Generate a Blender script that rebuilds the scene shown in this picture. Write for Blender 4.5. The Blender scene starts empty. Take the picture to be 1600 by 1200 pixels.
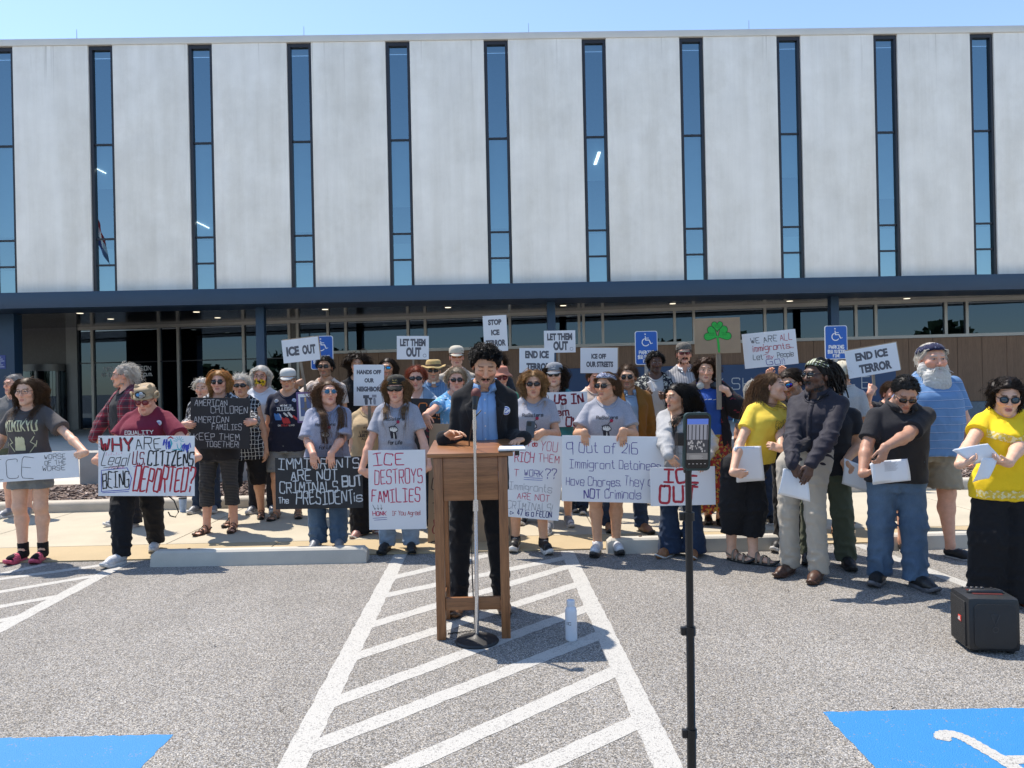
import bpy, bmesh, math, random
import numpy as np
from mathutils import Vector, Matrix
from mathutils.bvhtree import BVHTree

R_ = math.radians
scene = bpy.context.scene
col = scene.collection

# ------------------------------------------------------------------ camera
FPX, CAMH, ROLL = 1150.0, 1.5, R_(1.2)
cam_d = bpy.data.cameras.new('camera')
cam = bpy.data.objects.new('camera', cam_d)
col.objects.link(cam)
cam_d.sensor_width = 36.0
cam_d.lens = 36.0 * FPX / 1600.0
cam_d.clip_start, cam_d.clip_end = 0.05, 3000.0
cam.matrix_world = Matrix.Translation((0, 0, CAMH)) @ Matrix.Rotation(ROLL, 4, 'Y') @ Matrix.Rotation(R_(90), 4, 'X')
scene.camera = cam

# ------------------------------------------------------------------ sky, sun, exposure
SUN = Vector((-0.42, 0.38, 1.15)).normalized()
world = bpy.data.worlds.new('World')
scene.world = world
world.use_nodes = True
nt = world.node_tree
sky = nt.nodes.new('ShaderNodeTexSky')
sky.sky_type = 'NISHITA'
sky.sun_disc = False
sky.sun_elevation = math.asin(SUN.z)
sky.sun_rotation = math.atan2(SUN.x, SUN.y)
sky.air_density, sky.dust_density, sky.ozone_density = 1.0, 0.25, 1.5
nt.links.new(sky.outputs[0], nt.nodes['Background'].inputs[0])
nt.nodes['Background'].inputs[1].default_value = 0.125
sun_d = bpy.data.lights.new('sun', 'SUN')
sun_d.energy, sun_d.angle, sun_d.color = 3.3, R_(0.55), (1.0, 0.925, 0.82)
sun = bpy.data.objects.new('sun', sun_d)
col.objects.link(sun)
sun.rotation_euler = SUN.to_track_quat('Z', 'Y').to_euler()
scene.view_settings.view_transform = 'Standard'
scene.view_settings.look = 'None'
scene.view_settings.exposure = 1.0
scene.view_settings.gamma = 1.0
scene.view_settings.use_curve_mapping = False

# ------------------------------------------------------------------ photo pixel -> place
CR, SR = math.cos(ROLL), math.sin(ROLL)
def ray(u, v):
    ix, iy = (u - 800) / FPX, (600 - v) / FPX
    return ix * CR + iy * SR, -ix * SR + iy * CR
def at(u, v, Y):
    x, z = ray(u, v)
    return Vector((x * Y, Y, CAMH + z * Y))
def on_ground(u, v, z=0.0):
    x, dz = ray(u, v)
    Y = (z - CAMH) / dz
    return Vector((x * Y, Y, z))

# ------------------------------------------------------------------ tags
def tag(o, label=None, cat=None, group=None, kind=None):
    if label: o['label'] = label
    if cat: o['category'] = cat
    if group: o['group'] = group
    if kind: o['kind'] = kind
    return o
def empty(name, loc=(0, 0, 0), label=None, cat=None, group=None, kind=None, rz=0.0):
    o = bpy.data.objects.new(name, None)
    col.objects.link(o)
    o.location = loc
    o.rotation_euler = (0, 0, rz)
    o.empty_display_size = 0.1
    return tag(o, label, cat, group, kind)

# ------------------------------------------------------------------ materials
MATS = {}
class NB:
    """small helper round a node tree"""
    def __init__(s, name):
        s.m = bpy.data.materials.new(name)
        s.m.use_nodes = True
        s.t = s.m.node_tree
        s.p = s.t.nodes['Principled BSDF']
        s.tc = None
    def n(s, typ, **kw):
        nd = s.t.nodes.new(typ)
        for k, v in kw.items():
            if k.startswith('i_'):
                key = k[2:]
                key = int(key) if key.isdigit() else key.replace('_', ' ')
                nd.inputs[key].default_value = v
            else:
                setattr(nd, k, v)
        return nd
    def l(s, a, b):
        s.t.links.new(a, b)
    def coord(s, which='Object'):
        if s.tc is None: s.tc = s.n('ShaderNodeTexCoord')
        return s.tc.outputs[which]
    def mapped(s, scale=(1, 1, 1), rot=(0, 0, 0), which='Object'):
        mp = s.n('ShaderNodeMapping')
        mp.inputs['Scale'].default_value = scale
        mp.inputs['Rotation'].default_value = rot
        s.l(s.coord(which), mp.inputs[0])
        return mp.outputs[0]
    def noise(s, scale, detail=3, rough=.55, vec=None):
        nd = s.n('ShaderNodeTexNoise')
        nd.inputs['Scale'].default_value = scale
        nd.inputs['Detail'].default_value = detail
        nd.inputs['Roughness'].default_value = rough
        s.l(vec if vec is not None else s.coord(), nd.inputs['Vector'])
        return nd.outputs['Fac']
    def ramp(s, fac, stops, interp='LINEAR'):
        nd = s.n('ShaderNodeValToRGB')
        nd.color_ramp.interpolation = interp
        e = nd.color_ramp.elements
        while len(e) < len(stops): e.new(0.5)
        for el, (pos, c) in zip(e, stops):
            el.position = pos
            el.color = (*c, 1) if len(c) == 3 else c
        s.l(fac, nd.inputs[0])
        return nd.outputs[0]
    def mix(s, fac, a, b, mode='MIX'):
        nd = s.n('ShaderNodeMix', data_type='RGBA', blend_type=mode)
        for sock, v in ((nd.inputs[0], fac), (nd.inputs[6], a), (nd.inputs[7], b)):
            if hasattr(v, 'is_linked') or hasattr(v, 'links'): s.l(v, sock)
            elif isinstance(v, (int, float)): sock.default_value = v
            else: sock.default_value = (*v, 1) if len(v) == 3 else v
        return nd.outputs[2]
    def math(s, op, a, b=None):
        nd = s.n('ShaderNodeMath', operation=op)
        for sock, v in ((nd.inputs[0], a), (nd.inputs[1], b)):
            if v is None: continue
            if isinstance(v, (int, float)): sock.default_value = v
            else: s.l(v, sock)
        return nd.outputs[0]
    def color(s, c):
        if isinstance(c, tuple): s.p.inputs['Base Color'].default_value = (*c, 1)
        else: s.l(c, s.p.inputs['Base Color'])
    def bump(s, h, strength=.3, dist=.01):
        b = s.n('ShaderNodeBump')
        b.inputs['Strength'].default_value = strength
        b.inputs['Distance'].default_value = dist
        s.l(h, b.inputs['Height'])
        s.l(b.outputs[0], s.p.inputs['Normal'])
    def set(s, **kw):
        for k, v in kw.items(): s.p.inputs[k.replace('_', ' ')].default_value = v

def plain(name, c, rough=.6, metal=0.0, var=.12, scale=14, bump=0.0, bscale=60, spec=.5, coat=0.0):
    key = ('plain', name)
    if key in MATS: return MATS[key]
    b = NB(name)
    n = b.noise(scale, 4)
    lo = tuple(x * (1 - var) for x in c); hi = tuple(min(1, x * (1 + var)) for x in c)
    b.color(b.ramp(n, [(.3, lo), (.7, hi)]))
    b.set(Roughness=rough, Metallic=metal, Coat_Weight=coat)
    b.p.inputs['Specular IOR Level'].default_value = spec
    if bump: b.bump(b.noise(bscale, 3), bump, .004)
    MATS[key] = b.m
    return b.m

# ------------------------------------------------------------------ meshes
def mesh_np(name, V, F, mats=(), parent=None, smooth=True, mi=None, colr=None):
    """one object from numpy verts and faces (quads, tris, or list of both)"""
    me = bpy.data.meshes.new(name)
    V = np.asarray(V, dtype=np.float32).reshape(-1, 3)
    if isinstance(F, np.ndarray):
        nf, k = F.shape
        me.vertices.add(len(V)); me.vertices.foreach_set('co', V.ravel())
        me.loops.add(nf * k); me.loops.foreach_set('vertex_index', F.astype(np.int32).ravel())
        me.polygons.add(nf)
        me.polygons.foreach_set('loop_start', np.arange(0, nf * k, k, dtype=np.int32))
        me.update(calc_edges=True)
    else:
        me.from_pydata([tuple(map(float, v)) for v in V], [], [tuple(int(i) for i in f) for f in F])
    for m in mats: me.materials.append(m)
    n = len(me.polygons)
    if mi is not None: me.polygons.foreach_set('material_index', np.asarray(mi, dtype=np.int32))
    me.polygons.foreach_set('use_smooth', np.full(n, bool(smooth)))
    if colr is not None:
        a = me.color_attributes.new('Col', 'FLOAT_COLOR', 'POINT')
        c4 = np.ones((len(V), 4), dtype=np.float32); c4[:, :3] = colr
        a.data.foreach_set('color', c4.ravel())
    me.validate(); me.update()
    o = bpy.data.objects.new(name, me)
    col.objects.link(o)
    if parent is not None: o.parent = parent
    return o

class MB:
    """collects boxes, prisms, tubes, lathes into ONE mesh"""
    def __init__(s): s.v, s.f, s.m = [], [], []
    def add(s, v, f, mi=0, M=None):
        b = len(s.v)
        for p in v:
            p = Vector(p)
            s.v.append(tuple(M @ p) if M is not None else tuple(p))
        for q in f: s.f.append(tuple(i + b for i in q)); s.m.append(mi)
        return s
    def box(s, lo, hi, mi=0, M=None, bev=0.0):
        if bev > 0:
            bm = bmesh.new()
            bmesh.ops.create_cube(bm, size=1)
            c = [(lo[i] + hi[i]) / 2 for i in range(3)]; d = [hi[i] - lo[i] for i in range(3)]
            for vv in bm.verts: vv.co = Vector((c[i] + vv.co[i] * d[i] for i in range(3)))
            bmesh.ops.bevel(bm, geom=bm.edges[:], offset=min(bev, min(d) * .45), segments=2, affect='EDGES', profile=.6)
            bm.verts.index_update()
            s.add([vv.co for vv in bm.verts], [[vv.index for vv in f.verts] for f in bm.faces], mi, M)
            bm.free(); return s
        x0, y0, z0 = lo; x1, y1, z1 = hi
        v = [(x0, y0, z0), (x1, y0, z0), (x1, y1, z0), (x0, y1, z0), (x0, y0, z1), (x1, y0, z1), (x1, y1, z1), (x0, y1, z1)]
        return s.add(v, [(3, 2, 1, 0), (4, 5, 6, 7), (0, 1, 5, 4), (1, 2, 6, 5), (2, 3, 7, 6), (3, 0, 4, 7)], mi, M)
    def prism(s, pts, y0, y1, mi=0, M=None):
        """outline in x,z (counter-clockwise seen from -y) pushed from y0 to y1"""
        n = len(pts)
        v = [(x, y0, z) for x, z in pts] + [(x, y1, z) for x, z in pts]
        f = [tuple(range(n)), tuple(range(2 * n - 1, n - 1, -1))]
        f += [(i, i + n, (i + 1) % n + n, (i + 1) % n) for i in range(n)]
        return s.add(v, f, mi, M)
    def slab(s, pts, z0, z1, mi=0, M=None):
        n = len(pts)
        v = [(x, y, z0) for x, y in pts] + [(x, y, z1) for x, y in pts]
        f = [tuple(range(n - 1, -1, -1)), tuple(range(n, 2 * n))]
        f += [(i, (i + 1) % n, (i + 1) % n + n, i + n) for i in range(n)]
        return s.add(v, f, mi, M)
    def tube(s, path, r, n=10, mi=0, M=None, cap=True):
        P = [Vector(p) for p in path]
        rr = r if isinstance(r, (list, tuple)) else [r] * len(P)
        v, f = [], []
        up = Vector((0, 0, 1))
        t0 = (P[1] - P[0]).normalized()
        if abs(t0.dot(up)) > .9: up = Vector((1, 0, 0))
        for i, p in enumerate(P):
            t = (P[min(i + 1, len(P) - 1)] - P[max(i - 1, 0)]).normalized()
            a = t.cross(up).normalized(); b = a.cross(t).normalized()
            for k in range(n):
                th = 2 * math.pi * k / n
                v.append(p + (a * math.cos(th) + b * math.sin(th)) * rr[i])
        for i in range(len(P) - 1):
            for k in range(n):
                k2 = (k + 1) % n
                f.append((i * n + k, i * n + k2, (i + 1) * n + k2, (i + 1) * n + k))
        if cap:
            f.append(tuple(range(n - 1, -1, -1))); f.append(tuple(range((len(P) - 1) * n, len(P) * n)))
        return s.add(v, f, mi, M)
    def lathe(s, prof, n=24, mi=0, M=None):
        v, f = [], []
        for r, z in prof:
            for k in range(n):
                th = 2 * math.pi * k / n
                v.append((r * math.cos(th), r * math.sin(th), z))
        for i in range(len(prof) - 1):
            for k in range(n):
                k2 = (k + 1) % n
                f.append((i * n + k, i * n + k2, (i + 1) * n + k2, (i + 1) * n + k))
        f.append(tuple(range(n - 1, -1, -1))); f.append(tuple(range((len(prof) - 1) * n, len(prof) * n)))
        return s.add(v, f, mi, M)
    def build(s, name, mats, parent=None, smooth=False, auto=None):
        if not isinstance(mats, (list, tuple)): mats = [mats]
        o = mesh_np(name, s.v, s.f, mats, parent, smooth, s.m)
        if auto:
            me = o.data
            bm = bmesh.new(); bm.from_mesh(me)
            for e in bm.edges:
                if len(e.link_faces) == 2 and e.calc_face_angle(0) > R_(auto): e.smooth = False
            for f in bm.faces: f.smooth = True
            bm.to_mesh(me); bm.free()
        return o

# ------------------------------------------------------------------ hand lettering: a stroke font
GL = {
'A': "00 26 40|12 32", 'B': "00 06|~06 36 46 43 33 03|~03 33 43 40 30 00", 'C': "~45 46 26 06 03 00 20 40 41",
'D': "00 06|~06 26 46 43 40 20 00", 'E': "46 06 00 40|03 33", 'F': "46 06 00|03 33", 'G': "~45 46 26 06 03 00 20 40 42 43|43 23",
'H': "00 06|40 46|03 43", 'I': "20 26|06 46|00 40", 'J': "~46 41 40 20 00 02", 'K': "00 06|46 02|13 40", 'L': "06 00 40",
'M': "00 06 22 46 40", 'N': "00 06 40 46", 'O': "~26 16 06 03 00 20 40 43 46 36 26", 'P': "00 06|~06 36 46 43 33 03",
'Q': "~26 16 06 03 00 20 40 43 46 36 26|22 40", 'R': "00 06|~06 36 46 43 33 03|23 40", 'S': "~45 46 26 06 03 23 43 40 20 00 01",
'T': "06 46|26 20", 'U': "~06 02 00 20 40 42 46", 'V': "06 20 46", 'W': "06 10 24 30 46", 'X': "00 46|06 40", 'Y': "06 23 46|23 20",
'Z': "06 46 00 40", '0': "~26 06 03 00 20 40 43 46 26", '1': "26 20", '2': "~05 06 26 46 44 33 00|00 40", '3': "~06 46 43 23 43 40 00",
'4': "36 30|36 02 42", '6': "~46 26 06 02 00 20 40 43 23 03", '7': "06 46 10", '9': "~45 46 26 06 03 23 43 46|46 40",
'5': "46 06 03|~03 33 43 40 30 00", '8': "~26 06 03 43 40 00 03 43 46 26", '$': "~45 46 26 06 03 23 43 40 20 00 01|27 2a",
'a': "~44 24 04 02 00 20 40|44 40", 'b': "06 00|~02 04 24 44 42 40 20 00", 'c': "~43 44 24 04 02 00 20 40 41", 'd': "~44 24 04 02 00 20 40|46 40",
'e': "02 42|~42 44 24 04 02 00 20 40 41", 'f': "~46 36 26 20|14 34", 'g': "~44 24 04 02 01 21 41|~44 42 4b 2b 0b", 'h': "06 00|~02 04 24 44 42 40",
'i': "24 20|26 25", 'k': "06 00|34 02|12 30", 'l': "26 20", 'm': "04 00|~02 04 14 24 22 20|~22 24 34 44 42 40", 'n': "04 00|~02 04 24 44 42 40",
'o': "~24 04 02 00 20 40 42 44 24", 'p': "04 0b|~04 24 44 42 40 20 00", 'r': "04 00|~02 04 24 34", 's': "~43 44 24 04 02 22 42 40 20 00 01",
't': "~26 20 40|14 34", 'u': "~04 02 00 20 40 42|44 40", 'v': "04 20 44", 'w': "04 10 23 30 44", 'y': "04 20|44 1b", 'x': "00 44|04 40",
'!': "16 12|11 10", '?': "~05 06 26 46 44 23 22|21 20", '.': "10 11", "'": "16 15", '&': "~40 13 05 06 26 25 03 00 20 42", '-': "03 33",
'>': "04 42 00 04", '|': "20 26", ':': "13 14|10 11", ',': "11 0a",
}
def _dec(c): return {'a': -1, 'b': -2}.get(c, int(c) if c.isdigit() else 0)
def chaikin(P, it=2):
    for _ in range(it):
        Q = [P[0]]
        for a, b in zip(P[:-1], P[1:]):
            Q.append((a[0] * .75 + b[0] * .25, a[1] * .75 + b[1] * .25)); Q.append((a[0] * .25 + b[0] * .75, a[1] * .25 + b[1] * .75))
        Q.append(P[-1]); P = Q
    return P
def glyph(ch):
    out = []
    for st in GL[ch].split('|') if ch != '|' else ["20 26"]:
        sm = st.startswith('~'); st = st.lstrip('~')
        P = [(_dec(q[0]), _dec(q[1])) for q in st.split()]
        out.append((sm, P))
    return out
def text_strokes(txt, x0, x1, z0, z1, rng=None, jit=0.0, slant=0.0, rise=0.0):
    """strokes of txt fitted into the box x0..x1, z0..z1 (cap height)"""
    pen, raw = 0.0, []
    for ch in txt:
        if ch == ' ': pen += 3.2; continue
        g = glyph(ch)
        xs = [p[0] for sm, st in g for p in st]; mn, mx = min(xs), max(xs)
        dz = (rng.uniform(-1, 1) * jit * 3) if rng else 0
        sc = 1 + (rng.uniform(-1, 1) * jit if rng else 0)
        ro = rng.uniform(-1, 1) * jit * 1.4 if rng else 0
        cx = (mx - mn) / 2
        for sm, st in g:
            q = []
            for p in st:
                x, z = (p[0] - mn), p[1]
                if rng: x += rng.uniform(-1, 1) * jit * 2.2; z += rng.uniform(-1, 1) * jit * 2.6
                dx_, dz_ = x - cx, z - 3
                q.append(((cx + dx_ * math.cos(ro) - dz_ * math.sin(ro)) * sc + pen, (3 + dx_ * math.sin(ro) + dz_ * math.cos(ro)) * sc + dz))
            if rng and not sm:
                q2 = [q[0]]
                for a_, b_ in zip(q[:-1], q[1:]): q2 += [((a_[0] + b_[0]) / 2 + rng.uniform(-1, 1) * jit * 1.6, (a_[1] + b_[1]) / 2 + rng.uniform(-1, 1) * jit * 1.6), b_]
                raw.append([q2[0]] + chaikin(q2, 1)[1:-1] + [q2[-1]] if len(q2) > 3 else q2)
            else: raw.append(chaikin(q) if sm else q)
        pen += (mx - mn) * sc + 1.5
    tot = max(pen - 1.5, .1)
    sx, sz = (x1 - x0) / tot, (z1 - z0) / 6.0
    return [[(x0 + (p[0] * sx) + slant * p[1] * sz, z0 + p[1] * sz + rise * (p[0] / tot)) for p in st] for st in raw]
def ribbon(P, w, V, F, lift, step=.02, taper=0.0):
    """flat stroke of width w along P, in x,z, on the plane y=-lift"""
    Q = []
    for a, b in zip(P[:-1], P[1:]):
        L = math.hypot(b[0] - a[0], b[1] - a[1]); n = max(1, int(L / step))
        for i in range(n): Q.append((a[0] + (b[0] - a[0]) * i / n, a[1] + (b[1] - a[1]) * i / n))
    Q.append(P[-1])
    if len(Q) < 2: return
    def d(a, b):
        L = math.hypot(b[0] - a[0], b[1] - a[1]) or 1e-6
        return ((b[0] - a[0]) / L, (b[1] - a[1]) / L)
    h = w / 2
    t0, t1 = d(Q[0], Q[1]), d(Q[-2], Q[-1])
    Q[0] = (Q[0][0] - t0[0] * h * .6, Q[0][1] - t0[1] * h * .6); Q[-1] = (Q[-1][0] + t1[0] * h * .6, Q[-1][1] + t1[1] * h * .6)
    b0 = len(V)
    n = len(Q)
    for i, q in enumerate(Q):
        t = d(Q[max(i - 1, 0)], Q[min(i + 1, n - 1)])
        hh = h * (.72 if i in (0, n - 1) else 1.0)
        if 0 < i < n - 1:
            hh = h * (1 + .10 * math.sin(i * 1.7 + q[0] * 90))
            ta, tb = d(Q[i - 1], q), d(q, Q[i + 1]); c = ta[0] * tb[0] + ta[1] * tb[1]
            hh = hh / max(.55, math.sqrt(max(0, (1 + c) / 2)))
        V.append((q[0] - t[1] * hh, -lift, q[1] + t[0] * hh)); V.append((q[0] + t[1] * hh, -lift, q[1] - t[0] * hh))
    for i in range(n - 1): F.append((b0 + 2 * i, b0 + 2 * i + 1, b0 + 2 * i + 3, b0 + 2 * i + 2))
def strokes_mesh(sts, w, lift=.0008, step=.02):
    V, F = [], []
    for k, st in enumerate(sts): ribbon(st, w, V, F, lift + k * 4e-5, step)
    return V, F
def printed(txt, x0, x1, z0, z1, bold=.02, lift=.0012):
    """block type from the built-in font, fitted to a box; returns verts, faces facing -y"""
    cu = bpy.data.curves.new('type', 'FONT'); cu.body = txt; cu.offset = bold; cu.resolution_u = 3
    ob = bpy.data.objects.new('type', cu); col.objects.link(ob)
    dg = bpy.context.evaluated_depsgraph_get()
    me = bpy.data.meshes.new_from_object(ob.evaluated_get(dg))
    V = np.array([v.co[:] for v in me.vertices]); F = [tuple(p.vertices) for p in me.polygons]
    bpy.data.objects.remove(ob); bpy.data.curves.remove(cu); bpy.data.meshes.remove(me)
    mn, mx = V.min(0), V.max(0)
    X = x0 + (V[:, 0] - mn[0]) / (mx[0] - mn[0]) * (x1 - x0); Z = z0 + (V[:, 1] - mn[1]) / (mx[1] - mn[1]) * (z1 - z0)
    return [(a, -lift, b) for a, b in zip(X, Z)], F
# ================================================================== materials of the place
def m_asphalt():
    b = NB('asphalt')
    v = b.n('ShaderNodeTexVoronoi'); v.inputs['Scale'].default_value = 185; b.l(b.coord(), v.inputs['Vector'])
    sep = b.n('ShaderNodeSeparateColor'); b.l(v.outputs['Color'], sep.inputs[0])
    chips = b.ramp(sep.outputs[0], [(0, (.10, .095, .087)), (.2, (.190, .179, .164)), (.5, (.300, .284, .260)), (.8, (.42, .40, .365)), (1, (.58, .555, .51))])
    tint = b.ramp(sep.outputs[1], [(0, (.86, .9, 1)), (.5, (1, 1, 1)), (1, (1.0, .93, .84))])
    c = b.mix(1.0, chips, tint, 'MULTIPLY')
    big = b.noise(.8, 5, .6)
    c = b.mix(1.0, c, b.ramp(big, [(.3, (.84, .83, .82)), (.7, (1.05, 1.05, 1.05))]), 'MULTIPLY')
    gap = b.ramp(v.outputs['Distance'], [(.4, (1, 1, 1)), (.8, (.5, .49, .48))])
    c = b.mix(.8, c, gap, 'MULTIPLY')
    spots = b.ramp(b.noise(5.0, 2), [(.70, (1, 1, 1)), (.78, (.72, .71, .7))])
    c = b.mix(.5, c, spots, 'MULTIPLY')
    oil = b.noise(.9, 3, .5, b.mapped((1, 1, 1), (.3, .2, 1.1)))
    c = b.mix(.28, c, b.ramp(oil, [(.64, (1, 1, 1)), (.74, (.55, .54, .53))]), 'MULTIPLY')
    trk = b.noise(1.0, 4, .6, b.mapped((2.4, .22, 1)))
    c = b.mix(.35, c, b.ramp(trk, [(.40, (.86, .86, .86)), (.58, (1.04, 1.04, 1.04))]), 'MULTIPLY')
    b.color(c); b.set(Roughness=.85)
    b.p.inputs['Specular IOR Level'].default_value = .25
    b.bump(v.outputs['Distance'], .55, -.006)
    return b.m
def m_paint(name, c, worn=.35):
    b = NB(name)
    v = b.n('ShaderNodeTexVoronoi'); v.inputs['Scale'].default_value = 185; b.l(b.coord(), v.inputs['Vector'])
    sep = b.n('ShaderNodeSeparateColor'); b.l(v.outputs['Color'], sep.inputs[0])
    n = b.noise(9, 5, .7)
    w = b.math('MULTIPLY', b.math('GREATER_THAN', b.math('ADD', b.math('MULTIPLY', sep.outputs[0], .5), b.math('MULTIPLY', n, .5)), 1 - worn * .8), .75)
    lo = tuple(x * .86 for x in c)
    base = b.mix(n, lo, c)
    b.color(b.mix(w, base, (.2, .19, .18))); b.set(Roughness=.7)
    b.bump(v.outputs['Distance'], .45, -.005)
    return b.m
def m_concrete(name, c, stain=.12, streak=False, scale=1.0, grit=.05):
    b = NB(name)
    n1 = b.noise(1.1 * scale, 6, .6)
    n2 = b.noise(55 * scale, 3, .6)
    cc = b.mix(1.0, c, b.ramp(n1, [(.3, (1 - stain,) * 3), (.7, (1 + stain * .4,) * 3)]), 'MULTIPLY')
    cc = b.mix(1.0, cc, b.ramp(n2, [(.3, (1 - grit,) * 3), (.7, (1 + grit,) * 3)]), 'MULTIPLY')
    if streak:
        n3 = b.noise(1.0, 5, .65, b.mapped((2.2, 2.2, .16)))
        cc = b.mix(.8, cc, b.ramp(n3, [(.35, (.90, .89, .87)), (.62, (1.02, 1.02, 1.02))]), 'MULTIPLY')
        n4 = b.noise(1.0, 4, .6, b.mapped((9, 9, .5)))
        sx = b.n('ShaderNodeSeparateXYZ'); b.l(b.coord(), sx.inputs[0])
        topm = b.ramp(b.math('DIVIDE', b.math('SUBTRACT', sx.outputs[2], 9.6), 2.2), [(0, (0, 0, 0)), (1, (1, 1, 1))])
        n5 = b.noise(1.0, 3, .6, b.mapped((5.5, 5.5, .12)))
        drip = b.math('MULTIPLY', b.ramp(n5, [(.62, (0, 0, 0)), (.70, (1, 1, 1))]), topm)
        cc = b.mix(b.math('MULTIPLY', drip, .5), cc, (.42, .39, .34))
        bl = b.noise(.55, 6, .7, b.mapped((1, 1, .8), (0, 0, .6)))
        cc = b.mix(.55, cc, b.ramp(bl, [(.38, (.90, .89, .87)), (.50, (1, 1, 1)), (.66, (1.03, 1.03, 1.04))]), 'MULTIPLY')
        cc = b.mix(.35, cc, b.ramp(n4, [(.66, (1, 1, 1)), (.76, (.80, .78, .75))]), 'MULTIPLY')
    b.color(cc); b.set(Roughness=.85)
    b.p.inputs['Specular IOR Level'].default_value = .25
    b.bump(n2, .12, .004)
    return b.m
def m_glass(name, tint, fac=.3, gloss=(.75, .85, 1)):
    b = NB(name)
    t = b.t
    tr = b.n('ShaderNodeBsdfTransparent'); tr.inputs[0].default_value = (*tint, 1)
    gl = b.n('ShaderNodeBsdfGlossy'); gl.inputs[0].default_value = (*gloss, 1); gl.inputs['Roughness'].default_value = .005
    wob = b.n('ShaderNodeBump'); wob.inputs['Strength'].default_value = .06; wob.inputs['Distance'].default_value = .01
    b.l(b.noise(.5, 2), wob.inputs['Height']); b.l(wob.outputs[0], gl.inputs['Normal'])
    lw = b.n('ShaderNodeLayerWeight'); lw.inputs[0].default_value = .35
    f = b.math('ADD', b.math('MULTIPLY', lw.outputs['Fresnel'], .5), fac - .04)
    mx = b.n('ShaderNodeMixShader'); b.l(f, mx.inputs[0]); b.l(tr.outputs[0], mx.inputs[1]); b.l(gl.outputs[0], mx.inputs[2])
    b.l(mx.outputs[0], t.nodes['Material Output'].inputs[0])
    return b.m
def m_wood(name, c1, c2, scale=(30, 30, 1.5), rough=.5, rot=(0, 0, 0), coat=0.0):
    b = NB(name)
    vec = b.mapped(scale, rot)
    n = b.noise(1.0, 6, .65, vec)
    n2 = b.noise(6.0, 3, .6, vec)
    c = b.ramp(n, [(.28, c1), (.5, tuple((x + y) / 2 for x, y in zip(c1, c2))), (.72, c2)])
    c = b.mix(.45, c, b.ramp(n2, [(.4, (.55, .5, .45)), (.55, (1.05, 1.05, 1.05))]), 'MULTIPLY')
    b.color(c); b.set(Roughness=rough, Coat_Weight=coat, Coat_Roughness=.25)
    b.bump(n2, .12, .002)
    return b.m
def m_emit(name, c, s):
    b = NB(name); b.color(c); b.p.inputs['Emission Color'].default_value = (*c, 1); b.p.inputs['Emission Strength'].default_value = s
    return b.m

A_ASPH, A_WHITE, A_BLUE = m_asphalt(), m_paint('white_road_paint', (.47, .455, .42), .40), m_paint('blue_road_paint', (.022, .20, .47), .30)
A_WALK = m_concrete('tan_concrete', (.44, .345, .21), .10, scale=1.4)
A_WALK2 = m_concrete('pale_concrete', (.47, .415, .315), .12, scale=1.4)
A_CURB = m_concrete('curb_concrete', (.50, .45, .37), .16, scale=2.5)
A_STOP = m_concrete('wheel_stop_concrete', (.50, .47, .41), .12, scale=3)
A_PANEL = m_concrete('precast_panel_concrete', (.86, .835, .785), .09, True, .9, .02)
A_LOWWALL = m_concrete('seat_wall_concrete', (.36, .34, .31), .14, scale=2)
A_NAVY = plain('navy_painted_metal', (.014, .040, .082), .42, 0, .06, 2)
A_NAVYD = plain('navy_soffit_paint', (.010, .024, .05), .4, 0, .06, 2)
A_FRAME = plain('dark_window_frame', (.012, .013, .022), .4, 0, .1, 3)
A_MULL = plain('champagne_aluminium', (.36, .345, .32), .42, .45, .06, 3)
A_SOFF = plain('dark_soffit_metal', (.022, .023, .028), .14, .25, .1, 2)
A_COPING = plain('pale_coping_metal', (.62, .60, .56), .45, .2, .05, 1)
A_GLASS = m_glass('tinted_window_glass', (.46, .56, .58), .37, (.52, .745, .87))
A_GLASS2 = m_glass('dark_storefront_glass', (.10, .11, .12), .115, (.38, .54, .74))
A_CLAD = m_wood('brown_wood_cladding', (.165, .090, .050), (.235, .135, .078), (24, 24, .9), .55)
A_DALU = plain('dark_aluminium', (.13, .135, .14), .4, .5, .06, 3)
A_STEEL = plain('galvanised_post_steel', (.36, .36, .36), .4, .8, .1, 8)
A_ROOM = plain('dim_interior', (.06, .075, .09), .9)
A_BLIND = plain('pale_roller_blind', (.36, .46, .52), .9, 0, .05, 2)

# ================================================================== ground
def sheet(name, pts, z, m, kind='structure', parent=None):
    v = [(x, y, z) for x, y in pts]
    o = mesh_np(name, v, [tuple(range(len(v)))], [m], parent, False)
    if kind: o['kind'] = kind
    return o
g = sheet('ground', [(-500, -300), (500, -300), (500, 600), (-500, 600)], 0.0, A_ASPH)
EDGE = lambda x: 6.58 + .01 * x
CURB = lambda x: 9.36 + .030 * x
# the pavement with its scored joints
mb = MB()
def walk_strip(y0, y1, xs, mi_=0):
    for a, b_ in zip(xs[:-1], xs[1:]):
        g_ = .006
        p = [(a + g_, y0(a) + g_), (b_ - g_, y0(b_) + g_), (b_ - g_, y1(b_) - g_), (a + g_, y1(a) - g_)]
        mb.slab(p, -.05, .012, mi_)
rr = random.Random(3)
xs = [-30 + 1.52 * k for k in range(42)]
walk_strip(EDGE, lambda x: EDGE(x) + .62, [-30, -13, -8.5, -5.35, -2.3, .75, 3.8, 6.85, 9.9, 14, 34])
walk_strip(lambda x: EDGE(x) + .62, lambda x: CURB(x) + .02, [-30 + 2.1 * k - .7 for k in range(31)], 1)
o = mb.build('pavement', [A_WALK, A_WALK2]); o['kind'] = 'structure'
o = sheet('joint_bed', [(-30, EDGE(-30) + .003), (34, EDGE(34) + .003), (34, CURB(34)), (-30, CURB(-30))], .004, plain('joint_dirt', (.16, .13, .10), .9)); o.name = 'pavement_bed'
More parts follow.
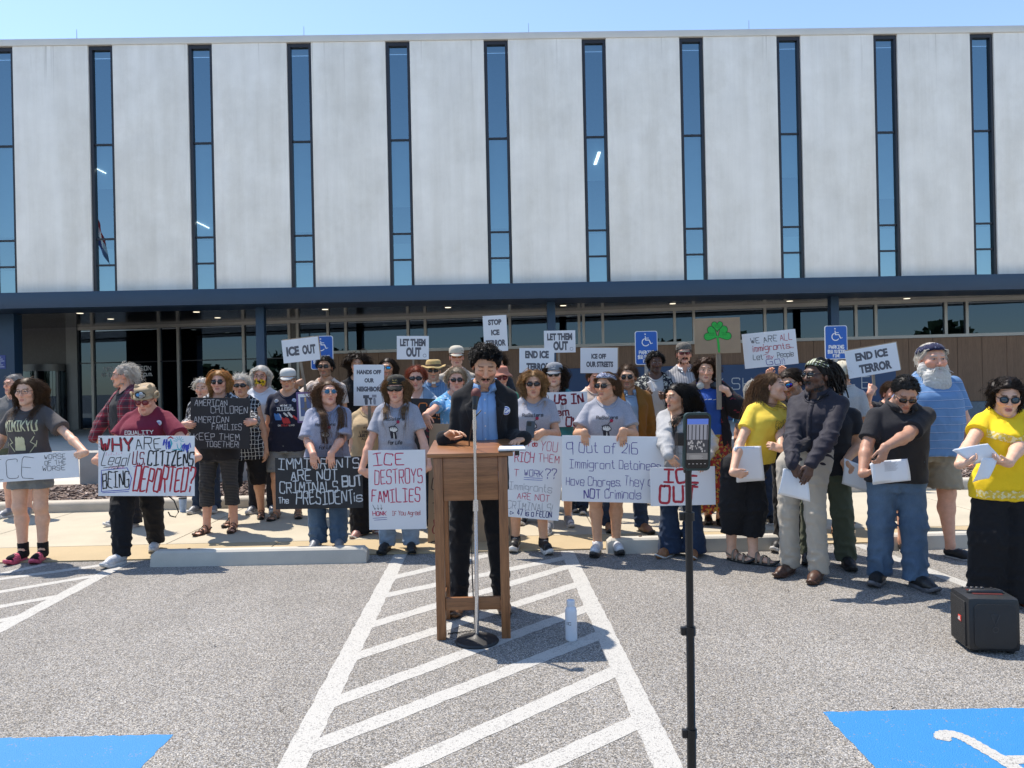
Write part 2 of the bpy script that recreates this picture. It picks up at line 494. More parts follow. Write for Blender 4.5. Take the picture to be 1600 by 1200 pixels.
# kerb, planter soil, plaza behind
mb = MB()
segs = [-30, -13, -9.2, -6.1, -3.0, .1, 3.2, 6.3, 9.4, 12.5, 34]
prof = [(0, 0), (0, .10), (.012, .128), (.035, .143), (.15, .146), (.15, 0)]
for a, b_ in zip(segs[:-1], segs[1:]):
    v, f = [], []
    for x in (a + .004, b_ - .004):
        for py, pz in prof: v.append((x, CURB(x) + py, pz))
    n = len(prof)
    for i in range(n): f.append((i, i + n, (i + 1) % n + n, (i + 1) % n))
    f += [tuple(range(n)), tuple(range(2 * n - 1, n - 1, -1))]
    mb.add(v, f)
o = mb.build('planter_kerb', [A_CURB], auto=40); o['kind'] = 'structure'
def m_mulch():
    b = NB('bark_mulch')
    v = b.n('ShaderNodeTexVoronoi'); v.inputs['Scale'].default_value = 26; b.l(b.coord(), v.inputs['Vector'])
    sep = b.n('ShaderNodeSeparateColor'); b.l(v.outputs['Color'], sep.inputs[0])
    b.color(b.ramp(sep.outputs[0], [(0, (.05, .032, .024)), (.5, (.13, .09, .07)), (.8, (.22, .16, .13)), (1, (.36, .29, .25))]))
    b.set(Roughness=.95); b.bump(v.outputs['Distance'], 1.0, -.02)
    return b.m
A_MULCH = m_mulch()
sheet('soil', [(-30, CURB(-30) + .15), (34, CURB(34) + .15), (34, 11.3), (-6.9, 11.1), (-7.6, 10.6), (-30, 10.4)], .125, A_MULCH)
mb = MB(); rng = random.Random(8)
for k in range(7000):
    x = rng.uniform(-9, 10.5); y = rng.uniform(CURB(x) + .17, 10.95 if x > -6.6 else 10.45)
    L, w, h = rng.uniform(.014, .045), rng.uniform(.007, .016), rng.uniform(.004, .010)
    M = Matrix.Translation((x, y, .128 + rng.uniform(0, .012))) @ Matrix.Rotation(rng.uniform(0, 6.3), 4, 'Z') @ Matrix.Rotation(rng.uniform(-.5, .5), 4, 'Y')
    mb.box((-L, -w, -h), (L, w, h), rng.choice((0, 0, 1, 2)), M)
o = mb.build('mulch', [plain('bark_chip', (.16, .11, .085), .95, var=.3), plain('dark_bark_chip', (.07, .045, .035), .95, var=.3), plain('weathered_bark_chip', (.34, .27, .23), .95, var=.2)])
tag(o, 'bark mulch chips spread in the planter bed behind the kerb', 'mulch', kind='stuff')
sheet('plaza', [(-60, 10.35), (-7.6, 10.55), (-6.9, 11.05), (60, 11.3), (60, 60), (-60, 60)], .10, m_concrete('plaza_concrete', (.52, .48, .41), .12, scale=1.2))
# low wall behind the bed
mb = MB()
wx = [-6.55, -1.9, 2.9, 7.7, 12.5, 30]
for a, b_ in zip(wx[:-1], wx[1:]):
    mb.box((a, 11.1, 0), (b_ - .012, 11.5, .60), 0, None, .012)
o = mb.build('seat_wall', [A_LOWWALL], auto=40)
tag(o, 'long low grey concrete wall behind the mulch bed', 'low wall')

# road markings (sheets 4 mm above the asphalt)
def line_poly(p, q, w, z, ext0=0.0, ext1=0.0):
    p, q = Vector(p).to_2d(), Vector(q).to_2d(); d = (q - p).normalized(); n = Vector((-d.y, d.x)) * w / 2
    p = p - d * ext0; q = q + d * ext1
    return [(p - n).to_tuple(), (q - n).to_tuple(), (q + n).to_tuple(), (p + n).to_tuple()]
def strip_mesh(name, polys, m, z):
    v, f = [], []
    for k, P in enumerate(polys):
        b0 = len(v)
        # cut the long strip in short bits with a slightly ragged edge
        a, b_, c, d = [Vector(p) for p in P]
        n = max(2, int((b_ - a).length / .05)); r = random.Random(k + 5)
        for i in range(n + 1):
            t = i / n
            e = lambda: r.uniform(-.004, .004)
            dirn = (d - a).normalized()
            v.append((*((a.lerp(b_, t)) + dirn * e()), z + k * .00006)); v.append((*((d.lerp(c, t)) + dirn * e()), z + k * .00006))
        for i in range(n): f.append((b0 + 2 * i, b0 + 2 * i + 2, b0 + 2 * i + 3, b0 + 2 * i + 1))
    o = mesh_np(name, v, f, [m], None, False); o['kind'] = 'structure'
    return o
G2 = lambda u, v: on_ground(u, v).to_2d()
mid = []
LL = (G2(627, 864), G2(455, 1200)); RL = (G2(886, 862), G2(1045, 1200))
mid.append(line_poly(*LL, .115, 0, .02, 1.6)); mid.append(line_poly(*RL, .115, 0, .02, 1.6))
def xline(a, b_, L):
    """where the ground line a-b meets line L"""
    d1, d2 = b_ - a, L[1] - L[0]
    den = d1.x * d2.y - d1.y * d2.x
    t = ((L[0].x - a.x) * d2.y - (L[0].y - a.y) * d2.x) / den
    return a + d1 * t
for a, b_ in [((621, 901), (760, 868)), ((614, 928), (886, 871)), ((592, 973), (886, 886)), ((562, 1024), (912, 910)), ((536, 1092), (931, 945)),
              ((487, 1168), (938, 992)), ((628, 1200), (964, 1048)), ((838, 1200), (999, 1127))]:
    A, B = G2(*a), G2(*b_)
    P = xline(A, B, LL)
    Q = xline(A, B, RL)
    if Q.y > 6.5: Q = P + (Q - P) * ((6.5 - P.y) / (Q.y - P.y))
    mid.append(line_poly(P, Q, .105, 0, -.03, -.03))
d_ = (G2(938, 992) - G2(487, 1168)).normalized()
strip_mesh('road_marking', mid, A_WHITE, .0012)
lf = [line_poly(G2(198, 878), G2(0, 982), .115, 0, 0, 3.0)]
for a, b_ in [((0, 897), (71, 882)), ((0, 905), (176, 881)), ((0, 925), (147, 900)), ((0, 948), (94, 931)), ((0, 970), (28, 964))]:
    lf.append(line_poly(G2(*a), G2(*b_), .09, 0, 1.6, .0))
strip_mesh('road_marking', lf, A_WHITE, .0012)
strip_mesh('road_marking', [line_poly(G2(1340, 851), G2(1530, 921), .105, 0, 0, 3.5)], A_WHITE, .0012)
# accessible-bay squares
def ground_rect(x0, x1, y0, y1, z, m, name):
    n = 60; v, f = [], []; r = random.Random(2)
    ring = [(x0 + (x1 - x0) * i / n, y0) for i in range(n)] + [(x1, y0 + (y1 - y0) * i / n) for i in range(n)] + [(x1 - (x1 - x0) * i / n, y1) for i in range(n)] + [(x0, y1 - (y1 - y0) * i / n) for i in range(n)]
    v = [(x + r.uniform(-.005, .005), y + r.uniform(-.005, .005), z) for x, y in ring]
    o = mesh_np(name, v, [tuple(range(len(v)))], [m], None, False); o['kind'] = 'structure'
    return o
ground_rect(1.36, 2.9, 1.75, 3.30, .0012, A_BLUE, 'road_marking')
ground_rect(-3.1, -1.51, 1.70, 3.215, .0012, A_BLUE, 'road_marking')
def arc(cx, cz, r, a0, a1, n=18): return [(cx + r * math.cos(R_(a0 + (a1 - a0) * i / n)), cz + r * math.sin(R_(a0 + (a1 - a0) * i / n))) for i in range(n + 1)]
def ground_strokes(name, sts, w, z, m):
    V, F = [], []
    for k, st in enumerate(sts): ribbon(st, w, V, F, -(z + k * .0005), .03)
    V = [(x, zz, y) for x, y, zz in V]
    F = [tuple(reversed(f)) for f in F]
    o = mesh_np(name, V, F, [m], None, False); o['kind'] = 'structure'
    return o
for ox, oy in ((0, 0), (-4.4, -.08)):
    ck = lambda P: chaikin([(x + ox, y + oy) for x, y in P], 3)
    ground_strokes('road_marking', [ck([(1.745, 3.035), (1.765, 3.072), (1.81, 3.075), (1.838, 3.03), (1.85, 2.97), (1.875, 2.86), (1.885, 2.74), (1.90, 2.69), (2.0, 2.69), (2.15, 2.69), (2.20, 2.62), (2.28, 2.42), (2.38, 2.45)]),
        ck([(1.875, 2.855), (2.0, 2.853), (2.12, 2.855)]), arc(1.95 + ox, 2.5 + oy, .25, 110, 320)], .062, .0028, A_WHITE)

# wheel stops
def wheel_stop(u0, v0, u1, v1, label):
    a, b_ = on_ground(u0, v0), on_ground(u1, v1)
    L = (b_ - a).length; ang = math.atan2(b_.y - a.y, b_.x - a.x)
    mb = MB()
    pr = [(0, 0), (.014, .075), (.026, .112), (.045, .128), (.125, .128), (.15, .06), (.16, 0)]
    n = len(pr); v, f = [], []
    for x, sx in ((0, 0), (.035, 1), (L - .035, 1), (L, 0)):
        for y, z in pr:
            cz = z if sx else z * .78
            cy = y if sx else .08 + (y - .08) * .85
            v.append((x, cy, cz))
    for s in range(3):
        for i in range(n): f.append((s * n + i, (s + 1) * n + i, (s + 1) * n + (i + 1) % n, s * n + (i + 1) % n))
    f += [tuple(range(n - 1, -1, -1))[::-1], tuple(range(4 * n - 1, 3 * n - 1, -1))]
    mb.add(v, f)
    o = mb.build('wheel_stop', [A_STOP], auto=25)
    o.location = a; o.rotation_euler = (0, 0, ang)
    tag(o, label, 'wheel stop', 'concrete wheel stops along the pavement')
    hb = MB()
    for x in (.3, L - .3): hb.lathe([(.014, .124), (.014, .134), (.008, .137)], 10, 0, Matrix.Translation((x, .10, 0)))
    hb.build('anchor_pin', [plain('rusty_steel', (.12, .07, .045), .8)], o)
    return o
wheel_stop(233, 886.5, 572, 880, 'grey concrete wheel stop in front of the woman in jeans with the black sign')
wheel_stop(950, 866, 1252, 860, 'grey concrete wheel stop behind the woman in the grey cardigan')
wheel_stop(1378, 861, 1690, 852, 'grey concrete wheel stop behind the big white-bearded man')

# ================================================================== the building
bld = empty('office_building', (0, 22, 0), 'long pale concrete office building with tall narrow blue windows and a navy canopy', 'building', rz=math.atan(.015))
def part(mb, name, mats, parent=bld, auto=None, smooth=False):
    return mb.build(name, mats, parent, smooth, auto)
MOD, X0, WW = 2.934, -12.36, .70
ZB, ZT = 4.30, 11.80
rng = random.Random(11)
for k in range(-4, 15):                    # wall panels between the windows
    xa = X0 + MOD * k + WW + .012; xb = X0 + MOD * (k + 1) - .012
    mb = MB(); mb.box((xa, 0, ZB), (xb, .22, ZT), 0, None, .012)
    o = part(mb, 'wall_panel', [A_PANEL], auto=40)
    bb = o.data
WZ = [4.46, 5.29, 6.07, 8.88, 11.76]
for k in range(-4, 16):
    xa = X0 + MOD * k; xb = xa + WW
    mb = MB()
    fl, fr = .085, .075
    mb.box((xa, .05, ZB), (xa + fl, .20, ZT - .02)); mb.box((xb - fr, .05, ZB), (xb, .20, ZT - .02)); mb.box((xa + fl, .05, ZT - .12), (xb - fr, .20, ZT - .02))
    for z in WZ[1:4]: mb.box((xa + fl, .09, z - .025), (xb - fr, .19, z + .025))
    fo = part(mb, 'window', [A_FRAME])
    v = [(xa + .07, .13, ZB), (xb - .06, .13, ZB), (xb - .06, .13, ZT - .1), (xa + .07, .13, ZT - .1)]
    mesh_np('pane', v, [(0, 1, 2, 3)], [A_GLASS], fo, False)
    mb = MB()
    zb = rng.choice((6.2, 6.2, 6.5, 6.9, 7.6, 6.1))
    mb.box((xa + .06, .24, zb), (xb - .05, .26, 8.86))
    mb.box((xa + .06, .24, 4.3), (xb - .05, .26, 4.3 + rng.choice((.9, 1.5, 1.7))))
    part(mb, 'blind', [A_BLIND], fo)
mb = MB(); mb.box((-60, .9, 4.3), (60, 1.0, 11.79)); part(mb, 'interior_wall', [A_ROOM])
mb = MB(); mb.box((-60, -.03, ZT), (60, .9, 12.0), 0, None, .015); part(mb, 'coping', [A_COPING], auto=40)
mb = MB(); mb.box((-60, 1.0, 11.4), (60, 9, 11.7)); part(mb, 'roof', [A_COPING])
for u, v0 in ((111, 40), (471, 35), (827, 33), (1176, 30)):
    r = ray(u, 60)[0]; Y = 22 / (1 - .015 * r); X = r * Y
    mb = MB(); mb.tube([(X, .3, 11.95), (X, .3, 12.42)], [.012, .006], 6); part(mb, 'lightning_rod', [A_STEEL])
for u, v0, sl in ((160, 268, -.55), (320, 353, -.5), (932, 250, 1.2)):
    r, dz = ray(u, v0); Y = 22.4 / (1 - .015 * r)
    mb = MB(); X, Z = r * Y, CAMH + dz * Y
    if sl > 0: mb.prism([(X - .11, Z - .19), (X - .02, Z - .19), (X + .12, Z + .19), (X + .03, Z + .19)], .215, .235)
    else: mb.prism([(X - .17, Z + .10), (X - .17, Z + .07), (X + .2, Z - .12), (X + .2, Z - .09)], .215, .235)
    part(mb, 'ceiling_light', [m_emit('lit_tube_lamp', (1, .97, .9), 2.2)])
# canopy
mb = MB(); mb.box((-60, -.38, 4.0), (60, .0, 4.46), 0, None, .01); part(mb, 'canopy_fascia', [A_NAVY], auto=40)
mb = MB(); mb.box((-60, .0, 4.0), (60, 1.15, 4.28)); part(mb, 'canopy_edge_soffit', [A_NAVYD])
mb = MB()
for k in range(-4, 15):
    xa = X0 + MOD * k + WW + .15
    mb.box((xa, -.06, 4.463), (xa + 1.7, -.005, 4.49))
part(mb, 'flashing', [A_FRAME])
mb = MB()
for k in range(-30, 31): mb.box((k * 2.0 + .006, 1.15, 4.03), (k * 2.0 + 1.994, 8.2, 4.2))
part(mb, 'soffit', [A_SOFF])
GA = math.atan(-.125)
stf = empty('storefront', (0, 26.28, 0), rz=GA)
stf.parent = None
def gx(u, v):
    r, dz = ray(u, v); Y = 26.28 / (1 + .125 * r)
    return r * Y / math.cos(GA), CAMH + dz * Y
inv_b = (Matrix.Translation((0, 22, 0)) @ Matrix.Rotation(math.atan(.015), 4, 'Z')).inverted()
SL = inv_b @ (Matrix.Translation((0, 26.28, 0)) @ Matrix.Rotation(GA, 4, 'Z'))
ZG, ZS, ZF = .10, 2.85, 4.03
xm = lambda u: gx(u, 515)[0]
XSPLIT = xm(455)
mb = MB()
mb.box((xm(106), -.12, ZG), (xm(123), .12, ZF)); part(mb, 'door_pier', [A_DALU], stf)
mb = MB()
for u in (145, 249, 279, 381): mb.box((xm(u) - .05, -.08, ZG), (xm(u) + .05, .08, ZF - .12))
for u in (453, 466): mb.box((xm(u) - .05, -.10, ZG), (xm(u) + .05, .08, ZF - .12))
for u in (513, 541, 638, 665, 797, 905, 912, 942, 1054, 1084, 1195, 1227, 1337, 1368, 1477, 1510, 1626, 1658, 1770): mb.box((xm(u) - .045, -.08, ZS), (xm(u) + .045, .08, ZF - .12))
mb.box((xm(60), -.085, ZF - .12), (30, .085, ZF + .01)); mb.box((XSPLIT, -.095, ZS - .10), (30, .085, ZS))
part(mb, 'mullion', [A_MULL], stf)
mb = MB()
mb.box((xm(123), -.05, 2.62), (XSPLIT, .05, 2.66)); part(mb, 'transom', [A_FRAME], stf)
mesh_np('storefront_glass', [(xm(-40), 0, ZG), (XSPLIT, 0, ZG), (XSPLIT, 0, ZF), (xm(-40), 0, ZF), (XSPLIT, 0, ZS), (30, 0, ZS), (30, 0, ZF)], [(0, 1, 2, 3), (4, 5, 6, 2)], [A_GLASS2], stf, False)
mb = MB(); mb.box((xm(455), -.06, ZG), (xm(465), .1, ZF - .14)); part(mb, 'pier', [plain('grey_pier', (.10, .095, .09), .6)], stf)
mb = MB(); mb.box((-40, 1.6, 0), (40, 1.7, 4.0)); part(mb, 'lobby_wall', [plain('dark_lobby', (.02, .022, .026), .8)], stf)
# wood cladding boards with open joints, and the base below
mb = MB(); x = XSPLIT + .3; k = 0
while x < 30:
    w = .76; mb.box((x + .006, -.06, .62), (x + w - .006, .06, ZS - .11)); x += w
part(mb, 'wood_cladding', [A_CLAD], stf)
mb = MB(); mb.box((XSPLIT + .2, -.02, .1), (30, .1, 2.7)); part(mb, 'wall_backing', [A_FRAME], stf)
mb = MB(); mb.box((XSPLIT + .2, -.09, .1), (30, -.02, .60)); part(mb, 'wall_base', [plain('blue_grey_base', (.16, .19, .22), .7)], stf)
# navy name panel with pale letters
xa, xb = gx(838, 590)[0], gx(1396, 590)[0]
mb = MB(); mb.box((xa, -.22, .1), (xb, -.095, 2.0), 0, None, .01); sp = part(mb, 'sign_panel', [plain('navy_sign_paint', (.028, .062, .15), .5, 0, .05, 2)], stf, auto=40)
V, F = [], []
for ch, u0, u1, v0 in (('N', 979, 989, 597), ('Y', 1116, 1128, 601), ('S', 1142, 1154, 600), ('H', 1159, 1172, 600), ('E', 1343, 1355, 598)):
    a = gx(u0, v0); b_ = gx(u1, v0)
    for st in text_strokes(ch, a[0], b_[0], a[1] - .18, a[1] + .20): ribbon(st, .03, V, F, .225, .1)
mesh_np('panel_lettering', V, F, [plain('pale_letter_metal', (.55, .55, .56), .5)], sp, False)
# glass lettering
V, F = [], []
for txt, u0, u1, v in (("HRS OPERATION", 163, 236, 577), ("M-F 8:00-6:00 p.m.", 160, 238, 586)):
    a, b_ = gx(u0, v), gx(u1, v)
    for st in text_strokes(txt, a[0], b_[0], a[1] - .075, a[1] + .075): ribbon(st, .028, V, F, .012, .1)
mesh_np('door_lettering', V, F, [plain('white_vinyl', (.7, .7, .72), .6)], stf, False)
# columns
for u in (411, 862, 1306, 1750):
    r = ray(u, 520)[0]; Y = 22.7; X = r * Y
    mb = MB(); mb.box((X - .125, .55, .1), (X + .125, .8, 4.0), 0, None, .01); part(mb, 'column', [A_NAVY], auto=40)
# left wing wall with notice
r0, r1 = ray(-160, 560)[0], ray(31, 560)[0]
mb = MB(); mb.box((r0 * 23, 1.0, .1), (r1 * 23, 1.4, 4.0), 0, None, .01); lw = part(mb, 'wing_wall', [A_NAVY], auto=40)
r0, r1 = ray(1, 572)[0], ray(18, 572)[0]
mb = MB(); mb.box((r0 * 23, .985, 2.3), (r1 * 23, .999, 2.72)); nb = part(mb, 'notice', [plain('blue_notice', (.03, .05, .22), .5)], lw)
V, F = [], []
for j in range(6):
    z = 2.36 + j * .06
    ribbon([(r0 * 23 + .04, z), (r1 * 23 - .04 - .05 * (j % 3), z)], .022, V, F, -.985 + .004, .2)
mesh_np('notice_print', V, F, [plain('pale_print', (.5, .52, .6), .6)], nb, False)
# revolving door
dr = empty('revolving_door', (0, 0, 0)); dr.parent = stf
xa, xb = xm(34), xm(106); cx = (xa + xb) / 2
mb = MB()
mb.box((xa - .5, -.1, 2.62), (xb, .1, ZF)); part(mb, 'transom_panel', [plain('dark_transom', (.05, .05, .055), .4, .4)], dr)
mb = MB(); mb.lathe([(.92, 2.36), (.92, 2.62)], 40, 0, Matrix.Translation((cx, .0, 0))); part(mb, 'door_drum', [A_DALU], dr, auto=40)
mb = MB()
for a in (200, 245, 290, 335): 
    mb.box((cx + .9 * math.cos(R_(a)) - .045, .9 * math.sin(R_(a)) - .045, .1), (cx + .9 * math.cos(R_(a)) + .045, .9 * math.sin(R_(a)) + .045, 2.36))
mb.tube([(cx, 0, .1), (cx, 0, 2.36)], .05, 10)
part(mb, 'door_post', [A_DALU], dr)
V, F = [], []
for i in range(13):
    a = R_(190 + 160 * i / 12); V += [(cx + .88 * math.cos(a), .88 * math.sin(a), .1), (cx + .88 * math.cos(a), .88 * math.sin(a), 2.36)]
F = [(2 * i, 2 * i + 2, 2 * i + 3, 2 * i + 1) for i in range(12)]
mesh_np('door_glass', V, F, [A_GLASS2], dr)
mb = MB()
for k in range(14): mb.box((cx - .55 + k * .085, .25 + .03 * (k % 2), .2), (cx - .50 + k * .085, .26 + .03 * (k % 2), 2.3))
part(mb, 'door_brush_panel', [plain('grey_door_panel', (.16, .18, .19), .5)], dr)
# downlights in the soffit
for u, v in ((125, 490), (173, 499), (307, 488), (340, 497), (508, 484), (1051, 475), (1234, 471), (1417, 467), (700, 481), (880, 478)):
    r, dz = ray(u, v); Y = (4.02 - CAMH) / dz; X = r * Y
    p = inv_b @ Vector((X, Y, 4.02))
    mb = MB(); mb.lathe([(.10, 4.024), (.10, 4.03)], 14, 0, Matrix.Translation((p.x, p.y, 0)))
    part(mb, 'downlight', [m_emit('lit_downlight', (1, .88, .66), .8)])

# ================================================================== accessible parking signs
ISA = [[(.42, .80), (.45, .50), (.72, .50), (.86, .20), (.98, .25)], [(.43, .66), (.68, .66)], arc(.45, .33, .29, 105, 325)]
A_SIGNB, A_SIGNW = plain('blue_sign_sheeting', (.012, .10, .42), .45, 0, .05, 3), plain('white_sign_sheeting', (.72, .73, .75), .5, 0, .04, 3)
def rounded(w, h, r, n=5):
    P = []
    for cx, cz, a0 in ((w / 2 - r, h / 2 - r, 0), (-w / 2 + r, h / 2 - r, 90), (-w / 2 + r, -h / 2 + r, 180), (w / 2 - r, -h / 2 + r, 270)):
        for i in range(n + 1): P.append((cx + r * math.cos(R_(a0 + 90 * i / n)), cz + r * math.sin(R_(a0 + 90 * i / n))))
    return P
def parking_sign(u, v, label, Y=10.0):
    p = at(u, v, Y)
    e = empty('parking_sign', (p.x, p.y, .12), label, 'parking sign', 'blue accessible parking signs in the planter bed')
    zc = p.z - .12; T = Matrix.Translation((0, 0, zc))
    mb = MB(); mb.box((-.022, .012, 0), (.022, .05, zc + .2)); mb.build('post', [A_STEEL], e)
    mb = MB(); mb.prism(rounded(.305, .457, .03), 0, .008, 0, T); pl = mb.build('plate', [A_SIGNW], e)
    mb = MB(); mb.prism(rounded(.287, .439, .025), -.002, .001, 0, T); mb.build('blue_field', [A_SIGNB], pl)
    V, F = [], []
    for k, st in enumerate(ISA): ribbon([(-.085 + x * .17, zc + .02 + z * .17) for x, z in st], .013, V, F, .0035 + k * .0003, .03)
    ribbon([(-.015, zc + .185), (-.0145, zc + .186)], .026, V, F, .0046, .03)
    mesh_np('wheelchair_symbol', V, F, [A_SIGNW], pl, False)
    V, F = [], []
    for txt, w, z0, z1 in (("PARKING", .20, -.085, -.04), ("$50 TO $300", .23, -.145, -.105), ("FINE", .09, -.20, -.162)):
        v_, f_ = strokes_mesh(text_strokes(txt, -w / 2, w / 2, zc + z0, zc + z1), .0105, .0035, .02)
        b0 = len(V); V += v_; F += [tuple(i + b0 for i in q) for q in f_]
    mesh_np('sign_wording', V, F, [A_SIGNW], pl, False)
parking_sign(503, 551, 'blue accessible parking sign half hidden by the ICE OUT placard')
parking_sign(1010, 543.5, 'blue accessible parking sign behind the man in the floral shirt')
parking_sign(1306.5, 535, 'blue accessible parking sign above the man with dreadlocks, its fine line readable')

# ================================================================== what the glass mirrors, behind the camera
def m_leaf():
    b = NB('far_foliage')
    b.color(b.ramp(b.noise(.6, 6, .7), [(.3, (.015, .028, .012)), (.7, (.05, .085, .03))])); b.set(Roughness=.9)
    return b.m
rng = random.Random(5)
V, F = [], []
for k in range(5200):
    x = rng.uniform(-75, 75); top = 5.6 + 1.6 * math.sin(x * .21) + 1.0 * math.sin(x * .53 + 1)
    z = top * rng.random() ** .6; y = -52 + rng.uniform(-3, 3)
    c = Vector((x, y, z)); a = Vector((rng.uniform(-1, 1), rng.uniform(-1, 1), rng.uniform(-1, 1))).normalized(); b_ = a.orthogonal().normalized(); c2 = a.cross(b_); s = rng.uniform(.35, .9)
    b0 = len(V); V += [c + b_ * s, c + c2 * s, c - b_ * s, c - c2 * s]; F.append((b0, b0 + 1, b0 + 2, b0 + 3))
o = mesh_np('trees', V, F, [m_leaf()], None, False)
tag(o, 'dark row of distant trees across the car park', 'trees', kind='stuff')
for c in list(stf.children):
    ml = SL @ c.matrix_basis
    c.parent = bld; c.matrix_basis = ml
bpy.data.objects.remove(stf)
# the flag whose reflection hangs in a window
fp0 = at(150, 392, 64)
def mirror(P):
    p0 = Vector((0, 22.13, 0)); n = Vector((-.015, 1, 0)).normalized()
    return P - n * (2 * (P - p0).dot(n))
fpos = mirror(fp0)
fl = empty('flagpole', (fpos.x, fpos.y, 0), 'tall flagpole with a limp red, white and blue flag mirrored in a window', 'flagpole')
mb = MB(); mb.tube([(0, 0, 0), (0, 0, 17.6)], [.09, .05], 12); mb.lathe([(.02, 17.55), (.09, 17.65), (.09, 17.72), (.01, 17.8)], 10); mb.build('pole', [A_STEEL], fl, auto=40)
V, F, MI = [], [], []
nu, nv = 14, 18
for j in range(nv + 1):
    for i in range(nu + 1):
        a, b_ = i / nu, j / nv
        V.append(((.06 + 1.15 * a * (.55 + .45 * b_)), .16 * math.sin(a * 11 + b_ * 2) * (.3 + a), 17.3 - 2.6 * b_ - 2.4 * a))
for j in range(nv):
    for i in range(nu):
        F.append((j * (nu + 1) + i, j * (nu + 1) + i + 1, (j + 1) * (nu + 1) + i + 1, (j + 1) * (nu + 1) + i)); MI.append(min(2, int(j / nv * 3)))
mesh_np('flag', V, F, [plain('flag_red', (.45, .03, .03), .8), plain('flag_white', (.7, .7, .7), .8), plain('flag_blue', (.02, .03, .14), .8)], fl, True, MI)
# ================================================================== people: one surface grown from a distance field
BIG = 0.06
class Field:
    def __init__(s): s.pr = []
    def add(s, fn, lo, hi, k=.015, op='u'):
        s.pr.append((fn, np.asarray(lo, float), np.asarray(hi, float), k, op))
    def cap(s, a, b, r1, r2=None, k=.015, op='u', e=(1, 1, 1)):
        """tapered limb from a to b"""
        r2 = r1 if r2 is None else r2
        a = np.asarray(a, float); b = np.asarray(b, float); ba = b - a; L2 = float(ba @ ba) or 1e-9
        R = max(r1, r2)
        def fn(X, Y, Z):
            px, py, pz = X - a[0], Y - a[1], Z - a[2]
            t = np.clip((px * ba[0] + py * ba[1] + pz * ba[2]) / L2, 0, 1)
            return np.sqrt((px - t * ba[0]) ** 2 + (py - t * ba[1]) ** 2 + (pz - t * ba[2]) ** 2) - (r1 + (r2 - r1) * t)
        s.add(fn, np.minimum(a, b) - R, np.maximum(a, b) + R, k, op)
    def ell(s, c, r, k=.015, op='u', M=None):
        """ellipsoid; M turns its axes"""
        c = np.asarray(c, float); r = np.asarray(r, float)
        m = None if M is None else np.asarray(M, float)
        def fn(X, Y, Z):
            px, py, pz = X - c[0], Y - c[1], Z - c[2]
            if m is not None:
                px, py, pz = (px * m[0, 0] + py * m[1, 0] + pz * m[2, 0], px * m[0, 1] + py * m[1, 1] + pz * m[2, 1], px * m[0, 2] + py * m[1, 2] + pz * m[2, 2])
            k0 = np.sqrt((px / r[0]) ** 2 + (py / r[1]) ** 2 + (pz / r[2]) ** 2)
            k1 = np.sqrt((px / r[0] ** 2) ** 2 + (py / r[1] ** 2) ** 2 + (pz / r[2] ** 2) ** 2)
            return np.where(k1 > 1e-9, k0 * (k0 - 1) / np.maximum(k1, 1e-9), -float(r.min()))
        R = float(r.max()) if m is not None else r
        s.add(fn, c - R, c + R, k, op)
    def grid(s, lo, hi, h):
        lo = np.asarray(lo, float); hi = np.asarray(hi, float)
        n = np.maximum(np.ceil((hi - lo) / h).astype(int) + 1, 4)
        ax = [lo[i] + h * np.arange(n[i]) for i in range(3)]
        D = np.full(tuple(n), BIG, dtype=np.float32)
        for fn, a, b, k, op in s.pr:
            m = k + 2.0 * h + .012
            i0 = np.maximum(np.floor((a - m - lo) / h).astype(int), 0); i1 = np.minimum(np.ceil((b + m - lo) / h).astype(int) + 1, n)
            if (i1 <= i0).any(): continue
            sl = tuple(slice(i0[j], i1[j]) for j in range(3))
            X = ax[0][sl[0]][:, None, None]; Y = ax[1][sl[1]][None, :, None]; Z = ax[2][sl[2]][None, None, :]
            d = np.broadcast_to(fn(X, Y, Z), tuple(i1 - i0)); o = D[sl]
            if op == 'u':
                hh = np.maximum(k - np.abs(o - d), 0) / max(k, 1e-6); D[sl] = np.minimum(o, d) - hh * hh * k * .25
            elif op == 's':
                d = -d; hh = np.maximum(k - np.abs(o - d), 0) / max(k, 1e-6); D[sl] = np.maximum(o, d) + hh * hh * k * .25
            elif op == 'i':
                D[sl] = np.maximum(o, d)
            elif op == '+':
                D[sl] = o + d
        return D, lo, h

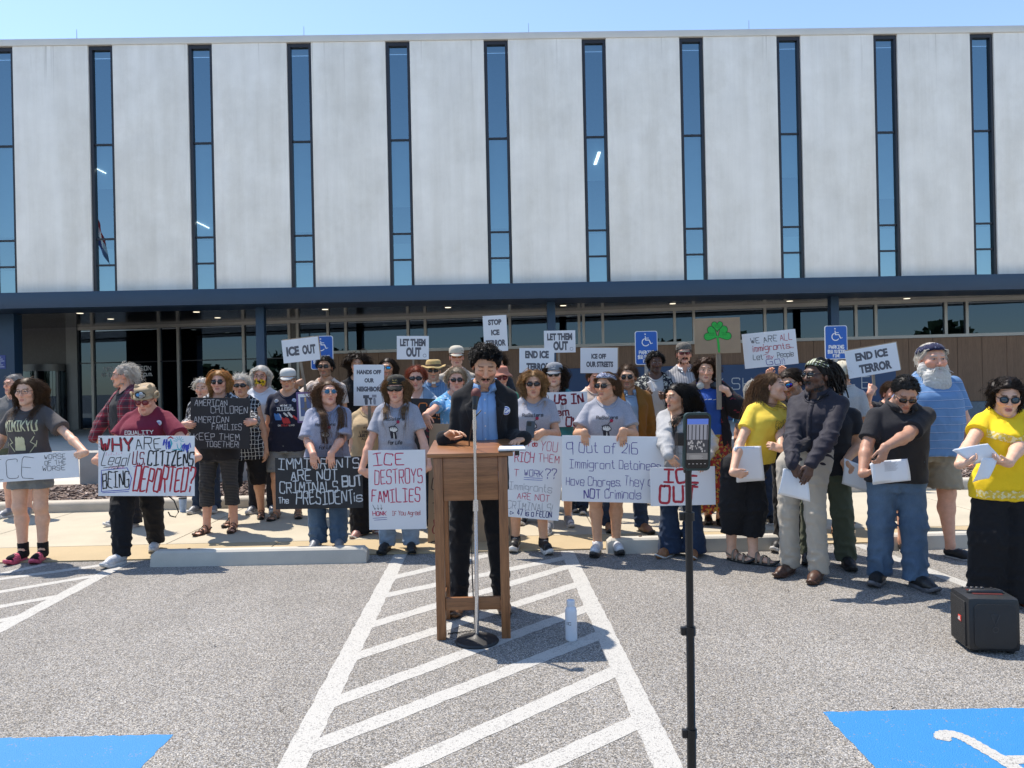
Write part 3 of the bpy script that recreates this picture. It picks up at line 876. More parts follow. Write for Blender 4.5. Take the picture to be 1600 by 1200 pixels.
def surface_nets(D, lo, h):
    S = D < 0
    nx, ny, nz = D.shape
    c = np.zeros((nx - 1, ny - 1, nz - 1), np.int8)
    for dx in (0, 1):
        for dy in (0, 1):
            for dz in (0, 1): c += S[dx:nx - 1 + dx, dy:ny - 1 + dy, dz:nz - 1 + dz]
    act = (c > 0) & (c < 8)
    idx = np.full(act.shape, -1, np.int64); I = np.argwhere(act); idx[act] = np.arange(len(I))
    if not len(I): return np.zeros((0, 3)), np.zeros((0, 4), int)
    P = np.zeros((len(I), 3)); W = np.zeros(len(I))
    cor = [(a, b, d) for a in (0, 1) for b in (0, 1) for d in (0, 1)]
    val = {q: D[I[:, 0] + q[0], I[:, 1] + q[1], I[:, 2] + q[2]].astype(float) for q in cor}
    for q in cor:
        for ax in range(3):
            if q[ax]: continue
            p = list(q); p[ax] = 1; p = tuple(p)
            a, b = val[q], val[p]; m = (a < 0) != (b < 0)
            t = np.where(m, a / np.where(m, a - b, 1), 0)
            add = np.zeros((len(I), 3)); add[:] = q; add[:, ax] = t
            P += add * m[:, None]; W += m
    V = lo + (I + P / W[:, None]) * h
    F = []
    for ax in range(3):
        o1, o2 = [(1, 2), (2, 0), (0, 1)][ax]
        sl0 = [slice(1, -1)] * 3; sl0[ax] = slice(0, -1); sl1 = list(sl0); sl1[ax] = slice(1, None)
        a, b = S[tuple(sl0)], S[tuple(sl1)]
        for sgn in (0, 1):
            m = (a & ~b) if sgn == 0 else (~a & b)
            E = np.argwhere(m)
            if not len(E): continue
            base = E.copy()
            for q in range(3):
                if q != ax: base[:, q] += 1
            def cell(d1, d2):
                k = base.copy(); k[:, o1] -= d1; k[:, o2] -= d2
                return idx[k[:, 0], k[:, 1], k[:, 2]]
            q = np.stack([cell(1, 1), cell(0, 1), cell(0, 0), cell(1, 0)], 1)
            F.append(q if sgn == 0 else q[:, ::-1])
    F = np.concatenate(F); F = F[(F >= 0).all(1)]
    return V, F

def smooth_tab(z, *cols):
    zz = np.linspace(z[0], z[-1], 60)
    out = []
    for c in cols:
        y = np.interp(zz, z, c); k = np.array([1, 2, 3, 4, 3, 2, 1.]); k /= k.sum()
        yp = np.concatenate([np.full(3, y[0]), y, np.full(3, y[-1])]); out.append(np.convolve(yp, k, 'valid'))
    return [zz] + out

def loft(fld, zz, A, B, CX, CY, z0, z1, p=2.3, k=.03, op='u'):
    """an upright shape whose half width A, half depth B and centre follow the height"""
    def fn(X, Y, Z):
        z = Z.ravel(); sh = Z.shape
        a = np.interp(z, zz, A).reshape(sh); b = np.interp(z, zz, B).reshape(sh); cx = np.interp(z, zz, CX).reshape(sh); cy = np.interp(z, zz, CY).reshape(sh)
        q = ((np.abs(X - cx) / a) ** p + (np.abs(Y - cy) / b) ** p) ** (1 / p)
        d = (q - 1) * np.minimum(a, b)
        return np.maximum(d, np.maximum(z0 - Z, Z - z1))
    fld.add(fn, (float((CX - A).min()), float((CY - B).min()), z0), (float((CX + A).max()), float((CY + B).max()), z1), k, op)

def folds(fld, lo, hi, amp, seed, wl=.11, tilt=.5, where=None):
    """soft cloth folds pushed into the field"""
    r = random.Random(seed); ph = [r.uniform(0, 6.28) for _ in range(8)]; w = 6.28 / wl
    def fn(X, Y, Z):
        u = np.sin(w * (.55 * X + tilt * Y + .8 * Z) + ph[0] + 1.6 * np.sin(w * .45 * (X - .6 * Z) + ph[1]))
        v = np.sin(w * 1.3 * (.9 * X - .4 * Y - .35 * Z) + ph[2] + 1.8 * np.sin(w * .4 * (Z + .7 * Y) + ph[3]))
        q = -amp * (np.maximum(u, -.2) + .6 * np.maximum(v, -.2)) * .6
        if where is not None: q = q * where(X, Y, Z)
        return q
    fld.add(fn, lo, hi, 0, '+')

def npv(v): return np.array([v[0], v[1], v[2]], float)
SK = {}
def skin_mat():
    if 'skin' in SK: return SK['skin']
    b = NB('skin')
    a = b.n('ShaderNodeAttribute'); a.attribute_name = 'Col'
    n = b.noise(28, 4, .6); n2 = b.noise(260, 2, .5)
    c = b.mix(1.0, a.outputs['Color'], b.ramp(n, [(.3, (.90, .86, .85)), (.7, (1.06, 1.04, 1.03))]), 'MULTIPLY')
    b.color(c); b.set(Roughness=.48)
    b.p.inputs['Subsurface Weight'].default_value = .12
    b.p.inputs['Subsurface Radius'].default_value = (.012, .005, .003)
    b.p.inputs['Subsurface Scale'].default_value = .6
    b.p.inputs['Specular IOR Level'].default_value = .4
    b.bump(n2, .12, .001)
    SK['skin'] = b.m
    return b.m
def hair_mat(c, name=None):
    key = ('hair', tuple(round(x, 3) for x in c))
    if key in SK: return SK[key]
    b = NB('hair'); n = b.noise(60, 3, .6); n2 = b.noise(9, 2)
    lt = sum(c) > 1.5; lo = tuple(x * (.88 if lt else .62) for x in c); hi = tuple(min(.97, x * (1.1 if lt else 1.45) + .004) for x in c)
    cc = b.ramp(n, [(.3, lo), (.7, hi)])
    cc = b.mix(.6, cc, b.ramp(n2, [(.3, (.9, .88, .86) if lt else (.75, .72, .7)), (.7, (1.1, 1.09, 1.07))]), 'MULTIPLY')
    b.color(cc); b.set(Roughness=.5); b.p.inputs['Specular IOR Level'].default_value = .45
    tr = b.n('ShaderNodeBsdfTranslucent'); b.l(cc, tr.inputs[0]); mx = b.n('ShaderNodeMixShader'); mx.inputs[0].default_value = .58 if lt else .50
    b.l(b.p.outputs[0], mx.inputs[1]); b.l(tr.outputs[0], mx.inputs[2]); b.l(mx.outputs[0], b.t.nodes['Material Output'].inputs[0])
    SK[key] = b.m
    return b.m
def cloth(name, c, rough=.85, weave=700, var=.10, heather=0.0, pattern=None, sheen=.15):
    key = ('cloth', name)
    if key in SK: return SK[key]
    b = NB(name)
    n = b.noise(5, 4, .6); 
    base = b.ramp(n, [(.3, tuple(x * (1 - var) for x in c)), (.7, tuple(min(1, x * (1 + var * .7)) for x in c))])
    if heather:
        h = b.noise(230, 2, .6, b.mapped((1, 1, .35)))
        base = b.mix(heather, base, b.ramp(h, [(.35, (.45, .45, .47)), (.65, (1.35, 1.35, 1.35))]), 'MULTIPLY')
    if pattern: base = pattern(b, base)
    b.color(base); b.set(Roughness=rough); b.p.inputs['Specular IOR Level'].default_value = .2
    b.p.inputs['Sheen Weight'].default_value = sheen * .5
    w = b.noise(weave, 2, .5); cr = b.noise(17, 4, .6)
    b.bump(b.math('ADD', b.math('MULTIPLY', w, .15), b.math('MULTIPLY', cr, .85)), .55, .007)
    SK[key] = b.m
    return b.m
# cloth patterns
def sepxyz(b, which='Object'):
    s = b.n('ShaderNodeSeparateXYZ'); b.l(b.coord(which), s.inputs[0]); return s.outputs
def band(b, v, period, duty, off=0.0):
    f = b.math('FRACT', b.math('ADD', b.math('DIVIDE', v, period), off)); return b.math('LESS_THAN', f, duty)
def pat_plaid(c2, c3, p=.085):
    def f(b, base):
        x, y, z = sepxyz(b)
        q = b.mix(b.math('MULTIPLY', band(b, x, p, .42), .62), base, c2); q = b.mix(b.math('MULTIPLY', band(b, z, p, .42), .62), q, c2)
        q = b.mix(b.math('MULTIPLY', band(b, x, p, .06, .35), .5), q, c3); return b.mix(b.math('MULTIPLY', band(b, z, p, .06, .35), .5), q, c3)
    return f
def pat_stripes(c2, period, duty, axis=2, c3=None):
    def f(b, base):
        v = sepxyz(b)[axis]
        n = b.math('MULTIPLY', b.noise(3, 2), .05); v = b.math('ADD', v, n)
        q = b.mix(band(b, v, period, duty), base, c2)
        return b.mix(band(b, v, period, duty * .6, duty * 1.2), q, c3) if c3 else q
    return f
def pat_grid(c2, p=.032):
    def f(b, base):
        w = b.math('MULTIPLY', b.noise(14, 2), .03); x, y, z = sepxyz(b)
        x = b.math('ADD', x, w); z = b.math('ADD', z, w)
        q = b.mix(band(b, x, p, .13), base, c2); return b.mix(band(b, z, p * 1.25, .10), q, c2)
    return f
def pat_spots(c2, scale=22, th=.55, c3=None):
    def f(b, base):
        n = b.noise(scale, 2, .5); q = b.mix(b.ramp(n, [(th - .02, (0, 0, 0)), (th + .02, (1, 1, 1))]), base, c2)
        if c3: n2 = b.noise(scale * 1.3, 2, .5, b.mapped((1, 1, 1), (1, 2, 3))); q = b.mix(b.ramp(n2, [(.58, (0, 0, 0)), (.61, (1, 1, 1))]), q, c3)
        return q
    return f
def pat_denim(b, base):
    n = b.noise(1.0, 3, .6, b.mapped((420, 420, 40))); q = b.mix(.5, base, b.ramp(n, [(.3, (.7, .72, .76)), (.7, (1.25, 1.22, 1.18))]), 'MULTIPLY')
    f = b.noise(3.2, 3, .6); return b.mix(.55, q, b.ramp(f, [(.35, (.72, .74, .78)), (.66, (1.5, 1.45, 1.38))]), 'MULTIPLY')

HL_Y = [-.12, -.10, -.085, -.06, -.03, .0, .03, .06, .12]
HL_Z = [.098, .095, .089, .070, .022, -.005, -.02, -.055, -.060]
def hairline(y, lift=0.0): return np.interp(y, HL_Y, HL_Z) + lift * np.interp(y, [-.1, -.03, .0], [1, .3, 0])
SKC, SKR = np.array([0, .012, .035]), np.array([.078, .098, .089])

class Head:
    def __init__(s, M, hs): s.M, s.hs = M, hs        # head-local -> person-local
    def pt(s, p): return s.M @ (Vector(p) * s.hs)
    def arr(s, P):
        R = np.array(s.M.to_3x3()) ; t = np.array(s.M.translation)
        return (np.asarray(P) * s.hs) @ R.T + t
    def inv(s, V):
        R = np.array(s.M.to_3x3()); t = np.array(s.M.translation)
        return ((V - t) @ R) / s.hs

def add_head(fld, H, sp):
    g, w, hs = sp['g'], sp['w'], H.hs
    R3 = np.array(H.M.to_3x3())
    m = g == 'm'
    P = lambda *p: npv(H.pt(p))
    r = lambda x: x * hs
    E = lambda c, rr, k, op='u': fld.ell(P(*c), np.array(rr) * hs, k * hs, op, R3)
    fat = .007 * w
    E((0, .012, .035), (.076, .096, .087), .01)
    E((0, -.030, -.022), (.060 + fat * .7, .062, .082), .025)
    fld.cap(P(-.044 - fat, .0, -.056), P(0, -.070, -.088), r(.019 + fat), r(.023), r(.025))
    fld.cap(P(.044 + fat, .0, -.056), P(0, -.070, -.088), r(.019 + fat), r(.023), r(.025))
    if w > .5: E((0, -.032, -.098), (.046, .045, .024), .035)
    for sx in (-1, 1):
        E((sx * .040, -.066, -.016), (.025 + fat, .024, .022), .025)
        E((sx * .078, .014, -.004), (.008, .019, .031), .006)
    fld.cap(P(-.034, -.084, .033), P(.034, -.084, .033), r(.013 if m else .010), None, r(.02))
    for sx in (-1, 1): E((sx * .031, -.105, .010), (.019, .016, .013), .016, 's')
    for sx in (-1, 1): E((sx * .031, -.083, .011), (.0135, .0125, .0115), .004)
    nz = sp.get('nose', 1.0)
    fld.cap(P(0, -.093, .018), P(0, -.113 * (1 + .03 * (nz - 1)), -.026), r(.0075), r(.0115 * nz), r(.012))
    for sx in (-1, 1): E((sx * .0115 * nz, -.103, -.031), (.0085, .010, .0075), .008)
    fld.cap(P(-.019, -.089, -.058), P(.019, -.089, -.058), r(.0072), None, r(.008))
    fld.cap(P(-.015, -.089, -.070), P(.015, -.089, -.070), r(.0082), None, r(.008))
    fld.cap(P(-.021, -.0975, -.0637), P(.021, -.0975, -.0637), r(.0016), None, r(.004), 's')
    E((0, -.080, -.094), (.020 if m else .016, .018, .017), .02)

def head_colors(V, Hh, sp, base):
    """skin tone per vertex: lips, brows, eyes, flush, stubble"""
    C = np.tile(np.array(base), (len(V), 1)).astype(float)
    q = Hh.inv(V); x, y, z = np.abs(q[:, 0]), q[:, 1], q[:, 2]
    inh = (z > -.13) & (z < .16) & (x < .11) & (y > -.14) & (y < .14)
    base = np.array(base)
    def blend(mask, c, a): C[:] = C * (1 - (mask * a)[:, None]) + np.array(c)[None] * (mask * a)[:, None]
    front = inh & (y < -.03)
    fl = np.exp(-(((x - .042) / .022) ** 2 + ((z + .02) / .022) ** 2)) * front
    blend(fl, base * np.array([1.12, .74, .70]), .55)
    fl = np.exp(-((x / .014) ** 2 + ((z + .028) / .014) ** 2)) * front
    blend(fl, base * np.array([1.1, .74, .70]), .5)
    ear = inh & (x > .070) & (np.abs(z) < .036)
    blend(ear.astype(float), base * np.array([1.08, .72, .66]), .5)
    bc = sp.get('stubble')
    if bc is not None:
        col_, st = bc
        bd = inh & (y < .02) & (z < -.018 - .9 * np.maximum(0, .050 - x) * .6) & (z > -.112 + .3 * np.maximum(0, y + .05))
        mask = bd.astype(float)
        mask[(x < .024) & (z > -.078) & (z < -.0545) & bd] *= .0
        mus = inh & (x < .030) & (z > -.056) & (z < -.040) & (y < -.08)
        mask = np.maximum(mask, mus.astype(float))
        mask *= (.75 + .25 * np.sin(q[:, 0] * 900) * np.sin(q[:, 2] * 1100))
        blend(mask, col_, st)
    lip = inh & (x < .0225) & (y < -.078) & (z > -.078 + .25 * x * .3) & (z < -.0525)
    lc = sp.get('lips') or base * np.array([.88, .50, .48])
    blend(lip * np.clip(1.6 - (x / .0225) ** 2 * 1.2 - (np.abs(z + .0645) / .013) ** 3, 0, 1), lc, .85)
    blend(inh * (x < .022) * (np.abs(z + .0637) < .0020) * (y < -.078), base * .16, .85)
    brow = inh & (x > .012) & (x < .049) & (np.abs(z - (.0335 - .10 * np.maximum(0, x - .036))) < .0048) & (y < -.05)
    blend(brow.astype(float), sp.get('browc', (.05, .03, .02)), .8)
    # eyes
    eyed = np.sqrt(((x - .031) / .0145) ** 2 + ((z - .0105) / .0050) ** 2)
    eye = inh & (eyed < 1) & (y < -.075)
    if sp.get('eyes', 'open') == 'open':
        blend(eye.astype(float), (.42, .39, .37), .9)
        blend((eye & (np.sqrt((x - .031) ** 2 + (z - .011) ** 2) < .0058)).astype(float), (.025, .017, .012), 1.0)
        lid = inh & (eyed >= 1) & (eyed < 1.5) & (z > .011) & (y < -.07)
        blend(lid.astype(float), base * .25, .7)
    else:
        blend((inh & (y < -.07) & (np.abs(z - .005 - .1 * 0) < .0024) & (np.abs(x - .031) < .015)).astype(float), base * .10, .85)
    return C

# ---------------------------------------------------------------- hands
def hand(fld, K, d, n, side, pose, hs):
    """palm, five fingers. K middle of the knuckles, d fingers' way, n palm's way, side -1 right hand / +1 left"""
    d = Vector(d).normalized(); n = Vector(n); n = (n - d * n.dot(d)).normalized()
    t = d.cross(n) * (1 if side < 0 else -1)
    W = K - d * (.088 * hs)
    curls = {'relax': (18, 28, 22), 'grip': (28, 38, 26), 'drape': (8, 14, 10), 'fist': (82, 95, 60), 'flat': (6, 8, 6), 'pinch': (42, 45, 30), 'open': (20, 22, 18)}[pose]
    off = [.030, .0105, -.0105, -.030]; lens = [.072, .080, .075, .059]; rad = [.0088, .0092, .0088, .0078]
    spread = {'open': .20, 'flat': .08}.get(pose, .03)
    for i in range(4):
        b = K + t * (off[i] * hs) + d * ((.004, .008, .004, -.006)[i] * hs)
        fld.cap(npv(W + t * (off[i] * .55 * hs)), npv(b), .0135 * hs, .0115 * hs, .016 * hs)
        dd = (d + t * (spread * (1.5 - i))).normalized(); p = b; ang = 0
        jit = (0, 4, 9, 15)[i]
        for j, fr in enumerate((.45, .31, .24)):
            ang += curls[j] + (jit if j == 0 else 0)
            a = R_(ang); v = dd * math.cos(a) + n * math.sin(a)
            e = p + v * (lens[i] * fr * hs)
            fld.cap(npv(p), npv(e), rad[i] * hs * (1, .93, .86)[j], rad[i] * hs * (.93, .86, .74)[j], .003)
            p = e
    # heel and ball of the thumb, then the thumb
    tb = W + t * (.024 * hs) + d * (.022 * hs)
    fld.cap(npv(W + t * .012 * hs), npv(tb + d * .02 * hs + n * .006), .016 * hs, .014 * hs, .016)
    out = {'fist': .35, 'grip': .5, 'drape': .75, 'pinch': .35, 'flat': .6, 'open': 1.1, 'relax': .45}[pose]
    fl = {'fist': .9, 'grip': .6, 'drape': .35, 'pinch': .9, 'flat': .1, 'open': .1, 'relax': .3}[pose]
    v1 = (d * .8 + t * out + n * fl * .5).normalized(); p1 = tb + v1 * (.040 * hs)
    v2 = (d * .95 + t * out * .35 + n * fl * .8).normalized(); p2 = p1 + v2 * (.032 * hs)
    v3 = (d * 1.0 + t * out * .1 + n * fl).normalized(); p3 = p2 + v3 * (.025 * hs)
    fld.cap(npv(tb), npv(p1), .0135 * hs, .0108 * hs, .008); fld.cap(npv(p1), npv(p2), .0105 * hs, .0098 * hs, .003); fld.cap(npv(p2), npv(p3), .0098 * hs, .0078 * hs, .003)
    return W

def ik(S, W, L1, L2, pole):
    v = W - S; D = v.length
    if D > (L1 + L2) * .995:
        k = D / ((L1 + L2) * .995); L1 *= k; L2 *= k
    u = v.normalized()
    a = (L1 * L1 - L2 * L2 + D * D) / (2 * D); h = math.sqrt(max(L1 * L1 - a * a, 0))
    p = pole - u * pole.dot(u)
    p = p.normalized() if p.length > 1e-5 else u.orthogonal().normalized()
    return S + u * a + p * h

# ---------------------------------------------------------------- tubes in bulk (locks of hair, straps)
def tubes(paths, radii, nr=5, flat=.6):
    """paths L,S,3 ; radii L,S -> verts, quads"""
    P = np.asarray(paths, float); L, S, _ = P.shape
    T = np.gradient(P, axis=1); T /= np.maximum(np.linalg.norm(T, axis=2, keepdims=True), 1e-9)
    ref = np.array([.31, .22, .92]); ref /= np.linalg.norm(ref)
    A = np.cross(T, ref); A /= np.maximum(np.linalg.norm(A, axis=2, keepdims=True), 1e-6); B = np.cross(T, A)
    th = 2 * np.pi * np.arange(nr) / nr
    R = np.asarray(radii)[:, :, None, None]
    V = P[:, :, None, :] + R * (A[:, :, None, :] * np.cos(th)[None, None, :, None] + flat * B[:, :, None, :] * np.sin(th)[None, None, :, None])
    idx = np.arange(L * S * nr).reshape(L, S, nr)
    q = np.stack([idx[:, :-1, :], np.roll(idx, -1, 2)[:, :-1, :], np.roll(idx, -1, 2)[:, 1:, :], idx[:, 1:, :]], -1).reshape(-1, 4)
    return V.reshape(-1, 3), q

def make_hair(H, hp, seed, parent, body_head_only=True):
    """a cap over the scalp plus many tapering locks, one mesh"""
    rng = np.random.default_rng(seed)
    off = hp.get('cap', .010); lift = hp.get('lift', 0.0)
    f = Field()
    R3 = np.array(H.M.to_3x3())
    f.ell(npv(H.pt(SKC)), (SKR + off) * H.hs, .005, 'u', R3)
    bumps = hp.get('bumps', 0)
    for i in range(bumps):
        u = rng.normal(size=3); u /= np.linalg.norm(u)
        if u[2] < -.1: u[2] = -u[2]
        c = SKC + u * (SKR + off * .8); rr = rng.uniform(*hp.get('br', (.012, .02)))
        if c[2] > hairline(c[1], lift) + .005: f.ell(npv(H.pt(c)), np.array([rr] * 3) * H.hs, .006, 'u', R3)
    for c, r_ in hp.get('mass', ()): f.ell(npv(H.pt(c)), np.array(r_) * H.hs, .02, 'u', R3)
    def mask(X, Y, Z):
        t = np.array(H.M.translation); px, py, pz = X - t[0], Y - t[1], Z - t[2]
        x = (px * R3[0, 0] + py * R3[1, 0] + pz * R3[2, 0]) / H.hs; y = (px * R3[0, 1] + py * R3[1, 1] + pz * R3[2, 1]) / H.hs; z = (px * R3[0, 2] + py * R3[1, 2] + pz * R3[2, 2]) / H.hs
        edge = .006 * np.sin(x * 150 + 2 * np.sin(y * 90)) 
        return np.minimum(hairline(y.ravel(), lift).reshape(y.shape) - z + edge, .05) * H.hs
    c = npv(H.pt(SKC)); m = .17
    f.add(mask, c - m, c + m, 0, 'i')
    D, lo, h = f.grid(c - m, c + m, .0065)
    V, F = surface_nets(D, lo, h)
    VV, FF = [V], [F]
    n = hp.get('n', 160)
    thin = hp.get('thin', True)
    if n:
        if thin: n = int(n * 1.8)
        # roots on the scalp
        u = rng.normal(size=(n * 6, 3)); u /= np.linalg.norm(u, axis=1, keepdims=True)
        p = SKC + u * (SKR + off * .4)
        ok = p[:, 2] > hairline(p[:, 1], lift) + .004
        p, u = p[ok][:n], u[ok][:n]; n = len(p)
        S = hp.get('segs', 8)
        Lm = hp.get('len', .05) * (1 + hp.get('lv', .3) * rng.uniform(-1, 1, n))
        if 'backlen' in hp: Lm = Lm * np.where(p[:, 1] > .0, hp['backlen'], 1.0)
        if 'sides' in hp: Lm = Lm * np.where(p[:, 2] < .062, hp['sides'], 1.0)
        part_x = hp.get('part', 0.0)
        sx = np.where(p[:, 0] - part_x >= 0, 1.0, -1.0)
        flow = np.stack([sx * hp.get('out', .7), np.full(n, hp.get('back', .45)), np.full(n, hp.get('down', -.2))], 1)
        flow += rng.normal(size=(n, 3)) * hp.get('mess', .18)
        wind = np.array(hp.get('wind', (0, 0, 0)), float)
        nrm = u / (SKR ** 1); nrm /= np.linalg.norm(nrm, axis=1, keepdims=True)
        path = np.zeros((n, S, 3)); path[:, 0] = p
        isf = (rng.random(n) < hp.get('front', .16)) & (p[:, 1] < .05); drift = rng.normal(size=n) * .007; WM = hp.get('wmax', .082) * rng.uniform(.72, 1.22, n); fly = np.where(rng.random(n) < .07, 3.2, 1.0)[:, None]
        cur = p.copy(); d = nrm * hp.get('lift0', .5) + flow; d /= np.linalg.norm(d, axis=1, keepdims=True)
        g = np.array([0, 0, -1.0])
        for k in range(1, S):
            cur = cur + d * (Lm / (S - 1))[:, None]
            # stay outside the skull and off the face
            q = (cur - SKC) / (SKR + off * 1.05); l = np.linalg.norm(q, axis=1)
            ins = l < 1; cur[ins] = SKC + (q[ins] / l[ins, None]) * (SKR + off * 1.05)
            fz = (cur[:, 1] < -.015) & (cur[:, 2] < .078) & (np.abs(cur[:, 0]) < .074) & (cur[:, 2] > -.14)
            if not hp.get('fringe'): cur[fz, 0] = sx[fz] * .076
            if not hp.get('fringe'):
                tk = (cur[:, 2] < .045) & (cur[:, 1] < hp.get('ymin', -.022)); cur[tk, 1] = hp.get('ymin', -.022) + .25 * (cur[tk, 1] + .022)
            wd_ = (cur[:, 2] < -.01) & (np.abs(cur[:, 0]) > WM); cur[wd_, 0] = np.sign(cur[wd_, 0]) * (WM[wd_] + .6 * (np.abs(cur[wd_, 0]) - WM[wd_]))
            nz = (np.abs(cur[:, 0]) < .058) & (cur[:, 2] < -.06) & (cur[:, 1] > -.05) & (cur[:, 1] < .06)
            cur[nz, 1] = .068
            sh = cur[:, 2] < -.15
            dz_ = cur[:, 2] < -.10; cur[dz_, 0] += drift[dz_]
            sf = sh & isf; sb = sh & ~isf; dpt = np.clip((-.13 - cur[:, 2]) * 1.1, 0, .095 * hp.get('drp', 1)); cur[sf, 1] = np.minimum(cur[sf, 1], -.045 - dpt[sf]); cur[sb, 1] = np.maximum(cur[sb, 1], .035 + dpt[sb] * .9)
            path[:, k] = cur
            d = d + (g * hp.get('grav', .5) + wind * (k / S)) * (8 / S) + rng.normal(size=(n, 3)) * hp.get('frizz', .08) * fly
            d /= np.linalg.norm(d, axis=1, keepdims=True)
        ca = hp.get('curl', 0.0)
        if ca:
            t = np.linspace(0, 1, S)[None, :]; ph = rng.uniform(0, 6.28, n)[:, None]; fr = hp.get('cf', 3.0) * (1 + .3 * rng.uniform(-1, 1, n))[:, None]
            amp = ca * np.minimum(t * 3, 1)
            path[:, :, 0] += amp * np.cos(6.28 * fr * t + ph); path[:, :, 1] += amp * np.sin(6.28 * fr * t + ph); path[:, :, 2] += .5 * amp * np.sin(6.28 * fr * t + ph + 1)
        r0 = hp.get('r', .006) * (.62 if thin else 1.0) * (1 + .35 * rng.uniform(-1, 1, n))
        tp = np.linspace(0, 1, S)[None, :]
        rad = r0[:, None] * (1 - hp.get('taper', .8) * tp ** 1.6)
        v, q = tubes(H.arr(path.reshape(-1, 3)).reshape(n, S, 3), rad * H.hs, hp.get('nr', 4), hp.get('flat', .6))
        FF.append(q + len(V)); VV.append(v)
    return mesh_np(hp.get('name', 'hair'), np.concatenate(VV), np.concatenate(FF), [hair_mat(hp['c'])], parent)

def make_beard(H, bp, seed, parent):
    rng = np.random.default_rng(seed)
    n = bp.get('n', 140); S = 6
    a = rng.uniform(-1, 1, n); v = rng.uniform(0, 1, n)
    x = a * .062 * bp.get('wx', 1); y = -.088 + .085 * np.abs(a) ** 2.2 + .012 * (1 - v); z = -.060 - .046 * (1 - v) * (1 - .35 * np.abs(a)) + .05 * np.abs(a) ** 2 * v
    sk = (np.abs(x) < .022) & (z > -.079) & (z < -.05)
    z[sk] = -.085
    k = int(n * bp.get('mus', .2)); x[:k] = rng.uniform(-.026, .026, k); y[:k] = -.101; z[:k] = rng.uniform(-.052, -.043, k)
    p = np.stack([x, y, z], 1); L = bp.get('len', .02) * (1 + .35 * rng.uniform(-1, 1, n)); L[:k] *= .7
    d = np.stack([x * 6 + rng.normal(size=n) * .2, -.55 + .5 * np.abs(a), -np.full(n, bp.get('down', .6))], 1); d[:k, 0] = np.sign(x[:k]) * .8; d[:k, 1] = -.2; d /= np.linalg.norm(d, axis=1, keepdims=True)
    path = np.zeros((n, S, 3)); cur = p.copy()
    for i in range(S):
        path[:, i] = cur; cur = cur + d * (L / (S - 1))[:, None]; d = d + np.array([0, 0, -.25]) + rng.normal(size=(n, 3)) * bp.get('frizz', .12); d /= np.linalg.norm(d, axis=1, keepdims=True)
    rad = bp.get('r', .005) * (1 - .75 * np.linspace(0, 1, S)[None, :] ** 1.5) * np.ones((n, 1))
    V, F = tubes(H.arr(path.reshape(-1, 3)).reshape(n, S, 3), rad * H.hs, 5, .7)
    VV, FF = [V], [F]
    if bp.get('mass'):
        f = Field(); R3 = np.array(H.M.to_3x3())
        for c, r_ in bp['mass']: f.ell(npv(H.pt(c)), np.array(r_) * H.hs, .02, 'u', R3)
        c = npv(H.pt((0, -.06, -.13))); folds(f, c - .2, c + .2, .006, seed, .03)
        D, lo, h = f.grid(c - .2, c + .2, .0075); v, q = surface_nets(D, lo, h); FF.append(q + len(V)); VV.append(v)
    return mesh_np('beard', np.concatenate(VV), np.concatenate(FF), [hair_mat(bp['c'])], parent)

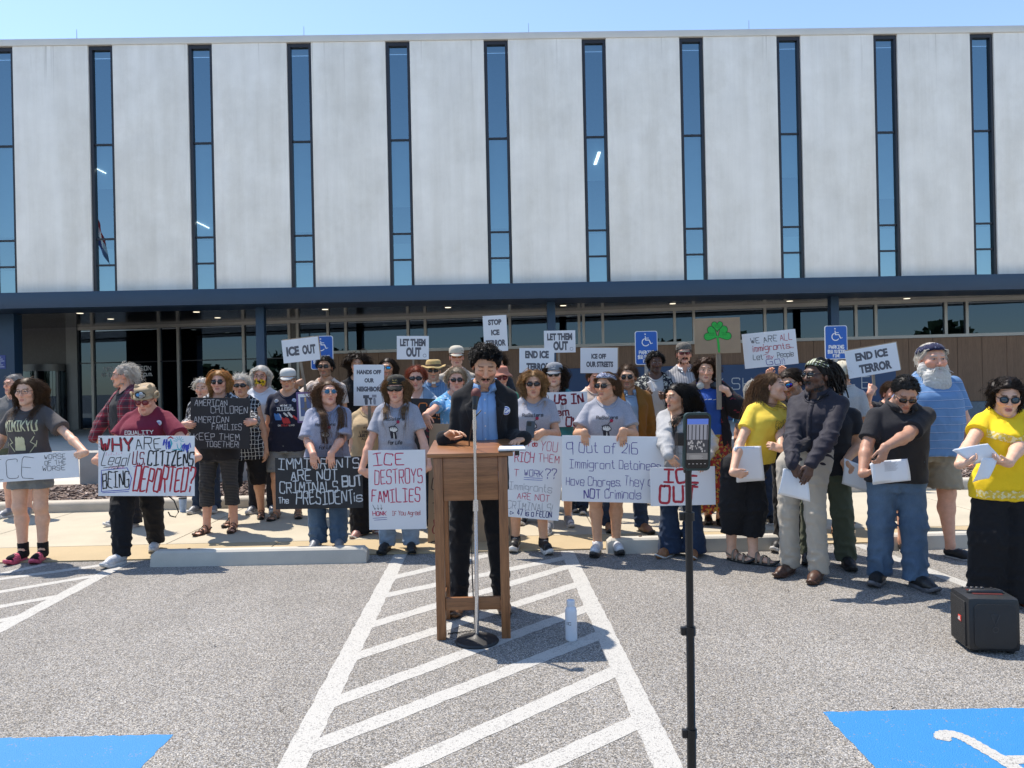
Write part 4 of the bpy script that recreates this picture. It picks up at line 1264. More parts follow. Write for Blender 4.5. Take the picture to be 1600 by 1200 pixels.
# ---------------------------------------------------------------- things worn on the head
def lens_mat(kind):
    if ('lens', kind) in SK: return SK[('lens', kind)]
    b = NB(kind + '_lens')
    c = {'dark': (.008, .008, .010), 'brown': (.05, .018, .010), 'blue': (.02, .12, .22), 'mirror_blue': (.02, .35, .75), 'mirror_violet': (.05, .10, .62), 'red': (.16, .02, .03), 'orange': (.55, .14, .01), 'steel': (.02, .05, .075), 'clear': (.6, .6, .6)}[kind]
    b.color(c); b.set(Roughness=.06); b.p.inputs['Specular IOR Level'].default_value = .7
    if kind.startswith('mirror'): b.set(Metallic=.8, Roughness=.12)
    if kind == 'mirror_violet': b.color(b.ramp(b.noise(30, 1), [(.35, (.25, .02, .4)), (.5, (.03, .10, .7)), (.65, (.02, .5, .45))]))
    SK[('lens', kind)] = b.m
    return b.m
def make_glasses(H, gp, parent):
    shape, lens = gp.get('shape', 'aviator'), gp.get('lens', 'dark')
    fr = plain(gp.get('fname', 'black_frame'), gp.get('frame', (.012, .012, .014)), .3, gp.get('metal', 0), .02)
    o2 = {'aviator': (.0235, .0205, 2.2), 'round': (.0225, .0215, 2.0), 'rect': (.0255, .0170, 3.5), 'wrap': (.031, .0185, 2.6), 'cat': (.0265, .0205, 2.6), 'spec': (.0240, .0165, 3.2)}[shape]
    zo = gp.get('z', .009)
    mb = MB()
    def ypos(x): return -.1085 + 2.1 * max(0, abs(x) - .012) ** 2 * (3.6 if shape == 'wrap' else 2.4)
    def oval(cx, kx=1.0, n=22):
        out = []
        for i in range(n):
            a = 2 * math.pi * i / n; c, s_ = math.cos(a), math.sin(a); e = 2 / o2[2]
            x = cx + kx * o2[0] * math.copysign(abs(c) ** e, c); z = zo + kx * o2[1] * math.copysign(abs(s_) ** e, s_) - (.003 if shape == 'aviator' and s_ < 0 else 0)
            out.append((x, z))
        return out
    for sx in (-1, 1):
        cx = sx * (.033 if shape == 'wrap' else .0315)
        O = oval(cx); n = len(O)
        if lens != 'clear':
            v = [(x, ypos(x), z) for x, z in O] + [(x, ypos(x) + .002, z) for x, z in O] + [(cx, ypos(cx) - .002, zo)]
            f = [(i, (i + 1) % n, 2 * n) for i in range(n)] + [(i, i + n, (i + 1) % n + n, (i + 1) % n) for i in range(n)]
            mb.add(v, f, 0)
        P = [(x, ypos(x) + .0005, z) for x, z in O]; P.append(P[0])
        mb.tube(P, gp.get('rim', .0016), 5, 1)
        e = sx * (.0315 + o2[0]) if shape != 'wrap' else sx * (.033 + o2[0])
        mb.tube([(e, ypos(e), zo + .006), (sx * .071, -.07, zo + .008), (sx * .079, -.01, zo + .006), (sx * .080, .02, zo - .004)], gp.get('arm', .0024) if shape != 'wrap' else .004, 5, 1)
    mb.tube([(-.011, ypos(.011), zo + .006), (0, -.1095, zo + .009), (.011, ypos(.011), zo + .006)], .0018, 5, 1)
    V = H.arr(np.array(mb.v)); 
    o = mesh_np(gp.get('name', 'sunglasses' if lens != 'clear' else 'glasses'), V, mb.f, [lens_mat(lens), fr], parent, True, mb.m)
    return o
def lathe_pts(prof, n=30):
    v = [(r * math.cos(2 * math.pi * k / n), r * math.sin(2 * math.pi * k / n), z) for r, z in prof for k in range(n)]
    f = [(i * n + k, i * n + (k + 1) % n, (i + 1) * n + (k + 1) % n, (i + 1) * n + k) for i in range(len(prof) - 1) for k in range(n)]
    return np.array(v), f
def make_hat(H, hp, parent, seed=0):
    k = hp['kind']; rng = random.Random(seed)
    if k == 'cap':
        prof = [(.094, .050), (.0955, .060), (.0945, .085), (.088, .108), (.070, .128), (.042, .139), (.012, .142), (.001, .1425)]
        v, f = lathe_pts(prof, 32)
        ang = np.arctan2(v[:, 1], v[:, 0]); rr = np.hypot(v[:, 0], v[:, 1])
        s_ = 1 + .0035 * np.cos(6 * ang) * (rr > .02)
        v[:, 0] *= .93 * s_; v[:, 1] = v[:, 1] * 1.12 * s_ + .010
        z0 = hp.get('z', 0); v[:, 2] += z0 + .02 * v[:, 1]
        o = mesh_np('cap', H.arr(v), f, [hp['m']], parent)
        mb = MB(); n = 16; ro = []; ri = []
        L = hp.get('brim', .07); V = []
        for i in range(n + 1):
            a = R_(180 + 180 * i / n); c, s__ = math.cos(a), math.sin(a)
            xi, yi = .0885 * c, .010 + .107 * s__
            xo, yo = .090 * c * .98, .010 + (.107 + L * max(0, -s__) ** .6) * s__
            dip = lambda x, y: z0 + .049 - 2.6 * x * x + .02 * y - .42 * max(0, -(y + .075))
            for (x, y) in ((xi, yi), (xo, yo)): V += [(x, y, dip(x, y)), (x, y, dip(x, y) - .004)]
        F = []
        for i in range(n):
            a = 4 * i; b = 4 * (i + 1)
            F += [(a, b, b + 2, a + 2), (a + 1, a + 3, b + 3, b + 1), (a + 2, b + 2, b + 3, a + 3)]
        mesh_np('cap_brim', H.arr(np.array(V)), F, [hp.get('bm', hp['m'])], o)
        if hp.get('badge'):
            V, F = [], []
            for kx in range(hp.get('nb', 3)):
                ribbon(arc(0, .083, .020 - .006 * kx, 20, 160, 10), .0045, V, F, 0, .01)
            ribbon([(-.018, .070), (.018, .070)], .005, V, F, 0, .01)
            V = [(x, -.099 + 2.0 * x * x + (z - .075) * .42, z + z0) for x, _, z in V]
            mesh_np('cap_badge', H.arr(np.array(V)), F, [hp['badge']], o)
        return o
    if k in ('straw', 'bucket', 'cat'):
        if k == 'straw': prof = [(.150, .048), (.152, .050), (.125, .058), (.098, .060), (.096, .075), (.092, .112), (.080, .134), (.055, .140), (.03, .134), (.001, .136)]
        elif k == 'bucket': prof = [(.145, .026), (.147, .028), (.12, .048), (.098, .068), (.094, .09), (.086, .122), (.070, .134), (.03, .139), (.001, .139)]
        else: prof = [(.116, .036), (.118, .038), (.108, .050), (.096, .056), (.094, .080), (.092, .114), (.082, .128), (.05, .131), (.02, .128), (.001, .128)]
        v, f = lathe_pts(prof, 40); a = np.arctan2(v[:, 1], v[:, 0]); rr = np.hypot(v[:, 0], v[:, 1])
        br = np.clip((rr - .100) / .05, 0, 1)
        v[:, 2] += br * (.010 * np.sin(3 * a + seed) + .006 * np.sin(7 * a)) + (br * .020 * np.cos(2 * a) if k == 'straw' else 0)
        v[:, 0] *= .95; v[:, 1] = v[:, 1] * 1.08 + .010; v[:, 2] += hp.get('z', 0)
        o = mesh_np('hat', H.arr(v), f, [hp['m']], parent)
        md = o.modifiers.new('thickness', 'SOLIDIFY'); md.thickness = .004; md.offset = -1
        if hp.get('band') is not None:
            prof = [(.1005, .062), (.1015, .064), (.0985, .084), (.097, .085)]
            v, f = lathe_pts(prof, 40); v[:, 0] *= .95; v[:, 1] = v[:, 1] * 1.08 + .010; v[:, 2] += hp.get('z', 0)
            mesh_np('hat_band', H.arr(v), f, [hp['band']], o)
        if k == 'cat':
            fl = Field(); R3 = np.array(H.M.to_3x3())
            V, F = [], []
            for sx in (-1, 1):
                mb = MB(); mb.tube([(sx * .052, -.01, .118), (sx * .062, -.012, .140), (sx * .066, -.012, .158)], [.026, .018, .003], 8)
                mesh_np('hat_ear', H.arr(np.array(mb.v)), mb.f, [hp['m']], o)
                fr = [(sx * (.108 + .012 * math.sin(t * 9)), -.02 + .03 * math.cos(t * 6.3) , .052 + .026 * math.sin(t * 6.3)) for t in np.linspace(0, 1, 12)]
                mb = MB(); mb.tube(fr, .010, 6); mesh_np('hat_ruffle', H.arr(np.array(mb.v)), mb.f, [hp['m']], o)
            # dark front panel with round badges
            pan = [(.050 * math.cos(t), .036 * math.sin(t)) for t in np.linspace(0, 2 * math.pi, 24, endpoint=False)]
            def fp(x, z, l): return (x, -.1035 - l + 3.0 * x * x, .086 + z)
            mesh_np('hat_panel', H.arr(np.array([fp(x, z, .003) for x, z in pan])), [tuple(range(24))], [plain('dark_hat_panel', (.03, .028, .03), .8)], o, False)
            for (bx, bz, c) in ((-.018, .002, (.15, .42, .72)), (.012, .016, (.6, .66, .7)), (.028, -.004, (.45, .42, .30)), (.006, -.018, (.45, .6, .85))):
                d = [(bx + .0155 * math.cos(t), bz + .0155 * math.sin(t)) for t in np.linspace(0, 2 * math.pi, 16, endpoint=False)]
                P = [fp(x, z, .006 + .002) for x, z in d] + [fp(bx, bz, .0105)] + [fp(x, z, .003) for x, z in d]
                F = [(i, (i + 1) % 16, 16) for i in range(16)] + [(i, i + 17, (i + 1) % 16 + 17, (i + 1) % 16) for i in range(16)]
                bo = mesh_np('pin_badge', H.arr(np.array(P)), F, [plain('badge_%d' % int(c[0] * 100), c, .35)], o)
                V, F = [], []
                ribbon(arc(bx, bz, .009, 0, 340, 12), .002, V, F, 0, .01); ribbon([(bx - .005, bz), (bx + .005, bz)], .003, V, F, 0, .01)
                V = [fp(x, z, .0112) for x, _, z in V]; mesh_np('badge_print', H.arr(np.array(V)), F, [plain('badge_ink', (.05, .09, .35), .5)], o, False)
        return o
    if k == 'band':      # bandana or headband round the brow
        z0, z1 = hp.get('z0', .052), hp.get('z1', .098)
        prof = [(.0, z0), (.006, z0), (.008, (z0 + z1) / 2), (.006, z1), (.0, z1)]
        n = 40; v = []
        for e, z in prof:
            for i in range(n):
                a = 2 * math.pi * i / n
                zz = z + hp.get('slope', -.25) * (math.sin(a)) * .1
                q = max(.05, 1 - ((zz - SKC[2]) / (SKR[2] + .012)) ** 2) ** .5
                v.append(((SKR[0] + .012 + e) * q * math.cos(a), SKC[1] + (SKR[1] + .012 + e) * q * math.sin(a), zz + .002 * math.sin(9 * a)))
        f = [(i * n + k_, i * n + (k_ + 1) % n, (i + 1) * n + (k_ + 1) % n, (i + 1) * n + k_) for i in range(len(prof) - 1) for k_ in range(n)]
        return mesh_np(hp.get('name', 'headband'), H.arr(np.array(v)), f, [hp['m']], parent)
    if k == 'beanie':
        f = Field(); R3 = np.array(H.M.to_3x3()); f.ell(npv(H.pt((0, .016, .042))), np.array([.090, .110, .096]) * H.hs, .01, 'u', R3)
        c = npv(H.pt(SKC)); t = np.array(H.M.translation)
        def mask(X, Y, Z):
            px, py, pz = X - t[0], Y - t[1], Z - t[2]
            y = px * R3[0, 1] + py * R3[1, 1] + pz * R3[2, 1]; z = px * R3[0, 2] + py * R3[1, 2] + pz * R3[2, 2]
            return .045 * H.hs - z - .35 * (y + .02)
        f.add(mask, c - .2, c + .2, 0, 'i'); folds(f, c - .2, c + .2, .004, seed, .05)
        D, lo, h = f.grid(c - .16, c + .17, .007); v, q = surface_nets(D, lo, h)
        return mesh_np('knit_hat', v, q, [hp['m']], parent)
# ================================================================== shoes (made once per kind, copied)
SHOES = {}
def outline(L=.27, w=.048, heel=.036):
    P = []
    for i in range(34):
        t = 2 * math.pi * i / 34; s_, c = math.sin(t), math.cos(t)
        y = .062 - L / 2 * (1 + 0) + L / 2 * c
        fr = (c + 1) / 2
        ww = (w * (1 - fr) + heel * fr) * (1 - .12 * math.exp(-((fr - .55) / .2) ** 2))
        P.append((math.copysign(abs(s_) ** .75, s_) * ww, y))
    return P          # y from +.062 (heel) to -.208 (toe)
def shoe_mesh(kind, m1, m2):
    key = (kind, m1.name, m2.name)
    if key in SHOES: return SHOES[key]
    V, F, MI = [], [], []
    def addm(v, f, mi):
        b = len(V); V.extend([tuple(map(float, q)) for q in v]); F.extend([tuple(int(i) + b for i in q) for q in f]); MI.extend([mi] * len(f))
    th = {'sneaker': .028, 'runner': .034, 'hitop': .026, 'loafer': .012, 'boot': .028, 'sandal': .020, 'slide': .028, 'clog': .026, 'flip': .014, 'dress': .016}[kind]
    P = outline(w=.050 if kind in ('slide', 'clog', 'runner') else .046)
    mb = MB(); n = len(P)
    rings = [(0.97, 0.0), (1.03, th * .3), (1.02, th * .85), (.97, th)]
    v = []
    for sc, z in rings:
        for x, y in P:
            toe = max(0, (-.13 - y)) ** 1.5 * 1.6
            v.append((x * sc, (y + .073) * sc - .073, z + toe))
    f = [tuple(range(n - 1, -1, -1))] + [(i * n + k, i * n + (k + 1) % n, (i + 1) * n + (k + 1) % n, (i + 1) * n + k) for i in range(3) for k in range(n)] + [tuple(range(3 * n, 4 * n))]
    # the outline runs one way round; flip if its area is negative
    ar = sum(P[i][0] * P[(i + 1) % n][1] - P[(i + 1) % n][0] * P[i][1] for i in range(n))
    if ar < 0: f = [tuple(reversed(q)) for q in f]
    addm(v, f, 1)
    if kind in ('sneaker', 'runner', 'hitop', 'loafer', 'boot', 'clog', 'dress'):
        fl = Field()
        fl.cap((0, .030, th + .030), (0, -.100, th + .022), .037, .041, .02)
        fl.cap((0, -.10, th + .020), (0, -.160, th + .010), .040, .030, .02)
        fl.cap((0, -.02, th + .045), (0, -.09, th + .030), .033, .030, .02)
        if kind in ('hitop', 'boot'): fl.cap((0, .022, th + .05), (0, .018, .135), .040, .043, .02)
        elif kind != 'loafer' and kind != 'clog': fl.cap((0, .022, th + .045), (0, .012, .088), .037, .040, .02)
        def flat(X, Y, Z): return (th - .008) - Z
        fl.add(flat, (-.1, -.25, -.1), (.1, .12, .3), 0, 'i')
        if kind in ('runner', 'sneaker', 'hitop', 'boot', 'dress'):
            fl.cap((0, .015, .16), (0, .018, .082 if kind not in ('hitop', 'boot') else .12), .030, .028, .008, 's')
        if kind in ('loafer', 'clog'): fl.cap((0, .03, .12), (0, -.015, .075), .034, .028, .01, 's')
        D, lo, h = fl.grid((-.07, -.23, -.01), (.07, .09, .16), .006)
        v, q = surface_nets(D, lo, h); addm(v, q, 0)
        if kind in ('runner', 'sneaker', 'hitop', 'boot', 'dress'):
            mb = MB()
            for k in range(4):
                y = -.045 - .019 * k; z = th + .077 - .010 * k - (.004 * k)
                mb.tube([(-.020, y + .004, z - .008), (0, y, z), (.020, y + .004, z - .008)], .0032, 5)
            addm(mb.v, mb.f, 2)
    else:
        mb = MB()
        def strap(y, dz, w=.011, tw=0.0):
            pts = [(.046 * math.cos(a), y + tw * math.cos(a), th + dz * math.sin(a) ** .8) for a in np.linspace(0.001, math.pi - .001, 11)]
            v = []; f = []
            for x, yy, z in pts: v += [(x, yy - w, z), (x, yy + w, z), (x * .94, yy + w, z - .004), (x * .94, yy - w, z - .004)]
            for i in range(10):
                for k in range(4): f.append((4 * i + k, 4 * i + (k + 1) % 4, 4 * i + 4 + (k + 1) % 4, 4 * i + 4 + k))
            mb.add(v, f)
        if kind == 'slide':
            for y, dz in ((-.075, .062), (-.095, .058), (-.115, .052), (-.133, .045)): strap(y, dz, .0125)
        elif kind == 'flip': strap(-.085, .050, .010, .02); strap(-.095, .048, .010, -.02)
        else:
            strap(-.115, .044, .011, .012); strap(-.075, .060, .010, -.015); strap(-.02, .082, .009)
            mb.tube([(-.040, .0, th + .03), (-.036, .05, th + .045), (0, .068, th + .05), (.036, .05, th + .045), (.040, .0, th + .03)], .006, 6)
        addm(mb.v, mb.f, 0)
    lace = plain('pale_laces', (.55, .53, .5), .8) if kind != 'boot' else plain('brown_laces', (.12, .07, .04), .8)
    o = mesh_np('shoe', V, F, [m1, m2, lace], None, True, MI)
    me = o.data; bpy.data.objects.remove(o)
    SHOES[key] = (me, th)
    return SHOES[key]

PEOPLE = []
def person(label, u, top, Y, g='m', w=.2, yaw=0, head=(0, 0, 0), skin=(.56, .34, .25), gz=.0, feet=None, hands=(None, None), hairpad=.018, **sp):
    """one person. u, top: where the crown of the head is in the photo; Y: metres from the camera. Sides: index 0 the one on
    the viewer's left when the person faces us"""
    seed = len(PEOPLE) * 17 + 5; rng = random.Random(seed)
    w = w * .70
    sp.update(g=g, w=w)
    if feet: Y = (on_ground(*feet[0], gz).y + on_ground(*feet[1], gz).y) / 2
    hp3 = at(u, top, Y)
    h = hp3.z - gz - hairpad + sp.get('hadd', 0)
    s = h / 1.75
    if feet:
        F3 = [on_ground(a, b, gz) for a, b in feet]
        base = (F3[0] + F3[1]) / 2
        lean0 = hp3.x - base.x
    else:
        base = Vector((hp3.x, Y, gz)); F3 = None; lean0 = 0
    base.y = base.y if feet else Y
    root = empty('person', (base.x, base.y, gz), label, 'person', sp.get('group'), None, R_(yaw))
    Ri = Matrix.Rotation(-R_(yaw), 3, 'Z')
    loc = lambda P: Ri @ (Vector(P) - Vector((base.x, base.y, gz)))
    dloc = lambda D: Ri @ Vector(D)
    lean = Ri @ Vector((lean0, sp.get('leany', 0.0), 0))
    fem = g == 'f'
    hs = (.55 + .45 * s) * sp.get('hsc', 1.02)
    # ---- torso tables (at 1.75 m), then scaled
    z = np.array([.80, .92, 1.02, 1.10, 1.22, 1.32, 1.40, 1.455, 1.50])
    if fem:
        A = np.array([.150, .178, .162, .140, .145, .153, .142, .098, .058]); B = np.array([.095, .118, .108, .096, .108, .118, .092, .064, .052]); C = np.array([.01, .012, .004, -.002, -.010, -.015, .010, .024, .026])
    else:
        A = np.array([.145, .166, .158, .150, .160, .172, .164, .116, .064]); B = np.array([.095, .114, .108, .104, .112, .120, .098, .068, .055]); C = np.array([.01, .012, .002, -.004, -.006, -.006, .013, .024, .026])
    A = A + w * np.array([.05, .075, .090, .100, .075, .050, .036, .025, .012]); Bf = w * np.array([.03, .05, .085, .105, .085, .06, .035, .018, .012]); Bb = w * np.array([.03, .05, .045, .04, .035, .035, .03, .02, .01])
    if fem: Bf = Bf + np.array([0, 0, 0, 0, .018, .030, .008, 0, 0]) * sp.get('bust', 1)
    front = C - B - Bf; back = C + B + Bb
    z = z * s; sw = sp.get('sw', 1.0)
    A, front, back = A * (.35 + .65 * s) * np.where(z > 1.2 * s, sw, 1), front * (.35 + .65 * s), back * (.35 + .65 * s)
    lx = lean.x * np.interp(z, [.8 * s, 1.5 * s], [.25, .92]); ly = lean.y * np.interp(z, [.8 * s, 1.5 * s], [.05, .92])
    zz, A, front, back, LX, LY = smooth_tab(z, A, front, back, lx, ly)
    cyl = (front + back) / 2 + LY; Bd = (back - front) / 2
    body = Field()
    loft(body, zz, A, Bd, LX, cyl, .80 * s, 1.50 * s)
    nk = Vector((lean.x * .93, .018 + lean.y * .93, 1.475 * s))
    # ---- head
    hy, hpi, hr = head
    HM = Matrix.Rotation(R_(hy - yaw), 3, 'Z') @ Matrix.Rotation(R_(hr), 3, 'Y') @ Matrix.Rotation(R_(hpi), 3, 'X')
    piv = Vector((lean.x, .004 + lean.y, h - (.123 + .075) * hs))
    T = piv - HM @ (Vector((0, .022, -.075)) * hs)
    M4 = HM.to_4x4(); M4.translation = T
    H = Head(M4, hs)
    r_n = (.046 if fem else .055) + .012 * w
    body.cap(npv(nk), npv(H.pt((0, .025, -.05))), r_n * 1.08, r_n * .95, .03)
    for sx in (-1, 1): body.cap(npv(nk + Vector((sx * .03, .008, .02))), npv(Vector((nk.x + sx * (.128 + .02 * w) * s * sw, nk.y - .004, 1.422 * s))), .043, .040, .04)
    # ---- arms
    shx = ((.146 if fem else .170) + .028 * w) * (.35 + .65 * s) * sw
    J = []
    hand_blocks = []
    for i, sd in enumerate((-1, 1)):
        hd = hands[i] or {}
        S = Vector((nk.x + sd * shx, .016 + lean.y * .85, 1.398 * s + .006 * w))
        L1, L2 = .285 * s, .25 * s
        hsz = .93 * (.4 + .6 * s) * (.93 if fem else 1.03)
        if 'at' in hd or 'w' in hd:
            K = loc(at(*hd['at'])) if 'at' in hd else Vector(hd['w'])
            d, n = dloc(hd['d']), dloc(hd['n'])
        else:
            out = hd.get('out', .05 + .05 * w)
            K = S + Vector((sd * out, hd.get('fwd', -.05), -(.63 * s)))
            d, n = Vector((sd * .04, -.12, -1)), Vector((-sd * .9, .25, 0))
        dN = d.normalized(); W = K - dN * (.088 * hsz)
        if W.z > S.z - .02: S = S + Vector((-sd * .012, 0, .03))
        pole = Vector(hd['pole']) if 'pole' in hd else Vector((sd * .55, .35, -.75))
        E = ik(S, W, L1, L2, pole)
        ar = .93 + .28 * w + (0 if not fem else -.06)
        body.cap(npv(S), npv(E), .050 * ar, .038 * ar, .03)
        body.ell(npv(S + Vector((0, 0, -.022))), (.047 * ar, .047 * ar, .055), .03)
        mid = E.lerp(W, .28)
        body.cap(npv(E), npv(mid), .038 * ar, .041 * ar, .02); body.cap(npv(mid), npv(W), .041 * ar, .0255 * (1 + .1 * w), .02)
        hand(body, K, d, n, sd, hd.get('pose', 'relax'), hsz)
        body.cap(npv(W), npv(W + dN * .02), .0255, .026, .015)
        J.append((S, E, W, ar)); hand_blocks.append(K)
    # ---- legs
    LG = []
    for i, sd in enumerate((-1, 1)):
        hip = Vector((sd * (.088 + .035 * w) * s, .012 + .0, .90 * s))
        if F3: f3 = loc(F3[i])
        else: f3 = Vector((sd * (.10 + .03 * w + sp.get('stance', 0)), 0.0, 0))
        fy = sp.get('toe', (12, 12))[i] * sd
        ank = Vector((f3.x, f3.y + .02, .085 * s + .012))
        kn = hip.lerp(ank, .5) + Vector((sd * .006, -.022 - sp.get('knee', (0, 0))[i], .02 * s))
        lw = 1 + .45 * w
        body.cap(npv(hip), npv(kn), .082 * lw, .052 * (1 + .3 * w), .04)
        cf = kn.lerp(ank, .30) + Vector((0, .020, 0))
        body.cap(npv(kn), npv(cf), .050 * (1 + .3 * w), .053 * (1 + .25 * w), .03); body.cap(npv(cf), npv(ank), .051 * (1 + .25 * w), .036, .03)
        body.ell(npv(kn + Vector((0, -.028, 0))), (.040, .030, .045), .03)
        LG.append((hip, kn, ank, f3, fy))
    kind, sm1, sm2 = sp['shoes']
    meS, th = shoe_mesh(kind, sm1, sm2)
    bare = kind in ('sandal', 'slide', 'flip')
    for (hip, kn, ank, f3, fy) in LG:
        Rf = Matrix.Rotation(R_(fy), 3, 'Z'); fk = .9 + .1 * s if not fem else .86 + .08 * s
        q = lambda x, y, zz_: npv(f3 + Rf @ Vector((x * fk, y * fk, zz_)))
        t0 = th
        body.cap(q(0, .030, t0 + .030), npv(ank), .032, .036, .02)
        body.cap(q(0, .028, t0 + .026), q(0, -.09, t0 + .020), .029, .026, .02)
        body.cap(q(-.018, -.09, t0 + .016), q(-.02, -.14, t0 + .012), .020, .013, .015); body.cap(q(.014, -.09, t0 + .016), q(.016, -.14, t0 + .012), .020, .013, .015)
        if bare:
            for k5, tx in enumerate((-.030, -.013, .002, .016, .029)): body.cap(q(tx, -.13, t0 + .012), q(tx * 1.05, -.162 - .010 * (2 - abs(k5 - 1.4)) * .8, t0 + .009), .0095, .0085, .004)
    add_head(body, H, sp)
    # ---- body mesh: coarse for the whole figure, fine for head and hands
    allp = [p for p in (S for j in J for S in j[:3])] + hand_blocks
    lo = np.array([min([-.30] + [p.x for p in allp]) - .10, min([-.30] + [p.y for p in allp]) - .10, -.02]); hi = np.array([max([.30] + [p.x for p in allp]) + .10, max([.22] + [p.y for p in allp]) + .10, max([h] + [p.z for p in allp]) + .10])
    if F3:
        for (hip, kn, ank, f3, fy) in LG:
            lo[:2] = np.minimum(lo[:2], npv(f3)[:2] - .2); hi[:2] = np.maximum(hi[:2], npv(f3)[:2] + .14)
    hc = .0135
    D, l0, hh = body.grid(lo, hi, hc); V, F = surface_nets(D, l0, hh)
    blocks = []
    c = npv(H.pt((0, 0, .0))); blocks.append((c - .152 * hs, c + np.array([.152, .152, .165]) * hs, .0044 if sp.get('fine', True) else .0075))
    for K in hand_blocks: blocks.append((npv(K) - .115, npv(K) + .115, .0046))
    VV, FF = [], []
    cen = V[F].mean(1)
    keep = np.ones(len(F), bool)
    for a, b, _ in blocks: keep &= ~((cen > a + hc * 1.2) & (cen < b - hc * 1.2)).all(1)
    VV.append(V); FF.append(F[keep]); nb = len(V)
    for bi, (a, b, hf) in enumerate(blocks):
        D, l0, hh = body.grid(a, b, hf); v, f = surface_nets(D, l0, hh)
        if not len(v): continue
        for aa, bb, _ in blocks[:bi]:
            cc = v[f].mean(1); f = f[~((cc > aa + hf) & (cc < bb - hf)).all(1)]
        VV.append(v); FF.append(f + nb); nb += len(v)
    V = np.concatenate(VV); F = np.concatenate(FF)
    used = np.unique(F); rm = np.full(len(V), -1); rm[used] = np.arange(len(used)); V, F = V[used], rm[F]
    Cc = head_colors(V, H, sp, skin)
    mesh_np('body', V, F, [skin_mat()], root, True, None, Cc)
    # ---- shoes
    for i, (hip, kn, ank, f3, fy) in enumerate(LG):
        o = bpy.data.objects.new('sandal' if kind in ('sandal', 'flip', 'slide') else 'shoe', meS); col.objects.link(o); o.parent = root
        k_ = (.97 + .06 * s) if not fem else (.91 + .05 * s)
        o.location = (f3.x, f3.y, 0); o.rotation_euler = (0, 0, R_(fy)); o.scale = (k_, k_, 1)
    if 'socks' in sp:
        ms, hgt = sp['socks']
        for (hip, kn, ank, f3, fy) in LG:
            fl = Field(); e = ank + Vector((0, .004, hgt)); Rf = Matrix.Rotation(R_(fy), 3, 'Z'); z1 = ank.z + hgt
            fl.cap(npv(ank + Vector((0, .01, -.03))), npv(e), .043, .046, .01); fl.cap(npv(f3 + Rf @ Vector((0, .03, th + .032))), npv(f3 + Rf @ Vector((0, -.13, th + .022))), .036, .034, .02)
            fl.add(lambda X, Y_, Z: np.maximum(Z - z1, (th + .001) - Z) + 0 * X, lo, hi, 0, 'i')
            a = np.array([f3.x - .14, f3.y - .22, 0]); b = np.array([f3.x + .14, f3.y + .15, z1 + .02])
            D, l0, hh = fl.grid(a, b, .007); v, f = surface_nets(D, l0, hh); mesh_np('sock', v, f, [ms], root)
    # ---- lower garment
    lg = sp.get('legs')
    if lg:
        fl = Field(); kd, m = lg['kind'], lg['m']; zw = lg.get('waist', 1.04) * s
        o_ = lg.get('off', .007)
        zcut = {'jeans': .055, 'slim': .07, 'wide': .035, 'boot': .03, 'shorts': lg.get('cut', .56) * s, 'capri': lg.get('cut', .30) * s, 'skirt': lg.get('cut', .30) * s}[kd]
        bz = zz <= zw + .05
        loft(fl, zz, A + o_, Bd + o_, LX, cyl, .78 * s, zw)
        if kd == 'skirt':
            tz = np.array([zcut - .02, .6 * s, .8 * s, .95 * s]); fx = lg.get('flare', .12)
            tA = np.array([A[8] + fx, A[8] + fx * .55, A[6] + .03, A[10] + .015]); tB = np.array([Bd[8] + fx * .8, Bd[8] + fx * .45, Bd[6] + .03, Bd[10] + .02])
            fm = Vector((sum(L[3].x for L in LG) / 2, sum(L[3].y for L in LG) / 2, 0))
            tx = np.array([fm.x, fm.x * .5, LX[5], LX[10]]); ty = np.array([fm.y + .01, fm.y * .5 + .01, cyl[5], cyl[10]])
            q = smooth_tab(tz, tA, tB, tx, ty); loft(fl, q[0], q[1], q[2], q[3], q[4], zcut, .95 * s, 2.1)
        for (hip, kn, ank, f3, fy) in LG:
            if kd == 'skirt': break
            lw = 1 + .45 * w
            rh, rk = .082 * lw + o_ + .004, .052 * (1 + .3 * w)
            if kd == 'shorts':
                e = hip.lerp(kn, min(1.2, (hip.z - zcut) / (hip.z - kn.z)))
                fl.cap(npv(hip), npv(e + Vector((0, 0, -.03))), rh, rk + lg.get('ease', .034) + .02, .03)
            elif kd == 'capri':
                e = kn.lerp(ank, (kn.z - zcut) / (kn.z - ank.z))
                fl.cap(npv(hip), npv(kn), rh, rk + lg.get('ease', .014), .03); fl.cap(npv(kn), npv(e + Vector((0, .01, -.03))), rk + lg.get('ease', .014), rk + lg.get('ease', .014) + lg.get('hem', .004), .02)
            else:
                ek, ea = {'jeans': (.014, .032), 'slim': (.012, .014), 'wide': (.045, .07), 'boot': (.014, .065)}[kd]
                ek += lg.get('ease', 0)
                fl.cap(npv(hip), npv(kn), rh, rk + ek, .03)
                fl.cap(npv(kn), npv(ank + Vector((0, .004, -.03))), rk + ek, .036 + ea + lg.get('ease', 0), .03)
        fl.add(lambda X, Y_, Z: np.maximum(zcut - Z, Z - zw) + 0 * X, lo - .3, hi + .3, 0, 'i')
        amp = lg.get('fold', .010)
        knz = LG[0][1].z
        def wh(X, Y_, Z): return .35 + .9 * np.exp(-((Z - .16) / .10) ** 2) + .6 * np.exp(-((Z - knz) / .10) ** 2) + .5 * np.exp(-((Z - .80 * s) / .07) ** 2) + 0 * X
        if kd != 'skirt': folds(fl, lo - .3, hi + .3, amp, seed + 3, lg.get('wl', .075), .25, wh)
        else:
            def pleat(X, Y_, Z): return -lg.get('fold', .012) * np.clip((.95 * s - Z) * 2.2, 0, 1.2) * np.sin(np.arctan2(Y_ - .02, X) * 13 + 2 * np.sin(Z * 5))
            fl.add(pleat, lo - .3, hi + .3, 0, '+')
